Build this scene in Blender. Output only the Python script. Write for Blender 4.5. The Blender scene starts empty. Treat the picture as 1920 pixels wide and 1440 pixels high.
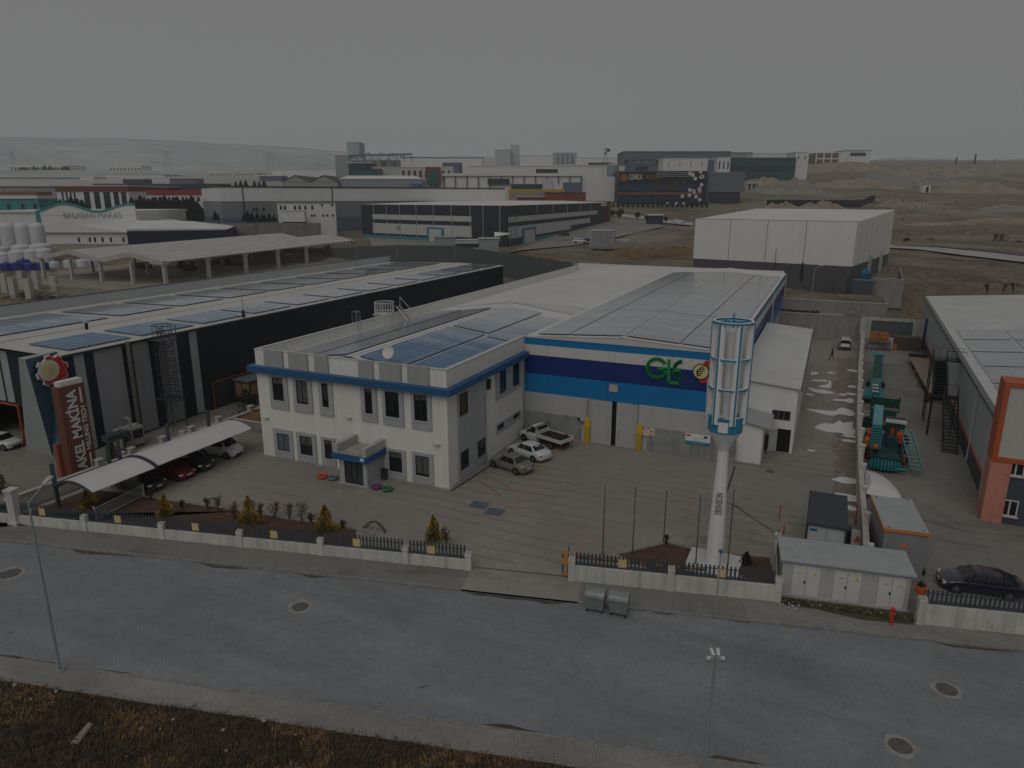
import bpy,bmesh,math,random
from mathutils import Vector,Matrix
R = math.radians
rnd = random.Random(7)
SC = bpy.context.scene
COL = SC.collection
# camera
F,CX,CY,H = 1320.0,960.0,720.0,24.0          # focal length in photo pixels, centre, camera height
PITCH,YAW = math.atan(350 / F),R(24.24)
cam = bpy.data.cameras.new('camera'); co = bpy.data.objects.new('camera',cam); COL.objects.link(co)
cam.sensor_width = 36; cam.lens = F / 1920 * 36; cam.clip_start = .5; cam.clip_end = 20000
co.location = (0,0,H); co.rotation_euler = (math.pi / 2 - PITCH,0,YAW)
SC.camera = co
# overcast sky and a weak, wide sun
SUN_EL,SUN_AZ = 50.0,176.0                        # azimuth clockwise from +Y
wd = bpy.data.worlds.new('World'); SC.world = wd; wd.use_nodes = True
wn,wl = wd.node_tree.nodes,wd.node_tree.links
bg = wn['Background']
sky = wn.new('ShaderNodeTexSky'); sky.sky_type = 'NISHITA'; sky.sun_disc = False
sky.sun_elevation = R(SUN_EL); sky.sun_rotation = R(SUN_AZ); sky.dust_density = 6
hs = wn.new('ShaderNodeHueSaturation'); hs.inputs['Saturation'].default_value = .25
mx = wn.new('ShaderNodeMixRGB'); mx.inputs['Fac'].default_value = .93     # thick even cloud over the clear sky
mx.inputs['Color2'].default_value = (6.6,6.52,6.48,1)
wl.new(sky.outputs[0],hs.inputs['Color']); wl.new(hs.outputs[0],mx.inputs['Color1'])
tc = wn.new('ShaderNodeTexCoord'); sx_ = wn.new('ShaderNodeSeparateXYZ'); mr = wn.new('ShaderNodeMapRange'); ml = wn.new('ShaderNodeMixRGB'); ml.blend_type = 'MULTIPLY'; ml.inputs['Fac'].default_value = 1
for i,v in ((1,0),(2,.22),(3,1.09),(4,1.0)): mr.inputs[i].default_value = v                 # cloud deck a little brighter towards the horizon
wl.new(tc.outputs['Generated'],sx_.inputs[0]); wl.new(sx_.outputs[2],mr.inputs[0]); wl.new(mx.outputs[0],ml.inputs['Color1']); wl.new(mr.outputs[0],ml.inputs['Color2'])
wl.new(ml.outputs[0],bg.inputs['Color']); bg.inputs['Strength'].default_value = .1
sl = bpy.data.lights.new('sun','SUN'); so = bpy.data.objects.new('sun',sl); COL.objects.link(so)
sl.energy = 2.4; sl.angle = R(50); sl.color = (1,.975,.94)
so.rotation_euler = (R(90 - SUN_EL),0,R(180 - SUN_AZ)); so.location = (0,-30,60)
SC.view_settings.view_transform = 'Standard'; SC.view_settings.look = 'None'
SC.view_settings.exposure = -1.84; SC.view_settings.gamma = 1; SC.view_settings.use_curve_mapping = False
SC.cycles.max_bounces = 6; SC.cycles.diffuse_bounces = 3; SC.cycles.glossy_bounces = 2
SC.cycles.transmission_bounces = 2; SC.cycles.transparent_max_bounces = 6; SC.cycles.volume_bounces = 2
SC.cycles.caustics_reflective = False; SC.cycles.caustics_refractive = False
# from a photo pixel to a real point on a real plane
FW = Vector((-math.sin(YAW) * math.cos(PITCH),math.cos(YAW) * math.cos(PITCH),-math.sin(PITCH)))
RT = Vector((math.cos(YAW),math.sin(YAW),0)); UP = RT.cross(FW)
HD = Vector((-math.sin(YAW),math.cos(YAW),0))
def ray(x,y): return FW + RT * ((x - CX) / F) - UP * ((y - CY) / F)
def G(x,y,z=0.0):
 d = ray(x,y); t = (z - H) / d.z; return Vector((d.x * t,d.y * t,z))
def PX(x,y,c):
 d = ray(x,y); t = c / d.x; return Vector((c,d.y * t,H + d.z * t))
def PY(x,y,c):
 d = ray(x,y); t = c / d.y; return Vector((d.x * t,c,H + d.z * t))
def PS(x,y,s):                                    # point at forward distance s
 d = ray(x,y); t = s / d.dot(HD); return Vector((d.x * t,d.y * t,H + d.z * t))
def VH(x,y,b):                                    # height above z=0 of a pixel on the vertical through b
 d = ray(x,y); t = Vector((b[0],b[1],0)).dot(HD) / d.dot(HD); return H + d.z * t
def smooth(t): t = min(1,max(0,t)); return t * t * (3 - 2 * t)
FS = [(0,0),(138,0),(150,4.5),(170,6),(200,9.5),(355,11.8),(428,20.5),(600,37),(1000,72),(2000,122),(3400,185)]
def fs(s):
 if s <= 0: return 0
 for (a,za),(b,zb) in zip(FS,FS[1:]):
  if s <= b: return za + (zb - za) * (s - a) / (b - a)
 return FS[-1][1]
def terr(x,y):
 s = -math.sin(YAW) * x + math.cos(YAW) * y
 z = fs(s); l = math.cos(YAW) * x + math.sin(YAW) * y
 if s > 600: z -= (z - 37) * .35 * smooth(-l / (.22 * s))
 return max(z,7.7 * smooth((-97 - x) / 6) * smooth((s - 92) / 18))
def T(x,y):
 d = ray(x,y); k = d.dot(HD); s = 40.0
 while s < 4200:
  t = s / k; p = Vector((d.x * t,d.y * t,H + d.z * t))
  if p.z <= terr(p.x,p.y): return p
  s += .5 if s < 420 else 5
 return p
TH = R(13.1); TE = Vector((math.cos(TH),math.sin(TH),0)); TN = Vector((-math.sin(TH),math.cos(TH),0))   # along / across the street
def S(t,d,z=0): return TE * t + TN * d + Vector((0,0,z))
def St(x,y,z=0): return G(x,y,z).dot(TE)
# mesh builder
class MB:
 def __init__(s): s.v = []; s.f = []; s.m = []
 def add(s,vs,fs_,m=0):
  o = len(s.v); s.v += [tuple(v) for v in vs]
  for q in fs_: s.f.append([o + i for i in q]); s.m.append(m)
  return s
 def box(s,x0,x1,y0,y1,z0,z1,m=0,M=None):
  vs = [Vector((x,y,z)) for z in (z0,z1) for x,y in ((x0,y0),(x1,y0),(x1,y1),(x0,y1))]
  if M: vs = [M @ v for v in vs]
  return s.add(vs,[(3,2,1,0),(4,5,6,7),(0,1,5,4),(1,2,6,5),(2,3,7,6),(3,0,4,7)],m)
 def hexa(s,b,t,m=0):                          # four base points, four top points (counter-clockwise from above)
  return s.add(list(b) + list(t),[(3,2,1,0),(4,5,6,7),(0,1,5,4),(1,2,6,5),(2,3,7,6),(3,0,4,7)],m)
 def poly(s,pts,m=0): return s.add(pts,[list(range(len(pts)))],m)
 def prism(s,pts,vec,m=0):                     # planar outline pushed along vec
  n = len(pts); vec = Vector(vec); a = [Vector(p) for p in pts]; b = [p + vec for p in a]
  return s.add(a + b,[list(range(n))[::-1],[n + i for i in range(n)]] + [[i,(i + 1) % n,n + (i + 1) % n,n + i] for i in range(n)],m)
 def cyl(s,p,q,r0,r1=None,n=10,m=0,cap=True):
  r1 = r0 if r1 is None else r1; p,q = Vector(p),Vector(q); d = (q - p).normalized()
  u = d.orthogonal().normalized() if abs(d.z) < .99 else Vector((1,0,0)); w = d.cross(u)
  vs = [p + (u * math.cos(2 * math.pi * i / n) + w * math.sin(2 * math.pi * i / n)) * r0 for i in range(n)]
  vs += [q + (u * math.cos(2 * math.pi * i / n) + w * math.sin(2 * math.pi * i / n)) * r1 for i in range(n)]
  fc = [[i,(i + 1) % n,n + (i + 1) % n,n + i] for i in range(n)]
  if cap: fc += [list(range(n))[::-1],[n + i for i in range(n)]]
  return s.add(vs,fc,m)
 def tube(s,pts,r,n=6,m=0):
  for a,b in zip(pts,pts[1:]): s.cyl(a,b,r,r,n,m)
  return s
 def lathe(s,prof,c=(0,0,0),n=20,m=0,M=None):   # prof: (radius, z)
  c = Vector(c); vs = []
  for r,z in prof: vs += [c + Vector((r * math.cos(2 * math.pi * i / n),r * math.sin(2 * math.pi * i / n),z)) for i in range(n)]
  if M: vs = [M @ v for v in vs]
  k = len(prof); fc = [[j * n + i,j * n + (i + 1) % n,(j + 1) * n + (i + 1) % n,(j + 1) * n + i] for j in range(k - 1) for i in range(n)]
  fc += [list(range(n))[::-1],[(k - 1) * n + i for i in range(n)]]
  return s.add(vs,fc,m)
 def ring(s,c,r,w,h,n=24,m=0,a0=0,a1=360):     # flat hoop: outer radius r, width w, height h
  c = Vector(c); full = abs(a1 - a0) >= 359.9; k = n if full else n + 1; vs = []
  for i in range(k):
   a = R(a0 + (a1 - a0) * i / n)
   for rr,z in ((r,0),(r,h),(r - w,h),(r - w,0)): vs.append(c + Vector((rr * math.cos(a),rr * math.sin(a),z)))
  fc = []
  for i in range(n):
   j = (i + 1) % k
   for q in range(4): fc.append([i * 4 + q,j * 4 + q,j * 4 + (q + 1) % 4,i * 4 + (q + 1) % 4])
  if not full: fc += [[0,1,2,3],[(k - 1) * 4 + q for q in (3,2,1,0)]]
  return s.add(vs,fc,m)
 def xf(s,M): s.v = [tuple(M @ Vector(v)) for v in s.v]; return s
 def join(s,o,M=None,m=0):
  vs = [M @ Vector(v) for v in o.v] if M else o.v
  k = len(s.v); s.v += [tuple(v) for v in vs]
  s.f += [[k + i for i in q] for q in o.f]; s.m += [m + i for i in o.m]; return s
 def build(s,name,mats,parent=None,smooth=False,bevel=0,world=True):
  if not isinstance(mats,(list,tuple)): mats = [mats]
  me = bpy.data.meshes.new(name); vs = s.v; org = None
  if parent is None:
   xs = [v[0] for v in vs]; ys = [v[1] for v in vs]; zs = [v[2] for v in vs]
   org = Vector(((min(xs) + max(xs)) / 2,(min(ys) + max(ys)) / 2,min(zs)))
   vs = [(v[0] - org.x,v[1] - org.y,v[2] - org.z) for v in vs]
  me.from_pydata(vs,[],s.f)
  for m in mats: me.materials.append(m)
  me.polygons.foreach_set('material_index',s.m); me.update()
  if smooth:
   me.polygons.foreach_set('use_smooth',[True] * len(me.polygons)); me.set_sharp_from_angle(angle=R(38))
  o = bpy.data.objects.new(name,me); COL.objects.link(o)
  if org: o.location = org
  if parent:
   o.parent = parent
   if world and parent.type == 'EMPTY':
    o.matrix_parent_inverse = (Matrix.Translation(parent.location) @ parent.rotation_euler.to_matrix().to_4x4()).inverted()
   elif world and parent.parent is None and parent.type == 'MESH':
    o.matrix_parent_inverse = Matrix.Translation(parent.location).inverted()
  if bevel:
   b = o.modifiers.new('bevel','BEVEL'); b.width = bevel; b.segments = 2; b.limit_method = 'ANGLE'
  return o
def tag(o,label=None,cat=None,group=None,kind=None):
 if label: o['label'] = label
 if cat: o['category'] = cat
 if group: o['group'] = group
 if kind: o['kind'] = kind
 return o
def thing(name,label,cat,loc=(0,0,0),rz=0,group=None):
 o = bpy.data.objects.new(name,None); COL.objects.link(o); o.location = loc; o.rotation_euler = (0,0,rz); o.empty_display_size = .3
 return tag(o,label,cat,group)
def dup(root,loc,rz=0,label=None,group=None,scale=None):
 def cp(o,par):
  c = o.copy(); COL.objects.link(c)
  if par: c.parent = par
  for ch in o.children: cp(ch,c)
  return c
 r = cp(root,None); r.location = loc; r.rotation_euler = (0,0,rz)
 if scale: r.scale = (scale,) * 3
 return tag(r,label,None,group)
def struct(name,mb,m,smooth=False): return tag(mb.build(name,m,None,smooth),kind='structure')
ORD = ['first','second','third','fourth','fifth','sixth','seventh','eighth','ninth','tenth','eleventh','twelfth','thirteenth','fourteenth','fifteenth','sixteenth','seventeenth','eighteenth','nineteenth','twentieth']
def text_mb(txt,size,depth=.05,offset=0,align='CENTER',spacing=1.0,sx=1.0):   # lettering in the XZ plane, facing -Y, baseline at z=0
 cu = bpy.data.curves.new('lettering','FONT'); cu.body = txt; cu.size = size; cu.extrude = depth / 2; cu.offset = offset
 cu.align_x = align; cu.space_character = spacing; cu.resolution_u = 4
 o = bpy.data.objects.new('lettering',cu); COL.objects.link(o)
 dg = bpy.context.evaluated_depsgraph_get(); me = o.evaluated_get(dg).to_mesh()
 mb = MB(); mb.add([(v.co.x * sx,-v.co.z,v.co.y) for v in me.vertices],[list(p.vertices) for p in me.polygons])
 o.evaluated_get(dg).to_mesh_clear(); bpy.data.objects.remove(o); bpy.data.curves.remove(cu); return mb
# procedural materials
MC = {}
def nd(nt,t,**k):
 n = nt.nodes.new(t)
 for a,b in k.items():
  if a in n.inputs: n.inputs[a].default_value = b
  else: setattr(n,a,b)
 return n
def mth(nt,op,a,b=None,c=None):
 n = nt.nodes.new('ShaderNodeMath'); n.operation = op
 for i,v in enumerate((a,b,c)):
  if v is None: continue
  if isinstance(v,(int,float)): n.inputs[i].default_value = v
  else: nt.links.new(v,n.inputs[i])
 return n.outputs[0]
def mixc(nt,fac,a,b,bt='MIX'):
 n = nt.nodes.new('ShaderNodeMixRGB'); n.blend_type = bt
 for i,v in ((0,fac),(1,a),(2,b)):
  if isinstance(v,(int,float)): n.inputs[i].default_value = v if i == 0 else (v,v,v,1)
  elif isinstance(v,(tuple,list)): n.inputs[i].default_value = tuple(v)[:3] + (1,)
  else: nt.links.new(v,n.inputs[i])
 return n.outputs[0]
def noise(nt,vec,sc,det=5,rough=.6,dist=0):
 n = nd(nt,'ShaderNodeTexNoise',Scale=sc,Detail=det,Roughness=rough,Distortion=dist); nt.links.new(vec,n.inputs['Vector']); return n.outputs['Fac']
def ramp(nt,v,lo,hi,a=0.,b=1.):
 n = nd(nt,'ShaderNodeMapRange'); n.clamp = True
 n.inputs[1].default_value = lo; n.inputs[2].default_value = hi; n.inputs[3].default_value = a; n.inputs[4].default_value = b
 nt.links.new(v,n.inputs[0]); return n.outputs[0]
def new_mat(name):
 m = bpy.data.materials.new(name); m.use_nodes = True; nt = m.node_tree; b = nt.nodes['Principled BSDF']
 g = nt.nodes.new('ShaderNodeNewGeometry'); return m,nt,b,g.outputs['Position']
def mapv(nt,pos,rz=0,sc=(1,1,1),loc=(0,0,0)):
 n = nt.nodes.new('ShaderNodeMapping'); n.inputs['Rotation'].default_value = (0,0,rz); n.inputs['Scale'].default_value = sc; n.inputs['Location'].default_value = loc
 nt.links.new(pos,n.inputs['Vector']); return n.outputs[0]
def seamf(nt,pos,axis,period,width,rz=0):       # 1 on the seam, 0 between
 sp = nt.nodes.new('ShaderNodeSeparateXYZ'); nt.links.new(mapv(nt,pos,rz) if rz else pos,sp.inputs[0])
 fr = mth(nt,'FRACT',mth(nt,'MULTIPLY',sp.outputs['XYZ'.index(axis)],1 / period)); return mth(nt,'LESS_THAN',fr,width / period)
def M(name,col,rough=.65,metal=0,var=.14,sc=.6,streak=0,seams=(),bump=0,spec=.4,coat=0,emit=0,rz=0):
 if name in MC: return MC[name]
 m,nt,b,pos = new_mat(name)
 c = tuple(col) + (1,)
 n1 = noise(nt,pos,sc,6,.65)
 out = mixc(nt,1,c,mixc(nt,ramp(nt,n1,.3,.7),1 - var,1 + var * .5),'MULTIPLY')
 if streak:
  st = noise(nt,mapv(nt,pos,0,(2.2,2.2,.12)),1.0,4,.6)
  out = mixc(nt,1,out,mixc(nt,ramp(nt,st,.45,.75),1,1 - streak),'MULTIPLY')
 for ax,per,w,dk in seams:
  out = mixc(nt,1,out,mixc(nt,seamf(nt,pos,ax,per,w,rz),1,dk),'MULTIPLY')
 nt.links.new(out,b.inputs['Base Color'])
 b.inputs['Roughness'].default_value = rough; b.inputs['Metallic'].default_value = metal; b.inputs['Specular IOR Level'].default_value = spec
 if coat: b.inputs['Coat Weight'].default_value = coat; b.inputs['Coat Roughness'].default_value = .08
 if bump:
  bn = nd(nt,'ShaderNodeBump',Strength=bump,Distance=.05); nt.links.new(noise(nt,pos,sc * 14,4,.6),bn.inputs['Height']); nt.links.new(bn.outputs[0],b.inputs['Normal'])
 MC[name] = m; return m
# ground materials
def mat_terrain():
 m,nt,b,pos = new_mat('dry_terrain')
 big = noise(nt,pos,.012,6,.62,.6); mid = noise(nt,mapv(nt,pos,-.42,(.5,1.6,1)),.06,6,.65,.8); fine = noise(nt,pos,.9,5,.7)
 c = mixc(nt,ramp(nt,mid,.38,.62),(.14,.118,.09),(.265,.228,.178))
 c = mixc(nt,ramp(nt,big,.5,.64,0,.85),c,(.30,.272,.225))
 c = mixc(nt,ramp(nt,noise(nt,pos,.03,5,.7,1),.56,.66,0,.7),c,(.17,.125,.08))
 c = mixc(nt,1,c,mixc(nt,ramp(nt,fine,.3,.72),.62,1.2),'MULTIPLY')
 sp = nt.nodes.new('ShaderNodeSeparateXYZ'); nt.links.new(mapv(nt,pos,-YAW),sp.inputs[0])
 pl = ramp(nt,mth(nt,'ADD',sp.outputs[1],mth(nt,'MULTIPLY',sp.outputs[0],-.9)),480,900); pl2 = ramp(nt,mth(nt,'ADD',sp.outputs[1],mth(nt,'MULTIPLY',big,500)),900,1900)  # masks for distant haze painted into the land colour, left side first
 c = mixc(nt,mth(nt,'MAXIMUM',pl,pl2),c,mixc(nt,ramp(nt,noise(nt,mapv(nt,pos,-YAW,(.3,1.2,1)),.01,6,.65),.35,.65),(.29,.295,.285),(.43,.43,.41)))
 nt.links.new(c,b.inputs['Base Color']); b.inputs['Roughness'].default_value = 1; b.inputs['Specular IOR Level'].default_value = .1
 bn = nd(nt,'ShaderNodeBump',Strength=1,Distance=.9); nt.links.new(noise(nt,pos,.22,8,.75),bn.inputs['Height']); nt.links.new(bn.outputs[0],b.inputs['Normal']); return m
def mat_concrete(name,base,warm,rz=0,slab=7.5,stain=.3,arcs=True):
 m,nt,b,pos = new_mat(name)
 n1 = noise(nt,pos,.09,6,.65,.7); n2 = noise(nt,pos,1.3,6,.7); n3 = noise(nt,mapv(nt,pos,rz,(.7,1.1,1)),.22,6,.65,1.0)
 c = mixc(nt,ramp(nt,n1,.35,.65),base,warm)
 c = mixc(nt,1,c,mixc(nt,ramp(nt,n2,.25,.75),.84,1.1),'MULTIPLY')
 c = mixc(nt,1,c,mixc(nt,ramp(nt,n3,.52,.74),1,1 - stain),'MULTIPLY')
 for ax in 'XY':
  j = seamf(nt,pos,ax,slab,.05,rz); c = mixc(nt,1,c,mixc(nt,j,1,.86),'MULTIPLY')
 if arcs:                                         # tyre tracks: wandering bands
  w = nd(nt,'ShaderNodeTexWave',Scale=.22,Distortion=7,Detail=3); w.wave_type = 'RINGS'; nt.links.new(mapv(nt,pos,0,(1,1,.01),(24,-30,0)),w.inputs['Vector'])
  w.inputs['Detail Scale'].default_value = .35
  k = mth(nt,'MULTIPLY',ramp(nt,w.outputs['Fac'],.82,.97),ramp(nt,noise(nt,pos,.07,3,.5),.46,.6))
  c = mixc(nt,1,c,mixc(nt,k,1,.82),'MULTIPLY')
 spots = ramp(nt,noise(nt,pos,.55,3,.5),.73,.8); c = mixc(nt,mth(nt,'MULTIPLY',spots,.45),c,(.07,.06,.05))
 nt.links.new(c,b.inputs['Base Color']); nt.links.new(ramp(nt,n1,.3,.7,.95,.75),b.inputs['Roughness']); b.inputs['Specular IOR Level'].default_value = .25; return m
def mat_paver(name,c1,c2,rz,w,h,mort,dark=.75):
 m,nt,b,pos = new_mat(name)
 br = nd(nt,'ShaderNodeTexBrick',Scale=1.0); br.offset = .5
 br.inputs['Brick Width'].default_value = w; br.inputs['Row Height'].default_value = h; br.inputs['Mortar Size'].default_value = mort; br.inputs['Mortar Smooth'].default_value = .2
 br.inputs['Color1'].default_value = c1 + (1,); br.inputs['Color2'].default_value = c2 + (1,); br.inputs['Mortar'].default_value = tuple(x * .58 for x in c1) + (1,); br.inputs['Bias'].default_value = -.1
 nt.links.new(mapv(nt,pos,rz),br.inputs['Vector'])
 n1 = noise(nt,pos,.16,6,.65,.8); n2 = noise(nt,mapv(nt,pos,-TH,(.3,1.5,1)),.3,5,.65,1); n3 = noise(nt,pos,2.6,4,.7)
 c = mixc(nt,1,br.outputs['Color'],mixc(nt,ramp(nt,n1,.3,.7),dark,1.15),'MULTIPLY')
 c = mixc(nt,1,c,mixc(nt,ramp(nt,noise(nt,mapv(nt,pos,-TH,(.05,.55,1)),1.0,3,.5),.35,.65),.88,1.06),'MULTIPLY')
 c = mixc(nt,ramp(nt,n2,.55,.75,0,.35),c,(c1[0] * 1.04,c1[1] * 1.0,c1[2] * .96))
 c = mixc(nt,1,c,mixc(nt,ramp(nt,n3,.3,.75),.86,1.08),'MULTIPLY')
 c = mixc(nt,ramp(nt,noise(nt,pos,.75,2,.4),.765,.8,0,.6),c,(.06,.055,.05))
 nt.links.new(c,b.inputs['Base Color']); b.inputs['Roughness'].default_value = .9; b.inputs['Specular IOR Level'].default_value = .2
 bn = nd(nt,'ShaderNodeBump',Strength=.35,Distance=.02); nt.links.new(br.outputs['Fac'],bn.inputs['Height']); bn.invert = True; nt.links.new(bn.outputs[0],b.inputs['Normal']); return m
def mat_solar(name='solar_glass',col=(.03,.085,.17),lo=.245,hi=.125,top=.80,pw=1.0,ph=1.65,fr=(.30,.32,.34),nz=.06):
 m,nt,b,pos = new_mat(name)
 g = mth(nt,'MAXIMUM',seamf(nt,pos,'X',ph,.07),seamf(nt,pos,'Y',pw,.05))
 n = noise(nt,mapv(nt,pos,0,(.25,1,1)),.5,4,.6)
 c = mixc(nt,ramp(nt,n,.35,.7),col,tuple(x * 1.4 for x in col)); c = mixc(nt,g,c,fr)
 nt.links.new(c,b.inputs['Base Color']); b.inputs['Specular IOR Level'].default_value = .3; b.inputs['Roughness'].default_value = .4
 lw = nd(nt,'ShaderNodeLayerWeight',Blend=.5); k = ramp(nt,mth(nt,'ADD',lw.outputs['Facing'],mth(nt,'MULTIPLY',mth(nt,'SUBTRACT',n,.5),nz)),1 - lo,1 - hi,.08,top)
 gl = nd(nt,'ShaderNodeBsdfGlossy',Roughness=.12); gl.inputs['Color'].default_value = (.93,.93,.93,1); mx = nt.nodes.new('ShaderNodeMixShader')
 nt.links.new(mth(nt,'MULTIPLY',k,mixc(nt,g,1,.55)),mx.inputs[0]); nt.links.new(b.outputs[0],mx.inputs[1]); nt.links.new(gl.outputs[0],mx.inputs[2]); nt.links.new(mx.outputs[0],nt.nodes['Material Output'].inputs[0]); return m
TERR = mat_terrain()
YARD = mat_concrete('yard_concrete',(.235,.222,.20),(.285,.262,.225),0,7.5,.14)
LEFTYARD = mat_concrete('left_yard_concrete',(.20,.19,.17),(.25,.23,.20),0,7,.3,False)
RIGHTYARD = mat_concrete('right_yard_concrete',(.185,.18,.17),(.25,.235,.205),0,5,.45,False)
STREET = mat_paver('street_pavers',(.228,.245,.256),(.242,.256,.265),-TH - R(84),.24,.12,.009,.86)
WALK = mat_paver('pavement_pavers',(.27,.262,.25),(.30,.285,.265),-TH - R(60),.24,.12,.010,.8)
WALKC = mat_concrete('pavement_concrete',(.19,.187,.178),(.215,.205,.185),-TH,3.2,.4,False)
APRON = mat_concrete('driveway_concrete',(.26,.24,.215),(.29,.27,.24),-TH,4,.3,False)
KERB = M('kerb_stone',(.25,.235,.215),.9,var=.35,sc=2.5)
SOIL = M('red_brown_soil',(.10,.058,.042),1,var=.55,sc=3,bump=.8)
GUTTER = M('gutter_dirt',(.10,.085,.07),1,var=.5,sc=1.2)
SOLAR = mat_solar('solar_glass',(.04,.12,.235),.264,.212,.86); SOLARF = mat_solar('solar_glass_hall',(.13,.155,.185),.36,.14,.86,fr=(.17,.19,.22),nz=.16); SOLARL = mat_solar('solar_glass_left',(.055,.14,.235),.138,.110,.97,fr=(.33,.38,.42)); SOLARN = mat_solar('solar_glass_near',(.055,.14,.235),.172,.142,.95,fr=(.33,.38,.42))
# ground sheet, fan-shaped grid out to the hills
def hash2(x,y): return math.sin(x * 12.9898 + y * 78.233) * 43758.5453 % 1
def vn(x,y):
 ix,iy = math.floor(x),math.floor(y); fx,fy = x - ix,y - iy; fx = fx * fx * (3 - 2 * fx); fy = fy * fy * (3 - 2 * fy)
 a,b,c,d = hash2(ix,iy),hash2(ix + 1,iy),hash2(ix,iy + 1),hash2(ix + 1,iy + 1)
 return a + (b - a) * fx + (c - a) * fy + (a - b - c + d) * fx * fy
def fbm(x,y,o=4): return sum(vn(x * 2 ** i + 7 * i,y * 2 ** i) / 2 ** (i + 1) for i in range(o))
mb = MB(); ss = [-60,-20,0,30,60,90,115,130,138,141,144,147,150]
s = 150.0
while s < 3300: s *= 1.022; ss.append(s)
NL = 130; rows = []
for s in ss:
 row = []
 for j in range(NL + 1):
  w = -1 + 2 * j / NL; w = math.copysign(abs(w) ** 1.15,w); l = w * (s + 150) * 1.15
  x = math.cos(YAW) * l - math.sin(YAW) * s; y = math.sin(YAW) * l + math.cos(YAW) * s
  z = terr(x,y)
  if s > 150:
   amp = min(1,(s - 150) / 60)
   z += amp * (fbm(x * .03,y * .03) - .5) * 1.2
   if l > .18 * s: z += amp * smooth((l / s - .18) / .1) * ((fbm(x * .02 + 9,y * .02) - .5) * 3.2 + (fbm(x * .11,y * .11) - .5) * 1.3) * min(1,350 / s)
  else: z -= 1.1 if s < 62 else .14
  row.append(len(mb.v)); mb.v.append((x,y,z))
 rows.append(row)
for a,b in zip(rows,rows[1:]):
 for j in range(NL): mb.f.append([a[j],a[j + 1],b[j + 1],b[j]]); mb.m.append(0)
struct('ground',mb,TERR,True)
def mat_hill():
 m,nt,b,pos = new_mat('hazed_hill_land')
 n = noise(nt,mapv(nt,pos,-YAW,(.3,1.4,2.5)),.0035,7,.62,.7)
 c = mixc(nt,ramp(nt,n,.38,.62),(.28,.30,.305),(.42,.43,.425)); c = mixc(nt,ramp(nt,noise(nt,mapv(nt,pos,-YAW,(.35,1.2,3)),.009,5,.7),.55,.62,0,.6),c,(.2,.22,.22))  # land tones lightened towards grey blue, haze painted into the colour
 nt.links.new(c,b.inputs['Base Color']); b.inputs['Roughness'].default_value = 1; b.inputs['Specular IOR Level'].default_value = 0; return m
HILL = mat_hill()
mb = MB(); prof = [(-420,262),(0,257),(120,259),(250,259),(340,264),(450,271),(560,276),(640,284),(720,292),(900,297),(1100,301),(1300,304),(1500,305),(1700,302),(1920,304),(2400,303)]
def yl(px):
 for (a,ya),(b,yb) in zip(prof,prof[1:]):
  if px <= b: return ya + (yb - ya) * (px - a) / (b - a)
 return prof[-1][1]
cols = []
for i in range(161):
 px = -420 + 2820 * i / 160; top = PS(px,yl(px) + (fbm(px * .02,3) - .5) * 4,2900); col = []
 for k in range(13):
  t = k / 12; s = 1750 + (2900 - 1750) * t; p = PS(px,345,s); z0 = terr(p.x,p.y) - 12
  z = z0 + (top.z - z0) * (t ** 1.6 if t < 1 else 1) + math.sin(t * math.pi) * (fbm(px * .012 + 5,t * 4) - .5) * 45
  col.append(len(mb.v)); mb.v.append((p.x,p.y,z))
 d = PS(px,345,3300); col.append(len(mb.v)); mb.v.append((d.x,d.y,20)); cols.append(col)
for a,b in zip(cols,cols[1:]):
 for k in range(13): mb.f.append([a[k],b[k],b[k + 1],a[k + 1]]); mb.m.append(0)
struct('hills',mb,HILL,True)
# street, pavements, kerbs, yards
Z0 = -.12
def strip(name,t0,t1,d0,d1,z,m,th=.0):
 mb = MB(); n = max(1,int((t1 - t0) / 8))
 for i in range(n):
  a,b = t0 + (t1 - t0) * i / n,t0 + (t1 - t0) * (i + 1) / n; mb.poly([S(a,d0,z),S(b,d0,z),S(b,d1,z),S(a,d1,z)])
 return struct(name,mb,m)
strip('street',-90,70,27.1,38.4,Z0,STREET)
tg0,tg1 = St(868,1098),St(1085,1115)           # driveway
strip('near_pavement',-90,70,25.55,26.95,.0,WALK)
strip('pavement',-90,tg0,38.52,40.75,.0,WALKC)
strip('driveway',tg0,tg1,38.4,42.2,.004,APRON)
strip('pavement_by_the_gate',tg1,St(1400,1150),38.52,40.75,.0,WALKC)
strip('pavement_right',St(1400,1150),70,38.52,40.75,.0,WALK)
mb = MB()
for a,b in ((-90,tg0),(tg1,70)):
 k = int((b - a) / 1.0)
 for i in range(k):
  x0,x1 = a + (b - a) * i / k,a + (b - a) * (i + 1) / k - .015; j = rnd.uniform(-.012,.012)
  mb.hexa([S(x0,38.37 + j,-.16),S(x1,38.37 + j,-.16),S(x1,38.52,-.16),S(x0,38.52,-.16)],[S(x0,38.37 + j,.012 + j),S(x1,38.37 + j,.012 + j),S(x1,38.52,.012 + j),S(x0,38.52,.012 + j)])
struct('far_kerb',mb,KERB)
mb = MB()
for i in range(150):
 x0,x1 = -90 + i * 1.05,-90 + i * 1.05 + 1.035; j = rnd.uniform(-.012,.012)
 mb.hexa([S(x0,26.95,-.16),S(x1,26.95,-.16),S(x1,27.1 + j,-.16),S(x0,27.1 + j,-.16)],[S(x0,26.95,.012 + j),S(x1,26.95,.012 + j),S(x1,27.1 + j,.012 + j),S(x0,27.1 + j,.012 + j)])
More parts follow.
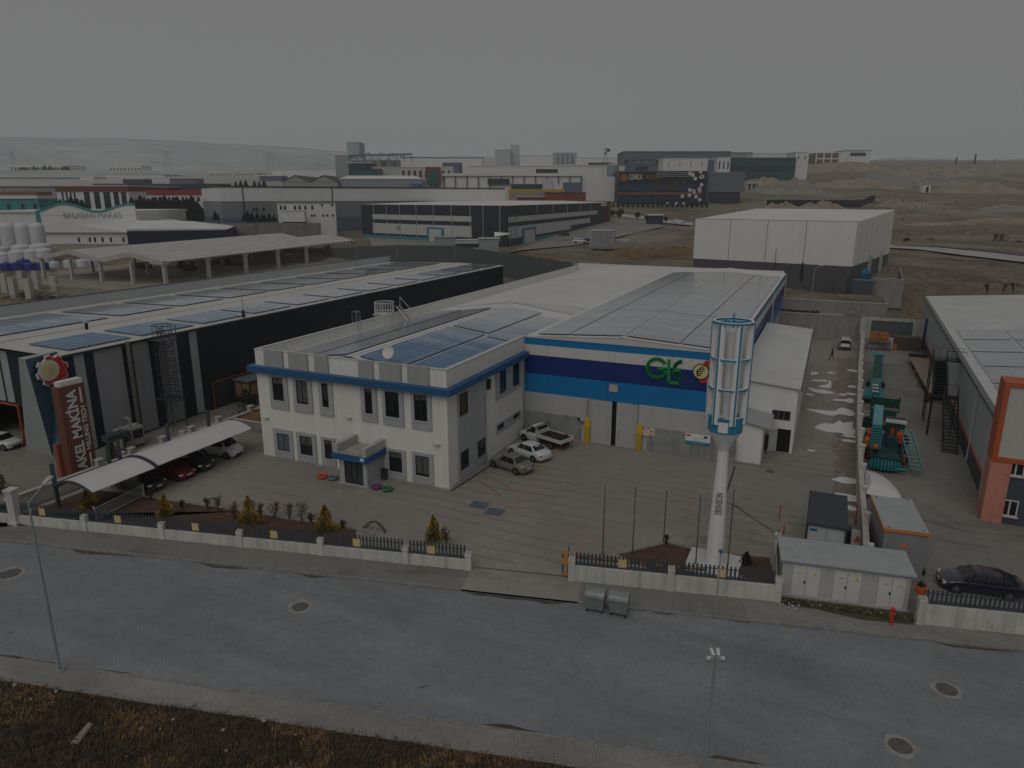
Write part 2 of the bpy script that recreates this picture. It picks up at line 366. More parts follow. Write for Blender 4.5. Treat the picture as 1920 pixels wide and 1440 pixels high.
for i in range(150):
 x0,x1 = -90 + i * 1.05,-90 + i * 1.05 + 1.03; j = rnd.uniform(-.03,.03)
 mb.hexa([S(x0,25.42 + j,-.3),S(x1,25.42 + j,-.3),S(x1,25.55,-.3),S(x0,25.55,-.3)],[S(x0,25.42 + j,.02),S(x1,25.42 + j,.02),S(x1,25.55,.02),S(x0,25.55,.02)])
struct('near_kerb',mb,KERB)
mb = MB()                                            # dirt gathered in the gutters, ragged edge
for d,sg,cv in ((38.36,-1,.44),(27.11,1,.46)):
 for i in range(320):
  a = -90 + i * .5; w0,w1 = [max(.0,fbm(q * .35 + d,2.2) - cv) * 1.6 for q in (a,a + .5)]
  if w0 + w1 > .05: mb.poly([S(a,d,Z0 + .005),S(a + .5,d,Z0 + .005),S(a + .5,d + sg * w1,Z0 + .005),S(a,d + sg * w0,Z0 + .005)][::1 if sg > 0 else -1])
struct('gutter_dirt',mb,GUTTER)
WX = 4.0                                             # boundary wall on the right of the yard
def sheet(name,pts,m,z=0):
 mb = MB(); mb.poly([(p[0],p[1],z) for p in pts]); return struct(name,mb,m)
pe = lambda t,d: (S(t,d).x,S(t,d).y)
sheet('yard',[pe(-52,40.74),pe(11.2,40.74),(WX,60),(6.1,133),(-70,138),(-64,90),(-56.4,56),(-56.4,30)],YARD,.0)
sheet('left_yard',[pe(-110,40.74),pe(-52,40.74),(-56.4,40),(-57.2,60),(-60,139),(-120,139),(-150,30)],LEFTYARD,-.006)
sheet('right_yard',[pe(11.2,39.9),pe(70,39.9),(60,131),(6,131),(WX,60)],RIGHTYARD,-.004)
ORNG = M('orange_line_paint',(.42,.19,.08),.8,var=.5,sc=3); REDP = M('red_line_paint',(.30,.10,.07),.8,var=.6,sc=3)
def line(mb,a,b,w=.1,z=.008,m=0):
 a,b = Vector(a),Vector(b); n = Vector((-(b - a).y,(b - a).x,0)).normalized() * w / 2; mb.poly([(p.x,p.y,z) for p in (a - n,b - n,b + n,a + n)],m)
mb = MB()
for a,b,k in (((905,884),(960,918),1),((893,897),(940,930),1),((933,868),(948,884),1),((1060,838),(1025,860),0),((1022,863),(998,905),0),((995,910),(972,935),0),((967,940),(955,953),0),((1095,812),(1080,835),0),((1116,962),(1105,975),0),((1300,930),(1292,955),0),((1140,1000),(1080,1032),0)):
 line(mb,G(*a),G(*b),.1,.008,k)
struct('parking_lines',mb,[ORNG,REDP])
mb = MB(); line(mb,G(1378,875),G(1357,940),.16,.007); line(mb,G(1372,945),G(1462,1005),.12,.007); line(mb,G(985,830),G(846,921),.22,.006); line(mb,G(1357,940),G(1395,955),.1,.007)
struct('drain_channel',mb,M('drain_dark',(.05,.048,.045),.9))
STAIN = M('damp_stain',(.235,.218,.192),.85,var=.4,sc=1.5)
mb = MB()
def blot(mb,c,rx,ry,z,seed,n=26,m=0,jag=.35):
 q = random.Random(seed); ph = [q.uniform(0,6.3) for _ in range(4)]; pts = []
 for i in range(n):
  a = 2 * math.pi * i / n; r = 1 + jag * (math.sin(2 * a + ph[0]) * .5 + math.sin(3 * a + ph[1]) * .35 + math.sin(5 * a + ph[2]) * .3 + math.sin(8 * a + ph[3]) * .15)
  pts.append((c[0] + rx * r * math.cos(a),c[1] + ry * r * math.sin(a),z))
 mb.poly(pts,m)
for i,(x,y,rx,ry) in enumerate(((1555,636,1.5,.5),(1535,636,.9,.4),(1400,935,.5,.35),(1310,1010,1.2,.6),(1410,1015,1.8,.5),(1560,760,1.2,2),(1585,900,.5,1.8),(1590,980,.6,1.2),(915,892,.5,.3))): blot(mb,G(x,y),rx,ry,.005 + i * .0004,i + 3)
struct('mud_strip',MB().poly([(WX - .2 - (.9 + fbm(y * .5,1) * 1.6) * (0 if y < 49.5 or y > 118 else 1),y,.0042) for y in [48 + i * .6 for i in range(120)]] + [(WX + .5,119.5,.0042),(WX + .2,85,.0042),(WX - .15,62,.0042),(WX - .15,48,.0042)]),M('mud_brown',(.21,.178,.145),.95,var=.4,sc=1.2))
struct('yard_stains',mb,STAIN)
sheet('planting_bed',[pe(-52.5,41.05),pe(St(700,1003),41.05),G(668,993)[:2],G(582,980)[:2],G(497,967)[:2],G(450,959)[:2],G(290,935)[:2],(-55.6,36.0),(-55.6,28)],SOIL,.03)
sheet('planting_bed_by_the_tower',[G(1160,1040)[:2],pe(St(1300,1066),41.1),G(1300,1030)[:2],G(1248,1019)[:2]],SOIL,.03)
sheet('planting_bed_right_of_the_tower',[G(1378,1072)[:2],pe(St(1452,1085),41.1),G(1442,1046)[:2],G(1376,1040)[:2]],SOIL,.03)
mb = MB()
for a,b in (((290,935),(450,959)),((450,959),(497,967)),((497,967),(582,980)),((582,980),(668,993)),((668,993),(702,1004)),((1160,1040),(1248,1019)),((1248,1019),(1305,1026)),((1376,1040),(1442,1046))):
 a,b = G(*a),G(*b); n = Vector((-(b - a).y,(b - a).x,0)).normalized() * .07; mb.hexa([a - n,b - n,b + n,a + n],[p + Vector((0,0,.1)) for p in (a - n,b - n,b + n,a + n)])
struct('bed_kerb',mb,KERB)
# dry verge in the foreground
VERGE = None
def mat_verge():
 m,nt,b,pos = new_mat('verge_earth')
 n1 = noise(nt,pos,.35,6,.7,1); n2 = noise(nt,pos,3.5,6,.75)
 c = mixc(nt,ramp(nt,n1,.35,.65),(.04,.033,.026),(.085,.064,.044)); c = mixc(nt,ramp(nt,n2,.5,.75,0,.6),c,(.12,.085,.05)); c = mixc(nt,1,c,mixc(nt,ramp(nt,noise(nt,pos,1.1,4,.6),.3,.7),.6,1.2),'MULTIPLY')
 nt.links.new(c,b.inputs['Base Color']); b.inputs['Roughness'].default_value = 1; b.inputs['Specular IOR Level'].default_value = .1
 bn = nd(nt,'ShaderNodeBump',Strength=1,Distance=.15); nt.links.new(n2,bn.inputs['Height']); nt.links.new(bn.outputs[0],b.inputs['Normal']); return m
def vz(t,d): return -.02 - .22 * smooth((25.5 - d) / 2.5) + (fbm(t * .35,d * .35) - .45) * .55 * smooth((25.45 - d) / .8) + (fbm(t * 1.6,d * 1.6) - .5) * .22 * smooth((25.45 - d) / .5)
mb = MB(); NT,ND = 260,44; t0,t1 = -52,14
for j in range(ND + 1):
 d = 25.5 - 9.5 * (j / ND)
 for i in range(NT + 1): t = t0 + (t1 - t0) * i / NT; p = S(t,d,vz(t,d)); mb.v.append(tuple(p))
for j in range(ND):
 for i in range(NT): a = j * (NT + 1) + i; mb.f.append([a,a + NT + 1,a + NT + 2,a + 1]); mb.m.append(0)
struct('verge',mb,mat_verge(),True)
GR = [M('dry_grass_straw',(.27,.175,.085),.9,var=.5,sc=1.2),M('dry_grass_brown',(.145,.10,.062),.95,var=.5,sc=1.2),M('green_grass',(.075,.072,.035),.9,var=.5,sc=1.2),M('dead_stems',(.10,.08,.058),.95,var=.4)]
mb = MB(); g = random.Random(11)
def tuft(mb,c,h,n,mi,sp=.12,q=g):
 for _ in range(n):
  a = q.uniform(0,6.283); l = h * q.uniform(.55,1.15); b = Vector(c) + Vector((q.uniform(-sp,sp),q.uniform(-sp,sp),0)); w = q.uniform(.012,.022)
  dx,dy = math.cos(a),math.sin(a); bend = q.uniform(.25,.95) * l; s_ = Vector((-dy,dx,0)) * w
  m_ = b + Vector((dx * bend * .4,dy * bend * .4,l * .6)); e = b + Vector((dx * bend,dy * bend,l * q.uniform(.7,.95)))
  mb.add([b - s_,b + s_,m_ + s_ * .7,m_ - s_ * .7,e],[(0,1,2,3),(3,2,4)],mi)
for _ in range(21000):
 d = 25.45 - 8.5 * g.random() ** 1.1; t = g.uniform(-48,6); p = S(t,d); px = (p - Vector((0,0,H))); zc = px.dot(FW)
 u = CX + F * px.dot(RT) / zc; v = CY - F * px.dot(UP) / zc
 if not (-60 < u < 1500 and v < 1520): continue
 den = fbm(t * .3 + 3,d * .3); q = fbm(t * .5 + 31,d * .5 + 9)
 if g.random() > .25 + den * 1.1: continue
 mi = 0 if q > .53 else (1 if q > .42 or g.random() < .5 else (2 if g.random() < .4 else 3))
 if g.random() < .12: mi = 3
 tuft(mb,S(t,d,vz(t,d)),(.22 if mi != 3 else .34) * g.uniform(.6,1.4) * (1 if d < 25 else .6),9 if mi == 0 else 7,mi,.16)
tag(mb.build('dry_grass',GR),'matted dry brown and straw coloured grass on the roadside verge in front','grass',kind='stuff')
# paints
WHITE = M('white_render',(.70,.685,.64),.75,var=.05,sc=.5,streak=.10)
WHITE2 = M('white_panel',(.66,.66,.65),.55,var=.05,sc=.4,streak=.08,seams=[('Z',1.0,.02,.9)])
LGREY = M('light_grey_panel',(.40,.405,.40),.55,var=.06,sc=.5,streak=.12)
SURR = M('grey_window_surround',(.37,.385,.395),.7,var=.06,sc=.8,streak=.10)
CORN = M('blue_cornice_paint',(.022,.10,.24),.45,var=.12,sc=.7,streak=.12)
GLASS = M('dark_glass',(.012,.014,.016),.08,var=.4,sc=.7,spec=.5)
BLIND = M('curtain',(.10,.105,.10),.8,var=.3,sc=3,seams=[('X',.22,.05,.6)]); GLASSB = M('blind_glass',(.11,.15,.165),.2,var=.2,sc=.7)
FRAME = M('dark_frame',(.03,.03,.032),.4)
ROOFW = M('roof_sheet',(.60,.59,.575),.5,var=.10,sc=.18,streak=0,seams=[('Y',.5,.03,.90)])
ROOFG = M('plain_roof_sheet',(.56,.55,.535),.55,var=.10,sc=.12,seams=[('Y',9.3,.09,.72),('X',5.2,.06,.86)])
SKYB = M('sky_blue_cladding',(.004,.165,.40),.45,var=.05,sc=.5,streak=.06,seams=[('Z',1.0,.02,.85),('X',6.3,.05,.6)])
NAVY = M('navy_cladding',(.006,.026,.15),.45,var=.05,sc=.5,seams=[('Z',1.0,.02,.8),('X',6.3,.05,.6)])
CREAM = M('pale_cladding',(.56,.55,.52),.5,var=.05,sc=.5,streak=.08,seams=[('X',6.3,.05,.6)])
GREYCL = M('grey_cladding',(.42,.42,.41),.5,var=.06,sc=.5,streak=.10,seams=[('Z',1.0,.02,.88),('X',6.3,.05,.75)])
CONC = M('precast_concrete',(.27,.275,.275),.85,var=.22,sc=.7,streak=.40,seams=[('X',2.4,.03,.7)])
TRIM = M('pale_trim',(.5,.5,.49),.5,var=.05)
DARK = M('dark_void',(.008,.008,.009),.8)
GUTT = M('steel_gutter',(.38,.39,.40),.35,metal=.6,var=.1)
YEL = M('yellow_paint',(.62,.40,.02),.5,var=.12,sc=2)
BLACK = M('black_steel',(.014,.015,.017),.45,var=.2,sc=3)
RED = M('red_paint',(.50,.022,.018),.4,var=.12,sc=2)
GREEN = M('green_sign_paint',(.01,.26,.05),.35)
GALV = M('galvanised_steel',(.40,.41,.42),.4,metal=.5,var=.18,sc=2)
def gable(x,x0,xr,x1,ze,zr): return ze + (zr - ze) * ((x - x0) / (xr - x0) if x < xr else (x1 - x) / (x1 - xr))
# office building
K = 24 / 26
OX0,OX1,OY,OYB = -48.05,-27.7,48.5,64.3
OZ,OC0,OC1,ORX,OZE,OZR = 10.4,8.34,8.92,-37.8,9.35,10.55
off = thing('office_building','two storey white office block with blue cornice and grey framed windows','office building',((OX0 + OX1) / 2,OY,0))
mb = MB(); w = .3
mb.box(OX0,OX1,OY,OY + w,0,OZ); mb.box(OX1 - w,OX1,OY + w,64.55,0,OZ); mb.box(OX0,OX0 + w,OY + w,139.5,0,OZ)
mb.box(OX0 + w,OX1 - w,OY + w,OY + w + .2,0,8.8)
mb.build('wall',WHITE,off)
mb = MB(); c = .12                                    # coping on the parapet
mb.box(OX0 - .05,OX1 + .05,OY - .05,OY + w + .03,OZ,OZ + .05); mb.box(OX1 - w - .03,OX1 + .05,OY + w + .03,64.5,OZ,OZ + .05); mb.box(OX0 - .05,OX0 + w + .03,OY + w + .03,139.5,OZ,OZ + .05)
mb.build('coping',TRIM,off)
mb = MB(); e = .6
mb.box(OX0 - e,OX1 + e,OY - e,OY - .003,OC0,OC1); mb.box(OX1 + .003,OX1 + e,OY - .002,64.4,OC0,OC1); mb.box(OX0 - e,OX0 - .003,OY - .002,56,OC0,OC1)
mb.build('cornice',CORN,off,bevel=.02)
mb = MB()                                             # ridge roof behind the parapet
Y0,Y1 = OY + w + .2,84.0
for a,b in ((OX0 + w,ORX),(ORX,OX1 - w)):
 za,zb = (OZE,OZR) if a < ORX - 1 else (OZR,OZE); mb.poly([(a,Y0,za),(b,Y0,zb),(b,Y1,zb),(a,Y1,za)])
mb.box(ORX - .25,ORX + .25,Y0,Y1,OZR - .03,OZR + .05)
mb.box(OX0 + w,OX0 + w + .9,Y0,139,OZE - .06,OZE + .02)
mb.build('roof',ROOFW,off)
def window(parent,face,c,s0,s1,sz0,sz1,p0,p1,pz0,pz1,glass=GLASS,sm=SURR,proud=.14,mull=1,blind=0):
 def P(a,o,z): return (a,c - o,z) if face == 'Y' else (c + o,a,z)
 def bx(mb,a0,a1,o0,o1,z0,z1):
  b = [P(a0,o1,z0),P(a1,o1,z0),P(a1,o0,z0),P(a0,o0,z0)]; t = [P(a0,o1,z1),P(a1,o1,z1),P(a1,o0,z1),P(a0,o0,z1)]; mb.hexa(b,t)
 wmb = MB()
 for q in ((s0,p0,sz0,sz1),(p1,s1,sz0,sz1),(p0,p1,sz0,pz0),(p0,p1,pz1,sz1)):
  if q[1] - q[0] > .01 and q[3] - q[2] > .01: bx(wmb,q[0],q[1],.002,proud,q[2],q[3])
 wo = wmb.build('window',sm,parent)
 g_ = MB(); bx(g_,p0,p1,.004,.03,pz0,pz1); g_.build('pane',glass,wo)
 f_ = MB(); k = .07
 bx(f_,p0,p0 + k,.032,.07,pz0,pz1); bx(f_,p1 - k,p1,.032,.07,pz0,pz1); bx(f_,p0 + k,p1 - k,.032,.07,pz0,pz0 + k); bx(f_,p0 + k,p1 - k,.032,.07,pz1 - k,pz1)
 for i in range(mull): xm = p0 + (p1 - p0) * (i + 1) / (mull + 1); bx(f_,xm - .03,xm + .03,.032,.065,pz0 + k,pz1 - k)
 f_.build('frame',FRAME,wo)
 if blind: bl = MB(); bx(bl,p0 + k,p1 - k,.03,.0315,pz0 + (pz1 - pz0) * blind,pz1 - k); bl.build('blind',BLIND,wo)
 if proud > .1:
  l_ = MB(); bx(l_,p0 - .08,p1 + .08,proud,proud + .06,pz0 - .08,pz0 - .02); l_.build('sill',TRIM,wo)
 return wo
def zx(x,y): return (440 + x / 4,560 + y / 4)
def zz(x,y): return (880 + x / 4,560 + y / 4)
def fx(x,y): return PY(*zx(x,y),OY - .1).x
def fz(x,y): return PY(*zx(x,y),OY - .1).z
for a,b,yb,p0,p1,q0,q1 in ((262,395,835,285,366,585,770),(440,577,860,463,548,607,797),(632,732,883,655,703,632,818),(946,1064,930,976,1032,672,867),(1108,1264,962,1130,1233,692,897),(1324,1474,992,1346,1444,715,925)):
 ym = (q0 + q1) / 2; x0,x1 = fx(a,ym),fx(b,ym)
 window(off,'Y',OY,x0,x1,fz(b,yb),OC0 - .003,fx(p0,ym),fx(p1,ym),fz(p1,q1),fz(p0,q0),mull=1 if p1 - p0 > 60 else 0,blind={285: .72,463: .10,976: .85,1346: .8}.get(p0,0))
for i,(a,b,y0,yb,p0,p1,q0,q1) in enumerate(((296,434,972,1212,322,412,1005,1150),(468,610,1000,1243,492,583,1026,1182),(652,754,1030,1270,676,733,1056,1207),(1142,1282,1122,1335,1160,1256,1142,1308),(1334,1490,1150,1380,1357,1460,1172,1342))):
 ym = (q0 + q1) / 2; x0,x1 = fx(a,ym),fx(b,ym)
 window(off,'Y',OY,x0,x1,.12,fz(b,y0 + 22),fx(p0,ym),fx(p1,ym),fz(p1,q1),fz(p0,q0),GLASSB if i == 0 else GLASS,blind=(0,.55,.8,.7,.12)[i])
mb = MB()
for a,b in ((230,370),(412,552),(606,705),(930,1041),(1088,1250),(1298,1458)):
 mb = MB(); mb.box(PY(*zx(a,480),OY).x,PY(*zx(b,500),OY).x,OY - .16,OY - .002,OC1 + .002,OZ + .12); mb.build('parapet_panel',M('parapet_panel_grey',(.34,.345,.335),.6,var=.06,streak=.12,seams=[('X',.3,.02,.93)]),off)
sx = lambda x,y: PX(*zz(x,y),OX1 + .05)
y0,y1 = PX(*zx(1668,900),OX1).y,PX(*zz(122,700),OX1).y
mb = MB(); mb.box(OX1 + .002,OX1 + .1,y0,y1,.1,OC0 - .003); mb.build('side_panel',SURR,off)
def swin(zf,a,b,t0,t1,gl=GLASS,c=OX1 + .1):
 A,B = PX(*zf(a,(t0 + t1) / 2 + (b - a) * .3),c),PX(*zf(b,(t0 + t1) / 2 - (b - a) * .3),c); zb,zt = PX(*zf(a,t1),c).z,PX(*zf(b,t0),c).z
 window(off,'X',c,A.y,B.y,zb,zt,A.y + .06,B.y - .06,zb + .06,zt - .06,gl,FRAME,.06,0)
swin(zx,1687,1745,690,885); swin(zx,1697,1752,1120,1290); swin(zx,1824,1876,1038,1195)
A,B = PX(*zz(195,660),OX1),PX(*zz(384,560),OX1)
mb = MB(); mb.box(OX1 + .002,OX1 + .08,A.y,B.y,PX(*zz(195,768),OX1).z,OC0 - .003); mb.build('side_panel',SURR,off)
swin(zz,230,272,525,712,c=OX1 + .08); swin(zz,327,370,478,660,c=OX1 + .08)
A,B = PX(*zz(200,975),OX1),PX(*zz(384,870),OX1)
mb = MB(); mb.box(OX1 + .002,OX1 + .08,A.y,B.y,PX(*zz(200,1022),OX1).z,PX(*zz(384,825),OX1).z); mb.build('side_panel',SURR,off)
swin(zz,212,256,925,988,c=OX1 + .08); swin(zz,330,372,848,905,c=OX1 + .08)
p = PX(*zz(132,640),OX1); mb = MB(); mb.box(OX1,OX1 + .3,p.y - .25,p.y + .25,p.z - .45,p.z + .45); mb.build('wall_light',BLACK,off)
mb = MB(); mb.box(OX0 - .02,OX1 + .06,OY - .06,OY - .002,0,.1); mb.box(OX1 + .002,OX1 + .06,OY,64.5,0,.16); mb.build('plinth',TRIM,off)
for x in (860,1520,240): mb = MB(); p = PY(*zx(x,1090 if x > 1000 else 890),OY); mb.box(p.x - .28,p.x + .28,OY - .25,OY - .01,p.z - .06,p.z + .06); mb.build('wall_light',TRIM,off)
mb = MB(); mb.cyl((OX1 + .14,64.3,.1),(OX1 + .14,64.3,8.3),.07); mb.build('downpipe',GUTT,off)
PXa,PXb,PYa,PYb = -37.03,-34.18,45.88,OY
por = MB(); por.box(PXa,PXa + .5,PYa,PYb - .003,0,2.3); por.box(PXb - .4,PXb,PYa,PYb - .003,0,2.3); por.box(PXa - .1,PXb + .1,PYa - .1,PYb - .004,-.02,.09)
po = por.build('porch',SURR,off)
mb = MB(); mb.box(PXa - .55,PXb + .3,PYa - .35,PYb - .006,2.303,2.86); mb.build('porch_fascia',CORN,po,bevel=.02)
for a,b in ((PXa - .3,PXa + .15),(PXb - .25,PXb + .22)): mb = MB(); mb.box(a,b,PYa - .3,PYb - .005,2.86,3.62); mb.build('porch_parapet',LGREY,po)
mb = MB(); mb.box(PXa + .15,PXb - .25,PYa - .28,PYb - .005,2.862,2.9); mb.build('porch_roof',M('porch_roof_felt',(.33,.31,.29),.9,var=.25,sc=1),po)
mb = MB(); mb.box(PXa + .5,PXb - .4,PYa + .12,PYa + .16,.1,2.3); do = mb.build('entrance_door',M('door_glass',(.05,.06,.06),.08,var=.5,sc=1.2),off)
mb = MB()
for x in (PXa + .5,PXa + 1.12,PXa + 1.68,PXb - .46): mb.box(x,x + .07,PYa + .06,PYa + .12,.1,2.3)
mb.box(PXa + .5,PXb - .4,PYa + .07,PYa + .115,.1,.2); mb.box(PXa + .5,PXb - .4,PYa + .07,PYa + .115,2.2,2.3); mb.build('door_frame',FRAME,do)
mb = MB(); mb.box(PXb - .35,PXb + .02,PYa - .37,PYa - .352,2.5,2.75); mb.build('number_plate',M('plate_white',(.7,.7,.7),.4,var=.02),po)
# factory hall behind it
FX0,FX1,FY,FYB,FR = -27.7,-7.6,64.6,139.5,-17.4
FZ,FZR,FZE = 10.4,10.98,10.42
fac = thing('factory_building','long factory hall with blue, white and navy striped front and green lettered sign','factory',((FX0 + FX1) / 2,FY,0))
mb = MB(); fx0,fx1 = FX0 + .01,FX1
gl_,gr_ = PY(*zz(905,900),FY).x,PY(*zz(1262,980),FY).x          # gate opening
ZS = [0,4.63,6.6,8.55,9.6,FZ]
for z0,z1,m in ((4.63,6.6,2),(6.6,8.55,1),(8.55,9.6,3),(9.6,FZ,2)): mb.box(fx0,fx1,FY,FY + .3,z0,z1,m)
for a,b in ((fx0,gl_),(gr_,fx1)): mb.box(a,b,FY,FY + .3,0,4.63,0)
for z0,z1,m in ((0,4.63,0),(4.63,6.6,2),(6.6,8.55,1),(8.55,9.6,3),(9.6,FZ,2)): mb.box(fx1 - .3,fx1,FY + .3,FYB,z0,z1,m)
mb.box(OX0 + .3,fx1 - .3,FYB - .3,FYB,0,FZ + .5,3)
mb.build('wall',[GREYCL,NAVY,SKYB,CREAM],fac)
mb = MB(); mb.prism([(fx0,FY + .02,FZ),(fx1,FY + .02,FZ),(FR,FY + .02,FZR)],(0,.2,0)); mb.build('gable',TRIM,fac)
mb = MB(); ov = .03
mb.hexa([(FX0 + .3,FY - ov,FZE),(FR,FY - ov,FZR),(FR,FYB,FZR),(FX0 + .3,FYB,FZE)],[(FX0 + .3,FY - ov,FZE + .08),(FR,FY - ov,FZR + .08),(FR,FYB,FZR + .08),(FX0 + .3,FYB,FZE + .08)])
mb.hexa([(FR,FY - ov,FZR),(FX1 + ov,FY - ov,FZE),(FX1 + ov,FYB,FZE),(FR,FYB,FZR)],[(FR,FY - ov,FZR + .08),(FX1 + ov,FY - ov,FZE + .08),(FX1 + ov,FYB,FZE + .08),(FR,FYB,FZR + .08)])
mb.box(FR - .3,FR + .3,FY - ov,FYB,FZR + .05,FZR + .14)
mb.build('roof',ROOFW,fac)
mb = MB(); Y2 = 84.2                                  # plain span behind the office
for a,b,za,zb in ((OX0 + .3,ORX,OZE,OZR + .25),(ORX,FX0 + .3,OZR + .25,FZE + .03)): mb.poly([(a,Y2,za),(b,Y2,zb),(b,FYB,zb),(a,FYB,za)])
mb.prism([(OX0 + .3,Y2,OZE - .4),(FX0 + .3,Y2,OZE - .4),(FX0 + .3,Y2,FZE),(ORX,Y2,OZR + .25),(OX0 + .3,Y2,OZE)],(0,.02,0))
mb.poly([(FX0 + .3,FY + .3,OZE - .1),(FX0 + .3,Y2,OZE - .1),(FX0 + .3,Y2,FZE + .05),(FX0 + .3,FY + .3,FZE + .05)])
mb.build('plain_roof',ROOFG,fac)
mb = MB(); mb.box(FX1 + .033,FX1 + .07,FY - .03,FYB,FZE - .02,FZE + .09); mb.box(FX0,FX1 + .07,FY - .07,FY - .035,FZE - .1,FZE + .06); mb.build('eave_trim',TRIM,fac)
for x in (-7.45,): mb = MB(); [mb.cyl((x,y,0),(x,y,FZE - .1),.09) for y in (112,139)]; mb.build('downpipe',TRIM,fac)
zl = PY(*zz(415,838),FY - .2).z
for a,b,z1 in ((fx0 + .02,gl_ - .9,zl),(gr_ + 1.0,PY(*zz(1800,1100),FY).x + 2.4,zl - .1)): mb = MB(); mb.box(a,b,FY - .14,FY - .003,0,z1); mb.build('concrete_base',CONC,fac)
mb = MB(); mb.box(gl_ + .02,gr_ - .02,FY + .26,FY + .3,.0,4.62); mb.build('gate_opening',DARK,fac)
ga,gb = PY(*zz(1068,900),FY).x,PY(*zz(1104,900),FY).x
GATE = M('sliding_gate_panel',(.40,.405,.40),.5,var=.07,streak=.14,seams=[('Z',.5,.02,.92)])
for a,b in ((gl_ + .05,ga),(gb,gr_ - .05)):
 mb = MB(); mb.box(a,b,FY - .08,FY + .0,.05,4.6); o = mb.build('sliding_gate',GATE,fac)
 mb = MB(); x = b - .35 if a < ga - .5 and b <= ga + .01 else a + .25; mb.box(x,x + .06,FY - .14,FY - .08,1.0,1.8); mb.build('handle',GALV,o)
HZ = M('yellow_hazard_post',(.62,.40,.02),.5,var=.1)
def hazard():
 m,nt,b,pos = new_mat('hazard_stripes'); sp = nt.nodes.new('ShaderNodeSeparateXYZ'); nt.links.new(pos,sp.inputs[0])
 f_ = mth(nt,'FRACT',mth(nt,'MULTIPLY',mth(nt,'SUBTRACT',sp.outputs[2],sp.outputs[0]),3.4)); k = mth(nt,'MULTIPLY',mth(nt,'LESS_THAN',f_,.38),mth(nt,'LESS_THAN',sp.outputs[2],1.85))
 nt.links.new(mixc(nt,k,(.60,.39,.02),(.16,.11,.02)),b.inputs['Base Color']); b.inputs['Roughness'].default_value = .5; return m
HAZ = hazard()
for a,b,t in ((865,903,897),(1258,1294,945)):
 x0,x1 = PY(*zz(a,1000),FY - .3).x,PY(*zz(b,1000),FY - .3).x; mb = MB(); mb.box(x0,x1,FY - .38,FY - .15,0,PY(*zz(a,t),FY - .3).z); mb.build('guard_post',HAZ,fac)
mb = MB(); mb.cyl((gl_ - .25,FY - .07,2.9),(gl_ - .25,FY - .07,4.6),.06); mb.build('downpipe',GUTT,fac)
a,b = PY(*zz(1052,642),FY),PY(*zz(1112,702),FY); mb = MB(); mb.box(a.x,b.x,FY - .1,FY - .003,b.z,a.z); mb.build('vent_grille',M('vent_cream',(.5,.46,.4),.6,seams=[('Z',.16,.05,.6)]),fac)
a,b = PY(*zz(815,893),FY - .2),PY(*zz(862,920),FY - .2); mb = MB(); mb.box(a.x,b.x,FY - .2,FY - .16,b.z,a.z); o = mb.build('camera_notice',M('notice_white',(.62,.62,.66),.4,var=.02),fac)
mb = MB(); mb.box(a.x,a.x + (b.x - a.x) * .38,FY - .212,FY - .202,b.z,a.z); mb.build('camera_symbol',BLACK,o)
mb = MB(); [mb.box(a.x + (b.x - a.x) * .46,b.x - .06,FY - .21,FY - .202,a.z - .16 - i * .17,a.z - .10 - i * .17) for i in range(3)]; mb.build('lettering',M('sign_navy',(.02,.03,.12),.5),o)
a,b = PY(*zz(1298,962),FY - .2),PY(*zz(1391,1030),FY - .2)
nb = MB(); nb.box(a.x,b.x,FY - .2,FY - .16,b.z - .1,a.z); o = nb.build('safety_poster',M('poster_white',(.6,.6,.58),.5),fac)
pc = [M('poster_' + n,c,.5,var=.05) for n,c in (('red',(.5,.06,.04)),('yellow',(.6,.5,.06)),('orange',(.6,.25,.05)),('cyan',(.25,.45,.5)),('pink',(.55,.35,.33)))]
q = random.Random(3); mb = MB(); W_,H_ = b.x - a.x,a.z - b.z + .1
for i in range(5):
 for j in range(4):
  if q.random() < .8: x = a.x + W_ * (i + .08) / 5; z = b.z - .1 + H_ * (j + .1) / 4; mb.box(x,x + W_ * .165,FY - .208,FY - .202,z,z + H_ * .19,q.randrange(5))
mb.build('poster_pictures',pc,o)
a,b = PY(*zz(1622,1006),FY - .25),PY(*zz(1804,1086),FY - .25)
mb = MB(); mb.box(a.x,b.x,FY - .25,FY - .16,b.z,a.z); o = mb.build('notice_board',M('board_white',(.7,.7,.69),.4,var=.03),fac)
mb = MB(); mb.box(a.x,b.x,FY - .252,FY - .15,b.z - .25,b.z - .003); mb.build('board_strip',M('strip_teal',(.01,.22,.32),.4),o)
mb = MB(); mb.box(a.x + .1,a.x + .5,FY - .262,FY - .252,a.z - .28,a.z - .1); mb.build('board_emblem',RED,o); mb = MB(); mb.box(b.x - .6,b.x - .25,FY - .262,FY - .252,a.z - .32,a.z - .1); mb.build('board_emblem',M('sign_navy',(.02,.03,.12),.5),o)
mb = MB(); [mb.box(a.x + .7,b.x - .5 - .3 * (i % 2),FY - .26,FY - .252,a.z - .45 - .22 * i,a.z - .41 - .22 * i) for i in range(4)]; mb.build('lettering',M('faint_ink',(.33,.33,.34),.5),o)
def ribbon(mb,pts,w,y0,y1):
 for (x0,z0),(x1,z1) in zip(pts,pts[1:]):
  d = Vector((x1 - x0,0,z1 - z0)).normalized(); n = Vector((-d.z,0,d.x)) * w / 2; a = Vector((x0,y0,z0)) - d * w * .12; b = Vector((x1,y0,z1)) + d * w * .12
  mb.prism([a - n,b - n,b + n,a + n],(0,y1 - y0,0))
def fp(x,y): p = PY(*zz(x,y),FY - .3); return (p.x,p.z)
def arc(c,rx,rz,a0,a1,n=22): return [(c[0] + rx * math.cos(R(a0 + (a1 - a0) * i / n)),c[1] + rz * math.sin(R(a0 + (a1 - a0) * i / n))) for i in range(n + 1)]
